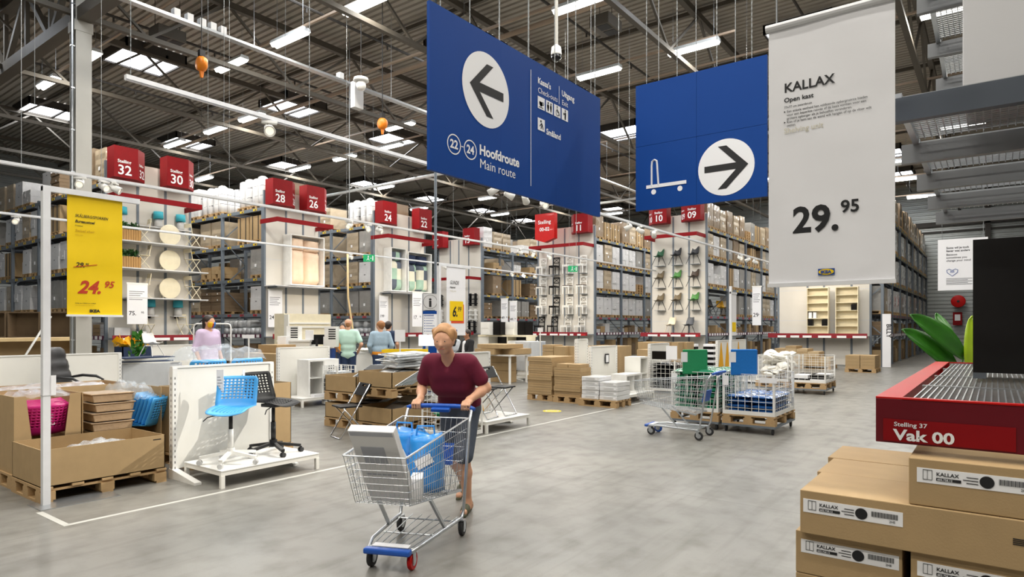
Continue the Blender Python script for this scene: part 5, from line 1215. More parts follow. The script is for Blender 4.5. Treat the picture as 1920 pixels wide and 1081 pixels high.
# ================================================================== shopping carts (local +x = forward, origin on the floor under the rear axle)
def shopping_cart(label, loc, rz, front_wheels=('rubber', 'rubber'), nose=True):
    t = thing('shopping_cart', label, 'shopping cart', loc, rz)
    # basket corners
    rb, fb, rt, ft = (.04, .25, .36), (.90, .19, .47), (-.10, .275, .90), (1.02, .215, .80)
    def P(s, u, v):                                                    # s side sign, u along 0..1 rear to front, v 0..1 bottom to top
        bx = rb[0] + (fb[0] - rb[0]) * u; by = rb[1] + (fb[1] - rb[1]) * u; bz = rb[2] + (fb[2] - rb[2]) * u
        tx = rt[0] + (ft[0] - rt[0]) * u; ty = rt[1] + (ft[1] - rt[1]) * u; tz = rt[2] + (ft[2] - rt[2]) * u
        return Vector((bx + (tx - bx) * v, s * (by + (ty - by) * v), bz + (tz - bz) * v))
    def wires(fn, nu, nv, r=.0022):
        mb = MB()
        for i in range(nu + 1): mb.tube([fn(i / nu, 0), fn(i / nu, 1)], r, 4)
        for j in range(nv + 1): q = .005 if j == nv else r; mb.tube([fn(0, j / nv), fn(1, j / nv)], q, 5)
        return mb
    for s in (-1, 1): wires(lambda u, v: P(s, u, v), 26, 7).build('side_grid', 'zinc', t)
    wires(lambda u, v: P(-1, 1, v).lerp(P(1, 1, v), u), 12, 7).build('front_grid', 'zinc', t)
    wires(lambda u, v: P(-1, u, 0).lerp(P(1, u, 0), v), 16, 10).build('floor_grid', 'zinc', t)
    wires(lambda u, v: P(-1, 0, v).lerp(P(1, 0, v), u), 12, 5).build('rear_flap', 'zinc', t)
    mb = MB(); mb.tube([P(-1, 0, 1), P(-1, 1, 1), P(1, 1, 1), P(1, 0, 1)], .0075, 6); mb.build('rim', 'zinc', t)
    mb = MB(); mb.cbox((-.055, 0, .62), (.012, .34, .17), (0, R(-14), 0)); mb.build('child_seat', 'cartblue', t)
    for s in (-1, 1):
        MB().tube([(.80, s * .15, .13), (.62, s * .2, .15), (.0, s * .255, .14), (-.03, s * .26, .2), (-.14, s * .275, .86), (-.2, s * .27, .95)], .013, 7).build('frame_rail', 'zinc', t, True)
        mb = MB().bar((.3, s * .22, .15), (.55, s * .2, .42), .02, .02); mb.bar((.02, s * .25, .36), (.3, s * .23, .40), .02, .02); mb.build('support_strut', 'zinc', t)
    mb = MB()
    for k in range(7): y = -.18 + k * .06; mb.tube([(.0, y * 1.25, .145), (.82, y * .72, .145)], .004, 5)
    for x in (.1, .45, .75): mb.tube([(x, -.24 + x * .1, .14), (x, .24 - x * .1, .14)], .006, 5)
    mb.build('bottom_tray', 'zinc', t)
    if nose:
        mb = MB(); mb.box(.79, .85, -.165, .165, .115, .155); mb.build('front_bumper', 'cartblue', t, bev=.012); MB().box(.72, .785, -.13, .13, .152, .156).build('bumper_label', 'paper', t)
    mb = MB(); mb.tube([(-.22, -.29, .955), (-.25, -.24, .968), (-.255, -.12, .972), (-.255, .12, .972), (-.25, .24, .968), (-.22, .29, .955)], [.017, .019, .02, .02, .019, .017], 10); mb.build('handle', 'cartblue', t, True)
    MB().cbox((-.235, 0, .945), (.05, .16, .03), (0, R(20), 0)).build('coin_lock', 'cartblue', t, bev=.006)
    wm = iter(front_wheels)
    for x, s in ((.76, -1), (.76, 1), (0, -1), (0, 1)):
        y = s * (.145 if x else .255); c = MB(); c.box(x - .02, x + .02, y - .026, y - .02, .05, .125); c.box(x - .02, x + .02, y + .02, y + .026, .05, .125); c.box(x - .025, x + .025, y - .026, y + .026, .12, .13)
        f = c.build('caster_fork', 'zinc', t); m = next(wm) if x else 'rubber'
        w = MB().lathe([(.02, -.016), (.058, -.015), (.062, -.008), (.062, .008), (.058, .015), (.02, .016)], (x - .015, y, .0625), 20, 'y'); w.m = 1; w.lathe([(.02, -.018), (.034, -.017), (.034, .017), (.02, .018)], (x - .015, y, .0625), 14, 'y'); w.build('wheel', [m, 'zinc'], f)
    return t
CART_RZ = R(203.6)
CX, CY = 3.68, 3.55
shopping_cart('empty steel shopping cart parked before the green bag cage', (9.25, 3.42, 0), R(93), ('cartblue', 'rubber'))
shopping_cart('loaded shopping cart with one red wheel pushed by the walker', (CX, CY, 0), CART_RZ, ('rubber', 'redbright'))
CT = Matrix.Translation((CX, CY, 0)) @ Matrix.Rotation(CART_RZ, 4, 'Z')
# load of the walker's cart
t = thing('flat_pack', 'white flat pack board standing tilted in the front of the loaded cart', 'package', CT @ Vector((.74, 0, .5)), CART_RZ)
mb = MB(); mb.T = Matrix.Rotation(R(33), 4, 'Y'); mb.box(-.03, .03, -.155, .155, -.05, .58); o = mb.build('carton', 'paper', t, bev=.004)
mb = MB(); mb.T = Matrix.Rotation(R(33), 4, 'Y'); mb.box(.03, .0315, -.145, .145, .54, .575); mb.box(.03, .0315, -.1, .06, .3, .45); mb.box(.03, .0315, -.12, .1, .2, .215); mb.box(.03, .0315, -.12, .04, .17, .18); mb.build('print', M('palegrey', 'B9BCC6', .6), t)
for k, (x, y, rz, lb) in enumerate(((.3, .08, .2, 'glossy blue bag with white print in the middle of the loaded cart'), (.18, -.12, -.1, 'glossy blue bag with white print nearest the cart handle'))):
    r = random.Random(k + 3); t = thing('carrier_bag', lb, 'bag', CT @ Vector((x, y, .43)), CART_RZ + rz); n, m = 16, 8; vs = []
    for j in range(m + 1):
        f = j / m; cl = 1 - .3 * f * f
        for i in range(n):
            a = 2 * PI * i / n; c, s = math.cos(a), math.sin(a); q = (abs(c) ** 4 + abs(s) ** 4) ** -.25
            vs.append((c * q * .15 * cl + r.uniform(-.012, .012), s * q * .13 * (1 - .1 * f) + r.uniform(-.012, .012), .005 + .40 * f + (r.uniform(-.025, .025) if j == m else 0)))
    fs = [(j*n + i, j*n + (i+1) % n, (j+1)*n + (i+1) % n, (j+1)*n + i) for j in range(m) for i in range(n)] + [tuple(range(n - 1, -1, -1)), tuple(m * n + i for i in range(n))]
    MB().add(vs, fs).build('bag_body', 'bagblue', t, True)
    mb = MB(); mb.bar((.158, -.05, .2), (.15, .06, .26), .003, .07); mb.bar((.15, -.1, .1), (.155, -.02, .07), .003, .05); mb.build('white_print', 'paper', t)
    MB().tube([(.06, -.07, .38), (.05, -.06, .47), (.05, .06, .47), (.06, .07, .38)], .008, 5).build('handle_strap', 'bagblue', t)
carton_thing(CT @ Vector((.62, .13, .46)), (.2, .08, .14), 'paper', 'small white carton lying in the loaded cart beside the board', rz=CART_RZ + .3, bev=.003)
# ================================================================== foreground right: wire shelf, cartons, banner
SX, SY = 2.79, .362
t = thing('wire_shelf', 'red-edged steel wire shelf with the Vak 00 label', 'shelf', (SX, SY, 0))
zt = 1.352; L, Wd = 3.1, 1.25
MB().box(0, .03, -Wd, 0, zt - .165, zt).build('front_beam', 'darkred', t, bev=.002)
MB().box(.0, L, -.085, 0, zt, zt + .006).build('side_rim', 'redbright', t); MB().box(-.002, .032, -Wd, -.0855, zt, zt + .006).build('front_rim', 'redbright', t)
MB().box(.03, L, -.03, 0, zt - .11, zt).build('side_beam', 'redbright', t); MB().box(L, L + .03, -Wd, 0, zt - .12, zt + .004).build('back_beam', 'redbright', t)
mb = MB()
for k in range(4):
    a = .05 + k * .76; b = a + .72
    for i in range(int(1.12 / .022)): y = -.11 - i * .022; mb.box(a, b, y - .0025, y + .0025, zt - .012, zt - .006)
    for i in range(int(.72 / .045) + 1): x = a + i * .045; mb.box(x - .0025, x + .0025, -1.22, -.1, zt - .018, zt - .012)
    mb.box(a - .012, a, -1.22, -.09, zt - .03, zt - .003); mb.box(b, b + .012, -1.22, -.09, zt - .03, zt - .003)
mb.build('wire_deck', 'zinc', t)
for x in (.06, L - .1): MB().box(x, x + .08, -Wd, -Wd + .08, 0, 4.2).build('rack_post', 'steel', t)
MB().box(-.004, -.0015, -.42, -.025, zt - .158, zt - .075).build('shelf_label', 'redsign', t)
mb = MB(); mb.text('Stelling 37', (-.006, -.06, zt - .10), (0, -1, 0), ez, .0155, .012, wide=1.15); mb.text('Vak 00', (-.006, -.06, zt - .15), (0, -1, 0), ez, .0385, .03, wide=1.22); mb.build('lettering', 'inkwhite', t)
# overhead shelves of the same rack, seen from below
for zb, nb, x_0, nm in ((2.405, 5, 2.86, 'lower'), (3.42, 5, 2.86, 'upper')):
    t = thing('overhead_shelf', 'grey overhead wire shelf of the right rack, %s one' % nm, 'shelf', (x_0, .36, zb))
    for k in range(nb): MB().box(k * .755, k * .755 + .04, -1.25, 0, 0, .09).build('cross_beam', 'steeldark' if k == 0 else 'steelgrey', t)
    for k in range(nb - 1):
        mb = MB(); a, b = k * .755 + .06, k * .755 + .735
        for y in (-.06, -.62, -1.18): mb.box(a - .02, b + .02, y - .012, y + .012, .085, .12)
        for i in range(40): y = -.07 - i * .028; mb.box(a, b, y - .0022, y + .0022, .1, .105)
        for i in range(22): x = a + i * .0315; mb.box(x - .0022, x + .0022, -1.18, -.06, .105, .11)
        mb.build('wire_deck', 'zinc', t)
tag(MB().box(0, .5, -1.05, 0, 0, .85).build('white_cabinet', 'panelgrey', loc=(3.05, .1, 2.525), bev=.004), 'big white cabinet on the lower overhead shelf at upper right', 'cabinet')
t = thing('cube_bookcase', 'black cabinet with grey foot standing on the red-edged shelf', 'bookcase', (4.07, .09, 1.358)); mb = MB()
mb.box(0, .02, -.77, 0, .03, .71); mb.box(.02, .4, -.03, 0, .03, .71); mb.box(.02, .4, -.77, -.74, .03, .71); mb.box(.02, .4, -.74, -.03, .68, .71); mb.box(.02, .4, -.74, -.03, .03, .06); mb.box(.02, .4, -.395, -.375, .06, .68); mb.box(.02, .4, -.74, -.03, .36, .38); mb.build('carcass', M('blackbrownmatt', '0A0808', .85), t)
for y in (-.055, -.77): MB().box(-.0, .05, y, y + .055, 0, .03).build('corner_foot', 'steel', t)
# flat cartons on the floor stack
def labelled_carton(loc, sz, label, lab=None, marks=False, rz=0, mat='card'):
    t = thing('flat_carton', label, 'carton', loc, rz); a, b, h = sz
    MB().box(0, a, -b, 0, 0, h).build('box', mat, t, bev=.003)
    MB().box(.002, a - .002, -b * .5 - .001, -b * .5 + .001, h, h + .0006).build('flap_seam', 'carddark', t)
    if lab is not None:
        y = -lab; MB().box(-.0015, 0, y - .335, y, h * .5, h * .5 + .052).build('product_label', 'paper', t)
        mb = MB(); o = lambda u, v: (-.0032, y - u, h * .5 + v); e = (0, -1, 0)
        mb.text('KALLAX', o(.058, .029), e, ez, .0125, .02); mb.box(-.0032, -.0015, y - .13, y - .058, h * .5 + .012, h * .5 + .022)
        mb.disc(o(.202, .026), e, ez, .0205, 28); u = .235
        for k in range(26): wd = (.0012, .0022, .001)[k % 3]; mb.box(-.0032, -.0015, y - u - wd, y - u, h * .5 + .022, h * .5 + .041); u += wd + .0018
        for k in range(3): mb.box(-.0032, -.0015, y - .178, y - .145 + .01 * (k % 2), h * .5 + .014 + k * .01, h * .5 + .016 + k * .01)
        mb.text('2HE', o(.292, .009), e, ez, .008, .01)
        for v in (.012, .046): mb.box(-.0032, -.0015, y - .045, y - .018, h * .5 + v, h * .5 + v + .001)
        for u2 in (.018, .031, .045): mb.box(-.0032, -.0015, y - u2 - .001, y - u2, h * .5 + .012, h * .5 + .047)
        mb.build('label_print', 'ink', t); mb = MB(); mb.text('602.758.12', (-.0045, y - .061, h * .5 + .0135), e, ez, .007, .01); mb.build('number', 'inkwhite', t)
    if marks:
        mb = MB(); o = lambda u, v: (-.0015, -u, v); e = (0, -1, 0)
        for k in range(4): mb.box(-.0015, 0, -marks - .04 + .004 * (k % 2), -marks, .085 + k * .006, .088 + k * .006)
        mb.text('KALLAX', o(marks + .055, .1), e, ez, .006, .01); mb.text('MADE IN PL', o(marks + .055, .088), e, ez, .005, 0)
        for k in range(3): a0 = k * 2 * PI / 3; mb.bar((-.0016, -marks - .115 + .01 * math.cos(a0), .097 + .01 * math.sin(a0)), (-.0016, -marks - .115 + .01 * math.cos(a0 + 2), .097 + .01 * math.sin(a0 + 2)), .001, .003)
        mb.disc(o(marks + .155, .097), e, ez, .0115, 16); mb.build('carton_marks', 'ink', t)
    return t
BH = .1675
# stack rises from a pallet; only the upper cartons show
pallet(2.74, 3.9, -.6, .6, 'wooden pallet under the foreground carton stack')
z0 = .146
for lv in range(4):
    zz = z0 + lv * BH
    labelled_carton((2.735, .635, zz), (1.1, .365, BH - .002), 'flat brown carton, left pile, %s layer from the floor' % ordinal(lv), .02 if lv == 3 else None)
    labelled_carton((2.725, .243, zz), (1.1, .8, BH - .002), 'flat brown carton, right pile, %s layer from the floor' % ordinal(lv), .02 if lv == 3 else None)
labelled_carton((2.705, .612, z0 + 4 * BH), (.39, 1.25, BH), 'long brown carton with recycling marks, foreground stack', .012, marks=.66)
labelled_carton((2.715, .248, z0 + 5 * BH + .002), (.39, .8, .166), 'short brown carton topmost of the foreground stack under the shelf', .025)
labelled_carton((3.098, .63, z0 + 4 * BH - .001), (.36, 1.2, BH), 'pale brown carton behind the long carton, foreground stack', None)
labelled_carton((3.46, .655, z0 + 4 * BH + .001), (.38, 1.2, BH), 'pale brown carton at the rear of the foreground stack', None)
# hanging white banner
t = thing('price_banner', 'large white hanging banner priced 29.95 at the right', 'banner', (2.6, .702, 1.782), -R(90)); n, m = 14, 26; W_, H_ = .424, .99; vs = []; fs = []
for y in (0, .003):
    for j in range(m + 1):
        for i in range(n + 1): f = j / m; vs.append((W_ * i / n, y + .0012 * math.sin(i * .5 + j * .5) + .001 * math.sin(i * 1.1) * (1 - f), H_ * f))
k = (n + 1) * (m + 1)
for j in range(m):
    for i in range(n): a = j * (n + 1) + i; fs += [(a, a+1, a+n+2, a+n+1), (k+a+n+1, k+a+n+2, k+a+1, k+a)]
MB().add(vs, fs).build('cloth', 'banner', t, True); MB().box(-.003, W_ + .003, -.008, .01, -.008, .006).build('bottom_rail', 'trimwhite', t); MB().tube([(-.01, 0, H_ + .002), (W_ + .02, 0, H_ + .002)], .014, 10).build('top_rod', 'trimwhite', t)
for x in (.03, W_ - .03): MB().tube([(x, 0, H_), (x, 0, ROOF - 1.79)], .003, 4).build('suspension_wire', 'chain', t)
yb = -.0025; mb = MB(); mb.text('KALLAX', T3(.057, .733), ex, ez, .034, .02, wide=.98); flush(mb, 'lettering', 'ink', t); mb.text('Open kast', T3(.057, .695), ex, ez, .0165, .02, wide=1.05); mb.text('77x77 cm zwartbruin', T3(.057, .672), ex, ez, .008, .004); flush(mb, 'lettering', 'ink', t)
for i, s in enumerate(('Een enkele eenheid kan voldoende opbergruimte bieden', 'voor een beperkte ruimte of de basis vormen voor een', 'grotere opberger als je behoeftes veranderen.', 'Kies of je hem aan de wand wilt hangen of op de vloer wilt', 'zetten.')): mb.text(s, T3(.067, .655 - i * .0135), ex, ez, .0088, .004, wide=.95)
for z in (.655, .6145): mb.flat([(0, 0), (.006, .004), (0, .008)], T3(.057, z), ex, ez)
flush(mb, 'fine_print', 'ink', t)
mb.text('29.', T3(.088, .196), ex, ez, .094, .028, wide=.98); mb.text('95', T3(.252, .255), ex, ez, .044, .022, wide=1.0); mb.build('black_lettering', 'ink', t)
mb = MB(); mb.text('Shelving unit', T3(.057, .577), ex, ez, .019, .012, wide=1.0); mb.build('pale_lettering', 'inkpale', t)
MB().box(.177, .233, yb - .001, yb, .03, .054).build('logo_field', 'inkblue', t); mb = MB(); mb.disc((.205, yb - .0025, .042), ex, ez, .0108, 28, sx=2.4); mb.build('logo_oval', 'yellowflat', t); mb = MB(); mb.text('IKEA', (.205, yb - .004, .0365), ex, ez, .0105, .05, align='c', wide=1.15); mb.build('logo_letters', 'inkblue', t)
# plant behind the shelf
t = thing('potted_plant', 'large-leaved green plant behind the red-edged shelf', 'plant', (6.86, .40, 0))
MB().lathe([(.14, 0), (.19, .02), (.22, .36), (.2, .36), (.19, .33)], n=24).build('pot', 'charcoalseat', t, True); MB().lathe([(.19, .33), (.001, .335)], n=24, caps=False).build('soil', 'fill', t)
def big_leaf(base, tip, width, up, mat, droop=.1):
    base, tip = Vector(base), Vector(tip); n = 12; d = tip - base; side = d.cross(Vector(up)).normalized(); nr = side.cross(d).normalized(); vs = []
    for i in range(n + 1):
        f = i / n; c = base + d * f + nr * (droop * math.sin(f * PI)); wd = width * (math.sin(PI * min(1, f * .94 + .06)) ** .6) * .5
        vs += [c - side * wd + nr * .02, c - side * wd * .5 + nr * .006, c, c + side * wd * .5 + nr * .006, c + side * wd + nr * .02]
    fs = [(i*5 + k, i*5 + k + 1, i*5 + k + 6, i*5 + k + 5) for i in range(n) for k in range(4)]
    o = MB().add(vs, fs).build('leaf', mat, t, True); s = o.modifiers.new('thick', 'SOLIDIFY'); s.thickness = .004
    MB().tube([Vector((0, 0, .3)) * .6 + base * .0, base * .6 + Vector((0, 0, .2)), base], [.014, .012, .008], 7).build('stem', mat, t, True)
Rv = Vector((SA, -CA, 0)); Fv = Vector((CA, SA, 0)); Zv = Vector((0, 0, 1))
big_leaf(Rv * .22 + Zv * 1.35, -Rv * .26 + Zv * 1.73, .2, Rv * .3 - Fv * 1.0 + Zv * .2, 'leaf', .05)
big_leaf(Rv * .16 + Zv * 1.22, -Rv * .33 + Zv * 1.6, .21, Rv * .2 - Fv * .9 + Zv * .35, 'leaf', .05)
big_leaf(Rv * .28 + Zv * 1.2, Rv * .36 + Fv * .1 + Zv * 1.72, .2, -Fv, 'leafyoung', .04)
big_leaf(-Rv * .02 + Zv * 1.12, -Rv * .14 + Zv * 1.24, .07, -Fv, 'leafyoung', .01); big_leaf(Rv * .2 + Fv * .2 + Zv * 1.3, Rv * .3 + Fv * .5 + Zv * 1.75, .16, -Fv, 'leaf', .06)
# sign before the end wall
t = thing('notice_sign', 'white hanging notice in front of the corrugated end wall', 'sign', (22, 1.3, 2.66), -R(90)); MB().box(0, 1.15, 0, .03, 0, 1.44).build('board', 'banner', t); mb = MB()
for i, s in enumerate(('Soms wil je toch', 'liever wat anders')): mb.text(s, (.2, -.003, 1.17 - i * .085), ex, ez, .055, .03)
for i, s in enumerate(('Because', 'sometimes you', 'change your mind')): mb.text(s, (.2, -.003, .98 - i * .085), ex, ez, .055, .015)
for k in range(5): mb.box(.2, .8 - .1 * (k % 2), -.004, -.001, .16 + k * .04, .172 + k * .04)
mb.build('lettering', M('inkmid', '4A4A50', .6, var=0), t); mb = MB(); mb.tube([(.34, -.006, .4), (.22, -.006, .5), (.21, -.006, .57), (.27, -.006, .6), (.34, -.006, .56), (.41, -.006, .6), (.47, -.006, .57), (.46, -.006, .5)], .007, 4, True); mb.text('365', (.34, -.006, .5), ex, ez, .05, .02, align='c'); mb.build('heart_print', 'inkblue', t)
for x in (.1, 1.05): MB().tube([(x, .015, 1.44), (x, .015, ROOF - 2.66)], .006, 4).build('suspension_wire', 'chain', t)
t = thing('hose_reel', 'red fire hose reel high by the end wall', 'hose reel', (51.0, 1.9, 3.3)); MB().lathe([(.36, -.1), (.4, -.08), (.4, .08), (.36, .1)], n=24, ax='x').build('drum', 'redbright', t, True); MB().lathe([(.08, -.13), (.08, -.1)], n=12, ax='x').build('hub', 'ink', t); MB().box(.05, .45, -.06, .06, -.06, .06).build('wall_arm', 'steeldark', t)
t = thing('fire_sign', 'small red and white fire notice under the hose reel', 'sign', (51.2, 1.85, 1.75), -R(90)); MB().box(-.35, .15, 0, .03, 0, .85).build('board', 'redsign', t); MB().box(-.25, .05, -.004, 0, .3, .7).build('symbol', 'paper', t); MB().box(-.1, .0, .03, .35, .3, .5).build('wall_arm', 'steeldark', t)
# ================================================================== people: one continuous skin grown from tapered limbs
def grow(prims, h, k=.03, minus=(), keep=None):
    """polygonise a smooth union of round cones (a, b, ra, rb[, k])"""
    lo = np.min([np.minimum(p[0], p[1]) - max(p[2], p[3]) for p in prims], 0) - 4 * h; hi = np.max([np.maximum(p[0], p[1]) + max(p[2], p[3]) for p in prims], 0) + 4 * h
    n = np.ceil((hi - lo) / h).astype(int) + 1; F = np.full(n, 1.0, np.float32)
    ax = [lo[i] + h * np.arange(n[i]) for i in range(3)]
    def cone(p, sl):
        a, b = np.array(p[0], float), np.array(p[1], float); X = ax[0][sl[0]][:, None, None]; Y = ax[1][sl[1]][None, :, None]; Z = ax[2][sl[2]][None, None, :]
        d = b - a; L = max(d @ d, 1e-9); t = np.clip(((X - a[0]) * d[0] + (Y - a[1]) * d[1] + (Z - a[2]) * d[2]) / L, 0, 1)
        return np.sqrt((X - a[0] - t * d[0]) ** 2 + (Y - a[1] - t * d[1]) ** 2 + (Z - a[2] - t * d[2]) ** 2) - (p[2] + (p[3] - p[2]) * t)
    def box(p, m):
        l = np.minimum(p[0], p[1]) - max(p[2], p[3]) - m; u = np.maximum(p[0], p[1]) + max(p[2], p[3]) + m
        i0 = np.clip(((l - lo) / h).astype(int), 0, n); i1 = np.clip(np.ceil((u - lo) / h).astype(int) + 1, 0, n); return tuple(slice(a, b) for a, b in zip(i0, i1))
    for p in prims:
        kk = p[4] if len(p) > 4 else k; sl = box(p, kk + 4 * h); d = cone(p, sl); f = F[sl]; q = np.clip(.5 + .5 * (f - d) / kk, 0, 1)
        F[sl] = f + (d - f) * q - kk * q * (1 - q)
    for p in minus:
        sl = box(p, 4 * h); F[sl] = np.maximum(F[sl], -cone(p, sl))
    if keep is not None:
        F = np.maximum(F, keep(ax[0][:, None, None], ax[1][None, :, None], ax[2][None, None, :])).astype(np.float32)
    S = F < 0; c = np.zeros(n - 1, np.int8); offs = [(i, j, l) for i in (0, 1) for j in (0, 1) for l in (0, 1)]
    for o in offs: c += S[o[0]:n[0]-1+o[0], o[1]:n[1]-1+o[1], o[2]:n[2]-1+o[2]]
    idx = np.argwhere((c > 0) & (c < 8)); ID = np.full(n - 1, -1, np.int64); ID[tuple(idx.T)] = np.arange(len(idx))
    P = np.zeros((len(idx), 3)); W = np.zeros(len(idx))
    for o in offs:
        for x in range(3):
            if o[x]: continue
            o2 = list(o); o2[x] = 1; A = F[tuple((idx + o).T)]; B = F[tuple((idx + o2).T)]; m = (A < 0) != (B < 0); t = np.where(m, A / np.where(m, A - B, 1), 0)
            q = idx + np.array(o, float); q[:, x] += t; P[m] += q[m]; W[m] += 1
    V = lo + h * P / W[:, None]; faces = []
    for x in range(3):
        y, z = (x + 1) % 3, (x + 2) % 3; a = [slice(None)] * 3; b = [slice(None)] * 3; a[x] = slice(0, -1); b[x] = slice(1, None)
        E = np.argwhere(S[tuple(a)] != S[tuple(b)]); E = E[(E[:, y] > 0) & (E[:, z] > 0) & (E[:, y] < n[y] - 1) & (E[:, z] < n[z] - 1)]
        def g(dy, dz): q = E.copy(); q[:, y] -= dy; q[:, z] -= dz; return ID[tuple(q.T)]
        Q = np.stack([g(1, 1), g(0, 1), g(0, 0), g(1, 0)], 1); inside = S[tuple(E.T)]; Q[~inside] = Q[~inside][:, ::-1]; faces.append(Q)
    Q = np.concatenate(faces); Q = Q[(Q >= 0).all(1)]
    return V, Q
def skin(name, prims, mat, parent, h=.012, **kw):
    V, Q = grow([tuple(np.array(v, float) if i < 2 else v for i, v in enumerate(p)) for p in prims], h, **{a: ([tuple(np.array(v, float) if i < 2 else v for i, v in enumerate(p)) for p in b] if a == 'minus' else b) for a, b in kw.items()})
    me = bpy.data.meshes.new(name); me.from_pydata(V.tolist(), [], Q.tolist()); me.materials.append(MATS[mat]); me.polygons.foreach_set('use_smooth', [True] * len(Q)); me.update()
    o = bpy.data.objects.new(name, me); COL.objects.link(o); o.parent = parent; s = o.modifiers.new('smooth', 'SMOOTH'); s.iterations = 2; s.factor = .5
    return o
A3 = lambda *v: np.array(v, float)
def head_prims(H, f, u, k=1):
    s = np.cross(u, f); H = np.array(H)
    p = [(H + u*.028 - f*.018, H + u*.022 + f*.012, .088*k, .082*k), (H - u*.035 + f*.022, H - u*.03 + f*.03, .066*k, .062*k), (H - u*.085 + f*.052, H - u*.07 + f*.03, .032*k, .045*k),
         (H - s*.03 - u*.02 + f*.055, H + s*.03 - u*.02 + f*.055, .036*k, .036*k)]
    p += [(H + f*.088 + u*.012, H + f*.108 - u*.028, .007*k, .0125*k, .012), (H + f*.098 - u*.03 - s*.01, H + f*.098 - u*.03 + s*.01, .009*k, .009*k, .01)]       # nose
    for q in (-1, 1): p += [(H + s*q*.078*k - u*.0 - f*.005, H + s*q*.08*k - u*.035 - f*.0, .014*k, .009*k, .008), (H + f*.078 + u*.022 + s*q*.02, H + f*.07 + u*.02 + s*q*.05, .012*k, .012*k, .014)]  # ears, brows
    p += [(H + f*.087 - u*.056 - s*.018, H + f*.087 - u*.056 + s*.018, .0085*k, .0085*k, .008), (H + f*.082 - u*.068 - s*.014, H + f*.082 - u*.068 + s*.014, .009*k, .009*k, .008)]
    return p
def face_bits(t, H, f, u, iris='iris', lips=True):
    s = np.cross(u, f); H = np.array(H)
    for q in (-1, 1):
        c = H + f*.0815 + u*.002 + s*q*.032; mb = MB(); mb.T = Matrix.Translation(Vector(c)); mb.lathe([(.0131 * math.cos(a), .0131 * math.sin(a)) for a in [-PI/2 + PI * i / 8 + (.01 if i == 0 else -.01 if i == 8 else 0) for i in range(9)]], n=12); e = mb.build('eye', 'eye', t, True)
        mb = MB(); cc = Vector(c + f*.0075); mb.T = Matrix.Translation(cc); mb.lathe([(.0078 * math.cos(a), .0078 * math.sin(a)) for a in [-PI/2 + PI * i / 6 + (.01 if i == 0 else -.01 if i == 6 else 0) for i in range(7)]], n=10); mb.build('iris', iris, e, True)
    if lips: MB().tube([Vector(H + f*.093 - u*.062 - s*.024), Vector(H + f*.1005 - u*.061), Vector(H + f*.093 - u*.062 + s*.024)], .005, 6).build('lips', 'lip', t, True)
def hand_prims(w, d, n, side, curl=.35, k=1):
    """relaxed hand from wrist w along d; n = palm normal (curl direction), side = towards the thumb"""
    w, d, n, side = map(np.array, (w, d, n, side)); p = [(w, w + d*.03, .026, .028), (w + d*.045 - side*.022, w + d*.085 - side*.026, .014, .0125, .02), (w + d*.045, w + d*.09, .0145, .013, .02), (w + d*.045 + side*.022, w + d*.085 + side*.026, .014, .0125, .02)]
    for i, (o, L) in enumerate(((-.031, .058), (-.0105, .068), (.0105, .074), (.031, .066))):
        a = w + d*.088 + side*o; c = curl * (1 + .15 * (3 - i)); b = a + (d * math.cos(c) + n * math.sin(c)) * L * .5; e = b + (d * math.cos(c * 2.2) + n * math.sin(c * 2.2)) * L * .5
        p += [(a, b, .0095, .0088, .005), (b, e, .0088, .0075, .004)]
    a = w + d*.03 + side*.026; b = a + (d*.7 + side*.6 + n*.25)*.034; e = b + (d*.9 + side*.15 + n*.4)*.03; p += [(a, b, .0125, .0105, .012), (b, e, .0105, .0085, .004)]
    return p
def grip_prims(hx, y, hz, s, w):
    """hand closed over a bar that runs along y at (hx, hz); s = +1 left hand"""
    w = np.array(w); c = A3(hx - .028, y, hz + .03); p = [(w, c, .028, .028), (c + A3(-.012, -.024, 0), c + A3(.022, -.028, .006), .014, .013, .018), (c + A3(-.012, 0, .004), c + A3(.022, 0, .01), .0145, .0135, .018), (c + A3(-.012, .024, 0), c + A3(.022, .028, .004), .014, .013, .018)]
    for i, o in enumerate((-.031, -.0105, .0105, .031)):
        L = (1, 1.06, 1.02, .88)[i if s < 0 else i]; a = A3(hx + .0, y + o, hz + .036); b = A3(hx + .031 * L, y + o * 1.03, hz + .014); e = A3(hx + .026 * L, y + o * 1.02, hz - .019); g = A3(hx + .002, y + o, hz - .030)
        p += [(a, b, .0105, .0098, .005), (b, e, .0096, .009, .004), (e, g, .009, .0078, .004)]
    q = -s; a = c + A3(-.004, q*.026, -.006); b = A3(hx - .026, y + q*.04, hz - .012); e = A3(hx + .004, y + q*.046, hz - .028); p += [(a, b, .0125, .011, .012), (b, e, .0105, .0085, .004)]
    return p
# ---------------------------------------------------------------- the walker pushing the cart
wo = CT @ Vector((-.255 - .46, 0, 0))
t = thing('person', 'person in maroon shirt and dark shorts leaning on the loaded cart handle', 'person', wo, CART_RZ)
hz_ = .972; hips = A3(-.03, 0, .90); ch = A3(.17, 0, 1.19); nb = A3(.285, 0, 1.36); H = A3(.40, .0, 1.515); f = A3(.985, .05, -.16); f /= np.linalg.norm(f); u = A3(.17, 0, 1); u -= f * (u @ f); u /= np.linalg.norm(u)
sh = {s: A3(.25, s*.185, 1.315) for s in (-1, 1)}; el = {1: A3(.17, .30, 1.10), -1: A3(.15, -.29, 1.09)}; wr = {s: A3(.385, s*.215, hz_ + .045) for s in (-1, 1)}
hip = {s: hips + A3(0, s*.085, -.02) for s in (-1, 1)}; kn = {1: A3(.17, .10, .50), -1: A3(-.07, -.10, .47)}; an = {1: A3(.07, .10, .085), -1: A3(-.40, -.09, .17)}; toe = {1: A3(.23, .115, .032), -1: A3(-.29, -.095, .035)}; heel = {1: A3(.03, .10, .045), -1: A3(-.46, -.09, .14)}
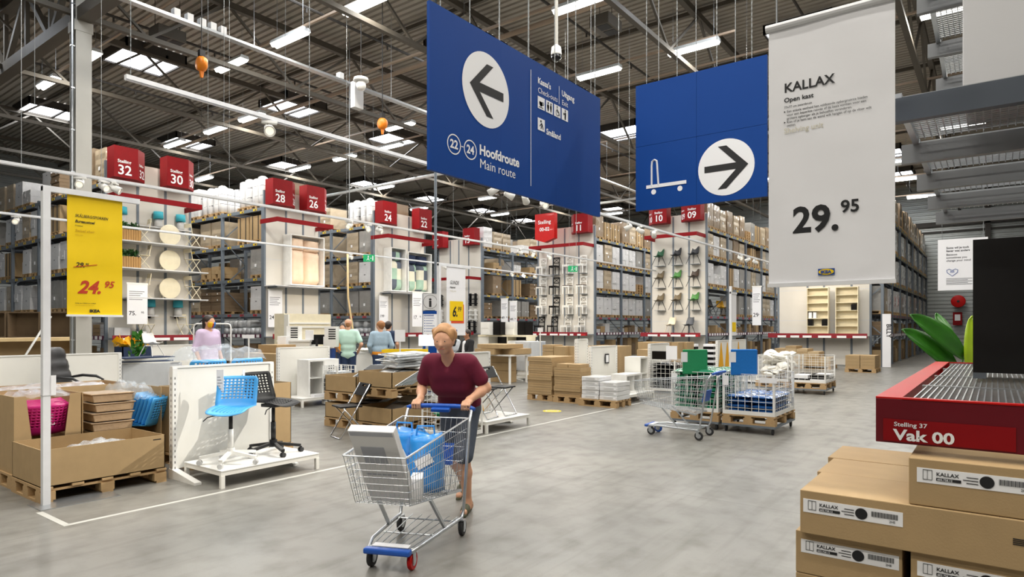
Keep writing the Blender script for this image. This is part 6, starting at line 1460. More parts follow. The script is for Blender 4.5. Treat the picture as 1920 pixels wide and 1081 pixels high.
tor = [(hips + A3(0, -.075, 0), hips + A3(0, .075, 0), .10, .10), (hips + A3(.05, -.065, .12), hips + A3(.05, .065, .12), .095, .095), (ch + A3(0, -.085, -.06), ch + A3(0, .085, -.06), .10, .10), (ch + A3(.04, -.09, .05), ch + A3(.04, .09, .05), .105, .105), (sh[-1] + A3(0, .04, 0), sh[1] - A3(0, .04, 0), .068, .068)]
body = tor + [(nb - A3(.02, 0, .02), H - u*.06 - f*.02, .058, .052)] + head_prims(H, f, u)
for s in (-1, 1):
    body += [(sh[s], el[s], .052, .040), (el[s], el[s] + (wr[s] - el[s])*.35, .040, .041), (el[s] + (wr[s] - el[s])*.35, wr[s], .041, .027), (hip[s], kn[s], .088, .056), (kn[s], kn[s] + (an[s] - kn[s])*.35 + A3(-.015, 0, 0), .054, .054), (kn[s] + (an[s] - kn[s])*.35 + A3(-.015, 0, 0), an[s], .054, .036), (heel[s], toe[s], .036, .028, .03), (an[s], heel[s], .036, .036, .03)]
    body += grip_prims(.46, s*.215, hz_, s, wr[s])
skin('body', body, 'skin', t, h=.0075, k=.028)
face_bits(t, H, f, u)
inf = lambda ps, r: [(p[0], p[1], p[2] + r, p[3] + r) + tuple(p[4:]) for p in ps]
shirt = inf(tor[1:], .016) + [(hips + A3(.01, -.08, .06), hips + A3(.01, .08, .06), .118, .118)]
for s in (-1, 1): e = sh[s] + (el[s] - sh[s])*.62; shirt += [(sh[s], e, .068, .070, .03)]
skin('shirt', shirt, 'maroon', t, h=.008, k=.04, minus=[(H - u*.07 - f*.03, nb + A3(.06, 0, .0), .075, .06), (nb + A3(.06, 0, .02), nb + A3(.075, 0, -.135), .06, .022)])
sr = [(hips + A3(0, -.075, .02), hips + A3(0, .075, .02), .114, .114)]
for s in (-1, 1): sr += [(hip[s], hip[s] + (kn[s] - hip[s])*.97, .102, .082)]
skin('shorts', sr, 'shorts', t, h=.009, k=.04)
skin('hair', [(H + u*.036 - f*.022, H + u*.03 + f*.004, .096, .088), (H - f*.05 - u*.03, H - f*.045 + u*.01, .066, .08), (H + u*.075 + f*.03, H + u*.085 - f*.02, .045, .05)] + [(H + u*(.04 + .02*math.sin(i*2.1)) + f*(.06*math.cos(i*.9) - .02) + np.cross(u, f)*(.075*math.sin(i*.9)), H + u*(.05 + .028*math.sin(i*1.7)) + f*(.072*math.cos(i*.9 + .3) - .02) + np.cross(u, f)*(.082*math.sin(i*.9 + .3)), .026, .017, .02) for i in range(22)], 'hairblond', t, h=.006, k=.03, minus=[(H + f*.09 - u*.04, H + f*.08 + u*.02, .074, .062)])
for s in (-1, 1):
    d = toe[s] - heel[s]; d /= np.linalg.norm(d); up = A3(-d[2], 0, d[0]); up /= np.linalg.norm(up)
    skin('sandal', [(heel[s] - up*.03 - d*.01, toe[s] - up*.022 + d*.02, .03, .027), (heel[s] + up*.012, heel[s] + d*.03 + up*.018, .042, .043), (heel[s] + d*.11 + up*.01, heel[s] + d*.15 + up*.0, .04, .039)], 'sandal', t, h=.008, k=.012)
# ---------------------------------------------------------------- bystanders (local +x is the way they face)
def stander(label, loc, rz, sc=1, top='mint', bottom='denim', hair='hairdark', style='short', sleeve=.6, skinm='skin', arms=None, hem=.86, step=0, h=.014, extra=None, under=None, seat=False, turn=0, scarf=None):
    t = thing('person', label, 'person', loc, rz); t.scale = (sc,) * 3
    hips = A3(0, 0, .93); sh = {s: A3(-.01, s*.19, 1.44) for s in (-1, 1)}; nb = A3(-.01, 0, 1.49); H = A3(.015, 0, 1.655); f = A3(math.cos(turn), math.sin(turn), -.05); f /= np.linalg.norm(f); u = A3(0, 0, 1.); u -= f * (u @ f); u /= np.linalg.norm(u)
    if seat:
        kn = {s: A3(.45, s*.11, .92) for s in (-1, 1)}; an = {s: A3(.42, s*.11, .5) for s in (-1, 1)}; hips = A3(0, 0, .93)
    else:
        kn = {s: A3(.02 + s*step*.5, s*.1, .5) for s in (-1, 1)}; an = {s: A3(-.01 + s*step, s*.1, .085) for s in (-1, 1)}
    toe = {s: an[s] + A3(.17, s*.02, -.05) for s in (-1, 1)}; heel = {s: an[s] + A3(-.03, 0, -.04) for s in (-1, 1)}; hip = {s: hips + A3(0, s*.09, -.02) for s in (-1, 1)}
    arms = arms or {s: (A3(-.04, s*.27, 1.17), A3(.06, s*.26, .95)) for s in (-1, 1)}; el = {s: np.array(arms[s][0]) for s in arms}; wr = {s: np.array(arms[s][1]) for s in arms}
    tor = [(hips + A3(0, -.075, 0), hips + A3(0, .075, 0), .105, .105), (A3(.0, -.065, 1.08), A3(0, .065, 1.08), .10, .10), (A3(.0, -.085, 1.24), A3(0, .085, 1.24), .108, .108), (A3(0, -.09, 1.34), A3(0, .09, 1.34), .105, .105), (sh[-1] + A3(0, .04, 0), sh[1] - A3(0, .04, 0), .07, .07)]
    body = tor + [(nb - A3(0, 0, .03), H - u*.06 - f*.015, .06, .054)] + head_prims(H, f, u)
    for s in (-1, 1):
        d = wr[s] - el[s]; d /= np.linalg.norm(d)
        n = A3(0, -s, 0) - d * (A3(0, -s, 0) @ d); n /= np.linalg.norm(n); sd = np.cross(n, d) * (1 if s > 0 else -1)
        if sd[0] < 0: sd = -sd
        body += [(sh[s], el[s], .052, .041), (el[s], wr[s], .041, .028), (hip[s], kn[s], .09, .058), (kn[s], an[s], .056, .038), (heel[s], toe[s], .038, .03, .03), (an[s], heel[s], .038, .038, .03)] + hand_prims(wr[s], d, n, sd)
    skin('body', body, skinm, t, h=h, k=.03); face_bits(t, H, f, u)
    shirt = inf(tor[1:], .018) + [(A3(0, -.08, hem + .1), A3(0, .08, hem + .1), .12, .12)]
    for s in (-1, 1):
        if sleeve <= 1: shirt += [(sh[s], sh[s] + (el[s] - sh[s])*sleeve, .072, .07, .03)]
        else: shirt += [(sh[s], el[s], .072, .06, .03), (el[s], el[s] + (wr[s] - el[s])*(sleeve - 1), .06, .048, .02)]
    skin('shirt', shirt, top, t, h=h, k=.04, minus=[(nb + A3(.02, 0, .04), H - u*.02, .07, .07)])
    if under: skin('undershirt', [(A3(0, -.08, hem + .02), A3(0, .08, hem + .02), .122, .122)], under, t, h=h)
    tr = [(hips + A3(0, -.08, .0), hips + A3(0, .08, .0), .114, .114)]
    for s in (-1, 1): tr += [(hip[s], kn[s], .102, .074), (kn[s], an[s] + A3(0, 0, .02), .072, .06)]
    skin('trousers', tr, bottom, t, h=h, k=.035)
    for s in (-1, 1): skin('shoe', [(heel[s] - A3(0, 0, .005), toe[s] + A3(.02, 0, -.002), .044, .035)], 'sandal', t, h=h)
    if style == 'scarf':
        skin('headscarf', [(H + u*.03 - f*.02, H + u*.02, .104, .1), (H - u*.08 - f*.01, nb + A3(.0, 0, 0), .1, .12), (nb + A3(.03, 0, -.02), nb + A3(.06, 0, -.12), .12, .09)], 'blackcloth', t, h=h, k=.04, minus=[(H + f*.12 - u*.04, H + f*.11 + u*.02, .078, .066)])
    elif style == 'bald': skin('hair', [(H - f*.05 - u*.03, H - f*.05 - u*.005, .058, .06)], hair, t, h=.008, minus=[(H + f*.06, H + f*.06 - u*.1, .09, .09)])
    else:
        hp = [(H + u*.036 - f*.022, H + u*.03 + f*.004, .096, .088), (H - f*.05 - u*.03, H - f*.045 + u*.01, .066, .08)]
        if style == 'bun': hp += [(H - f*.12 + u*.0, H - f*.11 + u*.05, .04, .045)]
        if style == 'long': hp += [(H - f*.09 + u*.0, H - f*.1 - u*.2, .055, .035), (H - f*.05 - u*.05, H - f*.06 - u*.1, .06, .05)]
        skin('hair', hp, hair, t, h=.009, k=.03, minus=[(H + f*.09 - u*.04, H + f*.075 + u*.012, .072, .062)])
    if extra: extra(t, H, f, u)
    return t
AW = HEAD                                                             # straight away from the viewer
def P3(px, d): x, y = gp(px, d); return (x, y, 0)
pock = {1: (A3(-.08, .32, 1.16), A3(.08, .22, .98)), -1: (A3(-.08, -.32, 1.16), A3(.08, -.22, .98))}
stander('person seen from behind, bald, in mint shirt and dark jeans', P3(653, 16), AW + .1, 1.03, 'mint', 'denim', 'hairginger', 'bald', .7, arms=pock, hem=.82)
stander('person seen from behind in pale denim jacket over an orange top', P3(713, 16), AW + .35, 1.0, 'denimpale', 'denim', 'hairginger', 'bun', 1.85, hem=.96, under='orangecloth', turn=.6, arms={1: (A3(-.03, .27, 1.17), A3(.14, .2, .98)), -1: (A3(-.06, -.28, 1.17), A3(.06, -.24, .95))})
stander('person in a navy top half hidden behind the denim jacket', P3(728, 17.2), AW - .2, 1.0, 'navycloth', 'denim', 'hairdark', 'short', .6)
stander('person in an orange top facing us beyond the bald man', P3(643, 18.6), AW + PI, .97, 'orangecloth', 'denim', 'hairdark', 'long', .6, arms={1: (A3(.0, .28, 1.2), A3(.26, .2, 1.1)), -1: (A3(.0, -.28, 1.2), A3(.26, -.2, 1.1))})
def mask(t, H, f, u):
    s = np.cross(u, f)
    for nm, mt, a, b in (('mask_panel', 'bluecushion', .03, .02), ('mask_panel', 'redbright', .0, .02), ('mask_panel', 'yellowseat', -.03, .02)):
        skin('face_mask', [(H + f*.06 - u*.03 + s*a, H + f*.055 - u*.065 + s*a, .05, .045)], mt, t, h=.008)
stander('person in a lilac sweater and colourful face mask behind the wrapped shells', P3(391, 12.4), HEAD - R(90) + R(180) * 0 - .35, 1.04, 'lilac', 'denim', 'hairdark', 'long', 1.15, extra=mask, step=.12)
def stool(p, label):
    t = thing('stool', label, 'stool', p); MB().lathe([(.17, .6), (.18, .62), (.17, .64)], n=20).build('seat', 'blackplastic', t)
    for k in range(4): a = PI / 4 + k * PI / 2; MB().bar((.1 * math.cos(a), .1 * math.sin(a), .6), (.2 * math.cos(a), .2 * math.sin(a), 0), .03, .03).build('leg', 'blackmetal', t)
for px, d, lb in ((848, 17.7, 'black stool under the person in the headscarf'), (876, 16.7, 'black stool under the person in the dark jacket')): stool(P3(px, d), lb)
tb = {s: (A3(.06, s*.25, 1.18), A3(.28, s*.14, 1.12)) for s in (-1, 1)}
o = stander('seated person in black headscarf and grey top at the white counter', P3(848, 17.7), AW + PI + .5, .95, 'greycloth', 'blackcloth', 'hairdark', 'scarf', 1.8, arms=tb, seat=True); o.location.z = -.16
def whiteshirt(t, H, f, u): skin('white_shirt', [(A3(.075, 0, 1.42), A3(.085, 0, 1.1), .06, .08)], 'paper', t, h=.014)
o = stander('seated person in dark jacket over a white shirt, looking left', P3(876, 16.7), AW + PI - .9, .97, 'blackcloth', 'denim', 'hairdark', 'short', 1.85, arms=tb, seat=True, skinm='skintan', extra=whiteshirt); o.location.z = -.16
# ================================================================== things in the middle distance
def slot(px0, px1, d, pyt, pyb, dep, mat, label, cat='box', name='carton', along='x', group=None, bev=0, floor=False):
    x, y = gp((px0 + px1) / 2, d); zt, zb = hz(pyt, d), (0 if floor else hz(pyb, d))
    if along == 'x': a, b = pxY(px0, y), pxY(px1, y); box = (0, b - a, 0, dep); p = (a, y, max(0, zb))
    else: a, b = pxX(px1, x), pxX(px0, x); box = (0, dep, 0, b - a); p = (x, a, max(0, zb))
    o = MB().box(*box, 0, zt - max(0, zb)).build(name, mat, loc=p, bev=bev); return tag(o, label, cat, group)
# carton pallets
def carton_pile(x0, x1, y0, y1, n, h, label, seed, tab='cardlight'):
    r = random.Random(seed)
    for k in range(n):
        j = r.uniform(-.012, .012); o = MB().box(0, x1 - x0, 0, y1 - y0, 0, h - .003).build('flat_carton', 'card', loc=(x0 + j, y0 + r.uniform(-.01, .01), .146 + k * h), rz=r.uniform(-.01, .01))
        MB().box(-.001, 0, .02, y1 - y0 - .02, h * .46, h * .54).build('flap_seam', 'carddark', o); tag(o, '%s, %s from the bottom' % (label, ordinal(k)), 'carton')
pallet(11.8, 13.0, 7.72, 8.4, 'wooden pallet under the taller flat-carton pile'); pallet(11.75, 12.22, 6.98, 7.68, 'wooden pallet under the shorter flat-carton pile')
carton_pile(11.8, 12.75, 7.74, 8.38, 8, .102, 'flat brown carton in the taller pile by the white packs', 1); carton_pile(11.77, 12.21, 7.0, 7.66, 6, .102, 'flat brown carton in the shorter pile by the white packs', 2)
for k in range(2): carton_thing((12.0, 7.48 - .3 * k, .146 + 6 * .102), (.4, .28, .07), 'card', 'small flat carton on the shorter pile, %s one' % ('left', 'right')[k], name='flat_carton')
for k in range(4): carton_thing((12.5, 7.6, .0 + k * .19), (.3, .2, .185), 'cardlight', 'pale carton behind the shorter flat-carton pile, %s from the bottom' % ordinal(k))
pallet(11.55, 12.2, 6.04, 6.92, 'wooden pallet under the white tray packs')
for c, n, y in ((0, 5, 6.66), (1, 4, 6.24)):
    for k in range(n):
        t = thing('tray_pack', 'white plastic-wrapped tray pack, %s column, %s from the bottom' % (('left', 'right')[c], ordinal(k)), 'package', (11.86 + .01 * (k % 2), y, .146 + k * .092), .02 * (k % 3 - 1))
        MB().box(-.28, .28, -.2, .2, 0, .088).build('pack', 'wrapwhite', t, bev=.008); MB().box(-.283, -.28, -.1, .1, .025, .065).build('hand_opening', 'greyplastic', t); MB().box(-.284, -.28, -.17, -.12, .03, .06).build('label', 'paper', t)
# cube shelves and cabinets on the platforms
def cube_shelf(loc, nx, nz, label, door=None, rz=0, mat='lacquer'):
    t = thing('cube_shelf', label, 'shelf', loc, rz); c = .335; e = .04; W_ = nx * c + (nx - 1) * .016 + 2 * e; H_ = nz * c + (nz - 1) * .016 + 2 * e; mb = MB()
    mb.box(0, e, 0, .39, 0, H_); mb.box(W_ - e, W_, 0, .39, 0, H_); mb.box(e, W_ - e, 0, .39, 0, e); mb.box(e, W_ - e, 0, .39, H_ - e, H_); mb.box(e, W_ - e, .375, .39, e, H_ - e); mb.build('carcass', mat, t, bev=.002)
    for i in range(1, nx): x = e + i * c + (i - 1) * .016; MB().box(x, x + .016, .005, .375, e, H_ - e).build('divider', mat, t)
    for k in range(1, nz): z = e + k * c + (k - 1) * .016; MB().box(e, W_ - e, .008, .375, z, z + .016).build('shelf_board', mat, t)
    if door:
        i, k = door; x, z = e + i * (c + .016), e + k * (c + .016); d = MB().box(x, x + c, -.004, .012, z, z + c); d.m = 1
        for a in range(3):
            for b in range(3): d.lathe([(.017, 0), (.017, .001)], (x + .12 + a * .055, -.005, z + .12 + b * .055), 10, 'y')
        d.build('door', [mat, 'ink'], t)
    return t
cube_shelf((8.12, 11.3, .18), 2, 2, 'white cube shelf of four with a pierced door', (1, 1)); carton_thing((8.33, 11.22, .18), (.34, .12, .06), 'paper', 'white tray lying before the cube shelf of four', name='tray')
cube_shelf((12.62, 6.36, .18), 2, 1, 'white open cube shelf beside the white tray packs', rz=R(0)); cube_shelf((13.42, 6.42, .18), 1, 2, 'narrow upright white cube shelf at the platform end', rz=0, mat='white')
t = thing('cabinet', 'grey white cabinet on the far platform before a display wall', 'cabinet', (15.95, 11.3, .18)); MB().box(0, .95, .02, .5, .12, 1.0).build('body', 'greybox', t, bev=.003); MB().box(.62, .92, 0, .02, .4, .97).build('door', 'signgrey', t); MB().box(.1, .56, .0, .02, .16, .97).build('door', 'greybox', t)
for x in (.03, .88): MB().box(x, x + .04, .04, .45, 0, .12).build('leg', 'lacquer', t)
t = thing('picture_clip', 'small black framed card hung on the white display wall', 'card', (12.98, 7.03, .8)); MB().box(-.09, .09, -.01, 0, 0, .22).build('frame', 'ink', t); MB().box(-.06, .06, -.013, -.01, .03, .19).build('card', 'paper', t)
# brown stacks further back
for px0, px1, d, a, b, dep, lb, al in ((895, 946, 18.5, 645, 653, .9, 'long flat carton on top of the wide carton row', 'y'), (890, 927, 18.6, 653.5, 664, .8, 'brown carton in the wide row, left one', 'y'), (928, 966, 18.6, 653.5, 664, .8, 'brown carton in the wide row, right one', 'y'),
        (917, 955, 19.0, 664.5, 679, .35, 'labelled carton pile left of the grey cabinet, top layer', 'y'), (917, 955, 19.0, 679.5, 694, .35, 'labelled carton pile left of the grey cabinet, middle layer', 'y'), (917, 955, 19.0, 694.5, 716, .35, 'labelled carton pile left of the grey cabinet, bottom layer', 'y'),
        (1017, 1037, 17.8, 646, 652, .5, 'flat carton with white labels, top of its pile', 'y'), (1017, 1037, 17.8, 652.5, 658.5, .5, 'flat carton with white labels, middle of its pile', 'y'), (1017, 1037, 17.8, 659, 667, .5, 'flat carton with white labels, bottom of its pile', 'y'),
        (1038, 1059, 17.6, 649, 668, .6, 'square brown carton in the row of three, left', 'y'), (1060, 1081, 17.6, 649, 668, .6, 'square brown carton in the row of three, middle', 'y'), (1082, 1104, 17.6, 649, 668, .6, 'square brown carton in the row of three, right', 'y'),
        (1162, 1184, 15.4, 648, 690, .8, 'tall brown bin right of the open cube shelf wall', 'x'), (1194, 1216, 19.5, 655, 668, .7, 'big brown carton left of the black-bag cage, lower', 'y'), (1196, 1240, 20.5, 641, 655, .8, 'long brown carton left of the black-bag cage, upper', 'y'), (1259, 1272, 20.5, 641, 660, .6, 'brown carton right of the black-bag display wall, first', 'y'), (1273, 1288, 20.8, 641, 660, .6, 'brown carton right of the black-bag display wall, second', 'y')):
    slot(px0, px1, d, a, b, dep, 'card', lb, 'carton', along=al, bev=.004, floor='black-bag' in lb or 'tall brown bin' in lb)
for px0, px1, d, a, b, lb in ((895, 966, 18.6, 664, 713, 'low white table under the wide carton row'), (1015, 1105, 17.7, 668, 713, 'low white table under the labelled cartons')):
    x, y = gp((px0 + px1) / 2, d); t = thing('low_table', lb, 'table', (x, y, 0), 0); zt = hz(a, d) - .002; wd = (px1 - px0) * d / 1210
    MB().box(-.05, .9, -wd / 2, wd / 2, zt - .04, zt).build('tabletop', 'lacquer', t)
    for sx in (0, .8):
        for sy in (-wd / 2 + .05, wd / 2 - .1): MB().box(sx, sx + .05, sy, sy + .05, 0, zt - .04).build('leg', 'lacquer', t)
k = 0
for px0, px1, d, ztop, n in ((1271, 1287, 21, 652, 10), (1304, 1316, 21, 655, 9), (1289, 1305, 21.6, 644, 12), (1325, 1337, 21.6, 644, 12)):
    x, y = gp((px0 + px1) / 2, d); hh = hz(ztop, d) / n
    for i in range(n):
        o = MB().box(-.15, .15, -.17, .17, 0, hh - .006).build('magazine_box', 'paper' if i % 2 else 'blackbrown', loc=(x, y, i * hh)); tag(o, 'thin black or white box in the striped piles behind the green cushion', 'box', 'striped box piles'); k += 1
for i, (px0, px1, mt, nm) in enumerate(((900, 918, 'lacquer', 'white'), (918.5, 939, 'blackbrown', 'black'), (946, 964, 'lacquer', 'white'), (964.5, 985, 'blackbrown', 'black'))):
    x, y = gp((px0 + px1) / 2, 21); t = thing('drawer_unit', '%s two-drawer unit on the white bench, %s from left' % (nm, ordinal(i)), 'drawers', (x, y, 1.37), -R(90)); wd = (px1 - px0) * 21 / 1210 * 1.15
    MB().box(-wd/2, wd/2, .01, .45, 0, .42).build('body', mt, t)
    for q in range(2): MB().box(-wd/2 + .01, wd/2 - .01, -.005, .01, .012 + q * .205, .205 + q * .205).build('drawer', mt, t)
t = thing('tv_bench', 'long white bench with open dark compartments under the drawer units', 'bench', gp(942, 21) + (0,), -R(90)); MB().box(-1.0, 1.0, -.05, .55, 1.31, 1.365).build('top', 'cream', t); MB().box(-1.0, -.55, -.03, .5, .6, 1.31).build('side_cabinet', 'white', t); MB().box(-.55, 1.0, .45, .5, .6, 1.31).build('back_panel', 'ink', t); MB().box(-1.0, 1.0, -.03, .5, .0, .6).build('base', 'white', t)
for x in (.2, .97): MB().box(x, x + .03, -.03, .45, .6, 1.31).build('divider', 'cream', t)
# information point and its clutter
x, y = gp(806, 16.2); t = thing('info_totem', 'tall info board with a big letter i over a service list', 'sign', (x, y, 0), -R(53)); W_ = .36
MB().box(-.17, .19, 0, .04, .0, 1.15).build('blue_base', 'blue', t); MB().box(-.17, .19, 0, .04, 1.44, 2.02).build('list_board', 'banner', t); MB().box(-.175, .195, -.003, .045, 1.95, 2.03).build('blue_strip', 'blue', t); MB().box(-.17, .19, 0, .04, 2.05, 2.46).build('info_board', 'panelgrey', t)
mb = MB(); mb.ring((.01, -.004, 2.255), ex, ez, .175, .008, 40); mb.text('i', (.01, -.004, 2.135), ex, ez, .22, .03, align='c', wide=1.25); mb.build('letter', 'ink', t); mb = MB()
for k in range(6): mb.disc((-.13, -.004, 1.85 - k * .066), ex, ez, .012, 10); mb.box(-.1, .12 - .03 * (k % 3), -.004, -.001, 1.845 - k * .066, 1.855 - k * .066)
for k in range(2): mb.box(-.15, .1, -.004, -.001, 1.92 - k * .022, 1.93 - k * .022)
mb.build('list_print', 'inkblue', t); MB().box(-.19, -.17, .0, .04, 0, 2.46).build('side_post', 'steel', t); MB().tube([(.14, .02, 2.46), (.14, .02, ROOF)], .035, 8).build('ceiling_pole', 'steel', t)
x, y = gp(800, 15.2); t = thing('display_screen', 'white lit screen before the info board', 'screen', (x, y, 0), -R(53)); MB().box(-.19, .19, 0, .03, 1.18, 1.44).build('panel', M('screenlit', 'EAF2FA', emit=.9, var=0), t); MB().box(-.03, .03, .03, .06, 0, 1.3).build('stand', 'signgrey', t); MB().box(-.15, .15, -.1, .15, 0, .02).build('foot', 'signgrey', t)
x, y = gp(823, 12.8); t = thing('banner_post', 'white post with an arm holding the 6.99 banner', 'post', (x, y, 0)); MB().box(-.03, .03, -.03, .03, 0, 2.88).build('post', 'trimwhite', t); MB().box(-.03, .95, -.02, .02, 2.84, 2.89).build('arm', 'trimwhite', t); MB().box(-.2, .3, -.2, .2, 0, .008).build('foot_plate', 'zinc', t)
t = thing('price_banner', 'white hanging banner with a yellow 6.99 square', 'banner', (x + .22, y, 1.47)); MB().box(0, .57, -.008, .0, 0, 1.37).build('cloth', 'banner', t); MB().box(.0, .57, -.012, .004, -.02, .01).build('bottom_rail', 'trimwhite', t)
MB().box(.13, .52, -.012, -.009, .23, .62).build('red_square', M('orangered', 'E0532A', .6), t); MB().box(.085, .49, -.016, -.0125, .28, .68).build('yellow_square', 'yellowflat', t); mb = MB(); mb.text('6.', (.15, -.018, .37), ex, ez, .2, .025, .25, wide=.8); mb.text('99', (.31, -.018, .47), ex, ez, .1, .012, .25, wide=.8); mb.text('GUNDE', (.09, -.011, 1.02), ex, ez, .075, .004, .25, wide=.72); mb.text('Klapstoel', (.09, -.011, .94), ex, ez, .04, .015, .2, wide=.75); mb.build('lettering', 'ink', t); mb = MB(); mb.text('Folding chair', (.09, -.011, .87), ex, ez, .035, .005, .2, wide=.75); mb.build('pale_lettering', 'inkpale', t)
mb = MB().box(.25, .31, -.0095, -.008, .06, .1); mb.build('logo', 'inkblue', t)
# counter with paper trays, monitors, clutter
def simple(nm, cat, label, px, d, zt, w, dep, h, mat, rz=-R(53), z0=None):
    x, y = gp(px, d); z = hz(zt, d) - h if z0 is None else z0; return tag(MB().box(-w/2, w/2, 0, dep, 0, h).build(nm, mat, loc=(x, y, z), rz=rz, bev=.004), label, cat)
def counter(px, d, w, dep, h, label, mat='white', nm='counter'):
    x, y = gp(px, d); t = thing(nm, label, 'counter', (x, y, 0), -R(53)); MB().box(-w/2, w/2, 0, dep, h - .04, h).build('worktop', 'lacquer', t); MB().box(-w/2 + .02, w/2 - .02, .03, dep - .02, 0, h - .04).build('base', mat, t); return t
counter(550, 15.5, .8, .6, 1.31, 'white info counter with paper trays on it'); counter(605, 15.8, .36, .6, 1.14, 'lower white counter carrying the black monitor', 'blue'); counter(690, 17.6, 1.3, .6, .95, 'white counter with papers before the standing customers')
counter(770, 18, .9, .6, 1.0, 'pale wood display counter left of the info board', 'pine', 'display_counter')
for px, lb in ((548, 'left'), (619, 'right')):
    x, y = gp(px, 15.6); t = thing('paper_tray_tower', 'white tower of black-slotted paper trays, %s one on the info counter' % lb, 'paper tray', (x, y, 1.31 if px < 600 else 1.14), -R(53)); MB().box(-.14, .14, 0, .3, 0, .34 if px < 600 else .5).build('casing', 'lacquer', t); mb = MB()
    for k in range(5): mb.box(-.1 + .06, .13, -.003, .0, .05 + k * .055 + (.14 if px > 600 else 0), .08 + k * .055 + (.14 if px > 600 else 0))
    mb.build('slots', 'ink', t)
simple('printer_box', 'box', 'white box on the left end of the info counter', 528, 15.3, 630, .2, .3, .3, 'paper'); simple('notice_sheet', 'sheet', 'white notice sheet standing on the info counter', 580, 15.6, 617, .2, .02, .24, 'paper', z0=1.31); simple('price_card', 'sheet', 'pale notice sheet beside the black monitor', 613, 15.7, 636, .18, .02, .25, 'paper', z0=1.14)
x, y = gp(594, 15.7); t = thing('monitor', 'black monitor seen from behind on the info counter', 'monitor', (x, y, 1.14), -R(40)); MB().box(-.24, .24, 0, .03, .06, .3).build('screen_back', 'blackplastic', t, bev=.005); MB().box(-.03, .03, -.02, .0, 0, .2).build('neck', 'ink', t); MB().box(-.1, .1, -.1, .06, 0, .012).build('foot', 'ink', t)
x, y = gp(578, 20); t = thing('display_sideboard', 'tall white panelled bed headboard display behind the info counter', 'furniture', (x, y, 0), 0); MB().box(-.85, .85, 0, .5, 0, 2.03).build('body', 'cream', t); mb = MB()
for z in (1.72, 1.6): mb.box(-.8, .8, -.03, 0, z, z + .05)
mb.build('rail', 'white', t); MB().box(-.85, -.8, -.2, 0, 0, 2.0).build('side_panel', 'white', t)
for k in range(9): bag('whitebag', (gp(690, 17.6)[0] + .25 * (k % 3) - .2 + .2, gp(690, 17.6)[1] - .1 + .18 * (k // 3), .955), (.22, .2, .1), k, 'crumpled white paper on the counter before the customers', 'crumpled papers on the counter', 'paper_bundle', seed=k)
# yellow bag racks
for i, (px, w) in enumerate(((742, .62), (778, .5))):
    x, y = gp(px, 14.2); t = thing('bag_rack', 'yellow bag rack with slanted cut-outs, %s of the pair' % ('left', 'right')[i], 'rack', (x, y, 0), -R(53)); f_ = MB(); z0, z1 = .72, 1.13
    f_.box(-w/2, w/2, 0, .02, z0, z0 + .05); f_.box(-w/2, w/2, 0, .02, z1 - .06, z1)
    for k in range(4): a = -w/2 + .02 + k * w / 4; f_.prism([(a, z0 + .05), (a + .06, z0 + .05), (a + .12, z1 - .06), (a + .06, z1 - .06)], (0, .02, 0), (1, 0, 0), (0, 0, 1), .02)
    f_.build('cut_front', 'yellowflat', t); MB().box(-w/2, w/2, .3, .32, z0, z1).build('back', 'yellowflat', t); MB().box(-w/2, w/2, .02, .3, z0, z0 + .02).build('floor', 'yellowflat', t)
    for sx in (-w/2 + .03, w/2 - .06): MB().box(sx, sx + .03, .1, .13, 0, z0).build('leg', 'steel', t)
    for k in range(3): MB().box(-w/2 + .08 + k * w * .3, -w/2 + .12 + k * w * .3, .12, .16, z0 + .02, z1 - .03).build('strap_bundle', 'ink', t)
for px, d, a, b, wd, lb in ((750, 13.6, 618, 640, .22, 'white notice on a thin pole before the yellow bag racks'), (1013, 15.5, 614, 622, .12, 'small white notice on a thin pole before the square cartons'), (466, 12.0, 627, 634, .22, 'small white notice on a thin pole right of the wrapped shells')):
    x, y = gp(px, d); t = thing('notice_pole', lb, 'sign', (x, y, 0), -R(53)); MB().box(-wd/2, wd/2, -.01, .0, hz(b, d), hz(a, d)).build('sheet', 'paper', t); MB().tube([(0, .01, 0), (0, .01, hz(b, d) + .03)], .014, 6).build('pole', 'whitewire', t); MB().lathe([(.14, 0), (.14, .012)], n=20).build('foot', 'whitewire', t)
for px, d, pt, pb, yl, lb in ((1370, 17, 556, 630, True, 'tall white post with a narrow yellow-tagged banner'), (1223, 15.2, 493, 497, False, 'tall plain white post right of the hanging aisle banner'),):
    if not yl: continue
    x, y = gp(px, d); t = thing('banner_post', lb, 'post', (x, y, 0), 0); MB().box(-.03, .03, -.03, .03, 0, 2.7).build('post', 'trimwhite', t); MB().box(.03, .45, -.006, .0, 1.4, 2.5).build('cloth', 'banner', t); MB().box(.08, .4, -.012, -.007, 1.5, 1.75).build('yellow_tag', 'yellowflat', t); MB().box(-.03, .47, -.02, .02, 2.5, 2.55).build('arm', 'trimwhite', t)
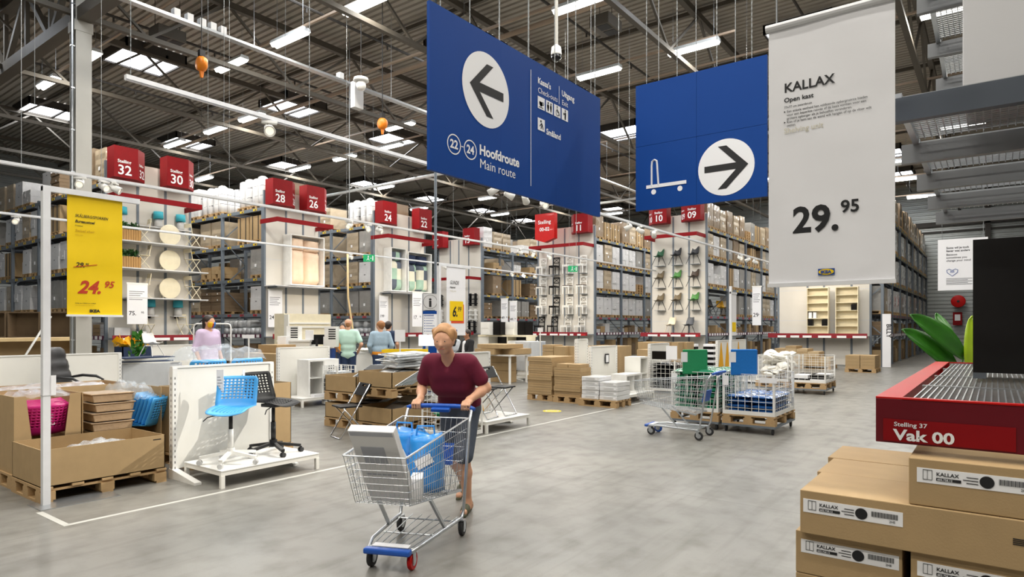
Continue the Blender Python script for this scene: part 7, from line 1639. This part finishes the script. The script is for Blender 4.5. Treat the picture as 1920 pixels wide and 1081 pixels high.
# left middle ground
t = thing('rail_trolley', 'white tubular high-rail trolley around the lilac sweater', 'trolley', gp(398, 13.2) + (0,), -R(53)); MB().tube([(-.38, 0, .1), (-.38, 0, 1.62), (-.36, 0, 1.67), (-.32, 0, 1.69), (.32, 0, 1.69), (.36, 0, 1.67), (.38, 0, 1.62), (.38, 0, .1)], .016, 8).build('rail', 'whitewire', t, True); MB().box(-.42, .42, -.1, .5, .1, .16).build('deck', 'white', t)
for sx in (-.38, .38):
    for sy in (-.05, .45): MB().lathe([(.01, -.015), (.05, -.012), (.05, .012), (.01, .015)], (sx, sy, .05), 12, 'y').build('caster', 'rubber', t)
gondola(6.9, 8.3, 13.3 + 2.5, 'white display wall behind the lilac sweater'); 
x, y = gp(283, 11.6); t = thing('product_bin', 'grey white bin full of folded white frames beyond the pink bins', 'bin', (x, y, 0), -R(30)); MB().open_box(-.45, .45, 0, .7, .1, .95, .015).build('bin_body', 'greybox', t); MB().box(-.4, .4, .05, .65, 0, .1).build('base', 'ink', t)
for r_ in range(2):
    for c in range(4):
        for k in range(2): carton_thing((x + .75 + .24 * c - .5 + .1, y - .35 + .3 * r_ + .1, .0 + .42 * k), (.2, .26, .40), 'paper', 'white banded bundle in the pile right of the grey bin', 'white banded bundles', 'banded_bundle', rz=.1)
for k in range(6): o = MB().box(-.45, .45, -.25, .25, 0, .02).build('flat_frame', ('greybox', 'white', 'navycloth')[k % 3], loc=(x + .0, y + .3, .952 + .022 * k), rz=.3 * k); o.rotation_euler = (0, .0, -.5 + .12 * k); tag(o, '%s flat frame on the grey bin, %s from the bottom' % (('grey', 'white', 'navy')[k % 3], ordinal(k)), 'package')  # thin boards stand for the flat frames piled on the bin
t = shell_chair('lacquer', 'lacquer'); t.location = (x + .1, y + .35, .88); t.rotation_euler = (0, 0, .3); tag(t, 'white shell chair perched above the flat frames'); t.location.z = 1.09
t.scale = (.6, .6, .5)
x, y = gp(250, 14); t = thing('shopping_trolley_stack', 'yellow and blue bag trolley left of the white shell chair', 'trolley', (x, y, 0)); MB().open_box(-.3, .3, -.2, .2, .5, 1.2, .02).build('basket', 'navycloth', t); foliage(30, (0, 0, 1.15), (.28, .2, .15), .22, 5, wd=.45).build('yellow_bags', 'yellowseat', t)
for sx in (-.25, .25): MB().box(sx, sx + .03, -.15, .15, 0, .5).build('leg', 'zinc', t)
x, y = gp(256, 13.2); t = thing('potted_plant', 'small upright green plant left of the white frames', 'plant', (x, y, 0)); MB().lathe([(.1, 0), (.14, .9), (.13, .92)], n=18).build('pot', 'greyplastic', t, True); foliage(60, (0, 0, .95), (.1, .1, .5), .14, 9, .6).build('foliage', 'leaf', t)
x, y = gp(55, 15.6); t = thing('wood_table', 'pale wooden bed frame display beyond the long white wall', 'furniture', (x, y, 0), 0); MB().box(-1.9, 1.15, 0, .9, 1.28, 1.36).build('top_rail', 'pine', t); MB().box(1.05, 1.15, 0, .9, 0, 1.28).build('end_post', 'pine', t); MB().box(-1.9, -1.8, 0, .9, 0, 1.28).build('end_post', 'pine', t); MB().box(-1.8, 1.05, .5, .55, .9, 1.28).build('inner_board', 'card', t)
x, y = gp(40, 13.4); t = thing('leaning_pole', 'white pole leaning over the long white display wall', 'pole', (x, y, 0)); MB().tube([(0, 0, 0), (.0, .0, .9), (.45, -.2, 1.85)], .022, 8).build('tube', 'whitewire', t, True); MB().tube([(.36, -.16, 1.66), (.45, -.2, 1.86)], .035, 8).build('grip', 'white', t); MB().lathe([(.1, 0), (.12, .02), (.05, .06)], n=16).build('foot', 'yellowseat', t)
for i, (px, a) in enumerate(((-20, 0), (44, 1), (108, 2))):
    x, y = gp(px, 20); t = thing('open_shelf_unit', 'brown open shelf unit in the dark far-left aisle, %s one' % ordinal(i), 'shelf', (x, y, 0), -R(53)); mb = MB(); mb.box(-.5, -.46, 0, .35, 0, 2.1); mb.box(.46, .5, 0, .35, 0, 2.1); mb.box(-.46, .46, 0, .35, 2.06, 2.1); mb.box(-.46, .46, .33, .35, 0, 2.06); mb.build('carcass', 'carddark', t); MB().box(-.46, .46, 0, .33, 1.3, 1.33).build('shelf_board', 'carddark', t)
# pallets of flat brown cartons before the bookcase wall
pallet(25.9, 27.1, 3.35, 4.35, 'wooden pallet under the low block of brown cartons by the right aisle')
for j in range(2):
    for k in range(4): carton_thing((26.5, 3.62 + j * .48, .146 + k * .115), (1.15, .46, .112), 'card', 'flat carton in the low block by the right aisle, %s pile, %s up' % (('right', 'left')[j], ordinal(k)), name='flat_carton')
pallet(27.0, 28.2, 5.0, 7.1, 'wooden pallet under the stepped brown cartons by the bookcases')
for j, n in enumerate((3, 5, 6, 7, 6)):
    for k in range(n): carton_thing((27.5, 5.22 + j * .41, .146 + k * .105), (1.0, .4, .102), 'cardlight' if (j + k) % 3 else 'card', 'flat carton in the stepped stack, %s pile from right, %s up' % (ordinal(j), ordinal(k)), name='flat_carton')
slot(457, 519, 14.6, 662, 700, .8, 'card', 'large brown carton left of the wall of the white cube shelf', 'carton', along='y', floor=True); slot(484, 519, 14.9, 646, 661.5, .5, 'card', 'smaller brown carton on the large one by the cube shelf wall', 'carton', along='y')
x, y = gp(661, 21); t = thing('wooden_pole', 'long thin wooden pole leaning up behind the bald man', 'pole', (x, y, 0)); MB().tube([(0, 0, 0), (.02, 0, 1.5), (-.1, .1, 2.6), (-.12, .1, 4.0)], .03, 8).build('pole', 'pine', t, True)
cage(*(lambda a: (a[0], a[0] + .5, a[1], a[1] + .5))(gp(632, 13.2)), .02, .82, 'white wire grid basket of dark things right of the cube shelf', step=.09, name='wire_basket')
x, y = gp(632, 13.2)
for k in range(4): carton_thing((x + .25, y + .25, .03 + k * .17), (.36, .36, .16), ('blackbrown', 'greybox')[k % 2], '%s box in the wire grid basket by the cube shelf, %s up' % (('black', 'grey')[k % 2], ordinal(k)), name='storage_box')
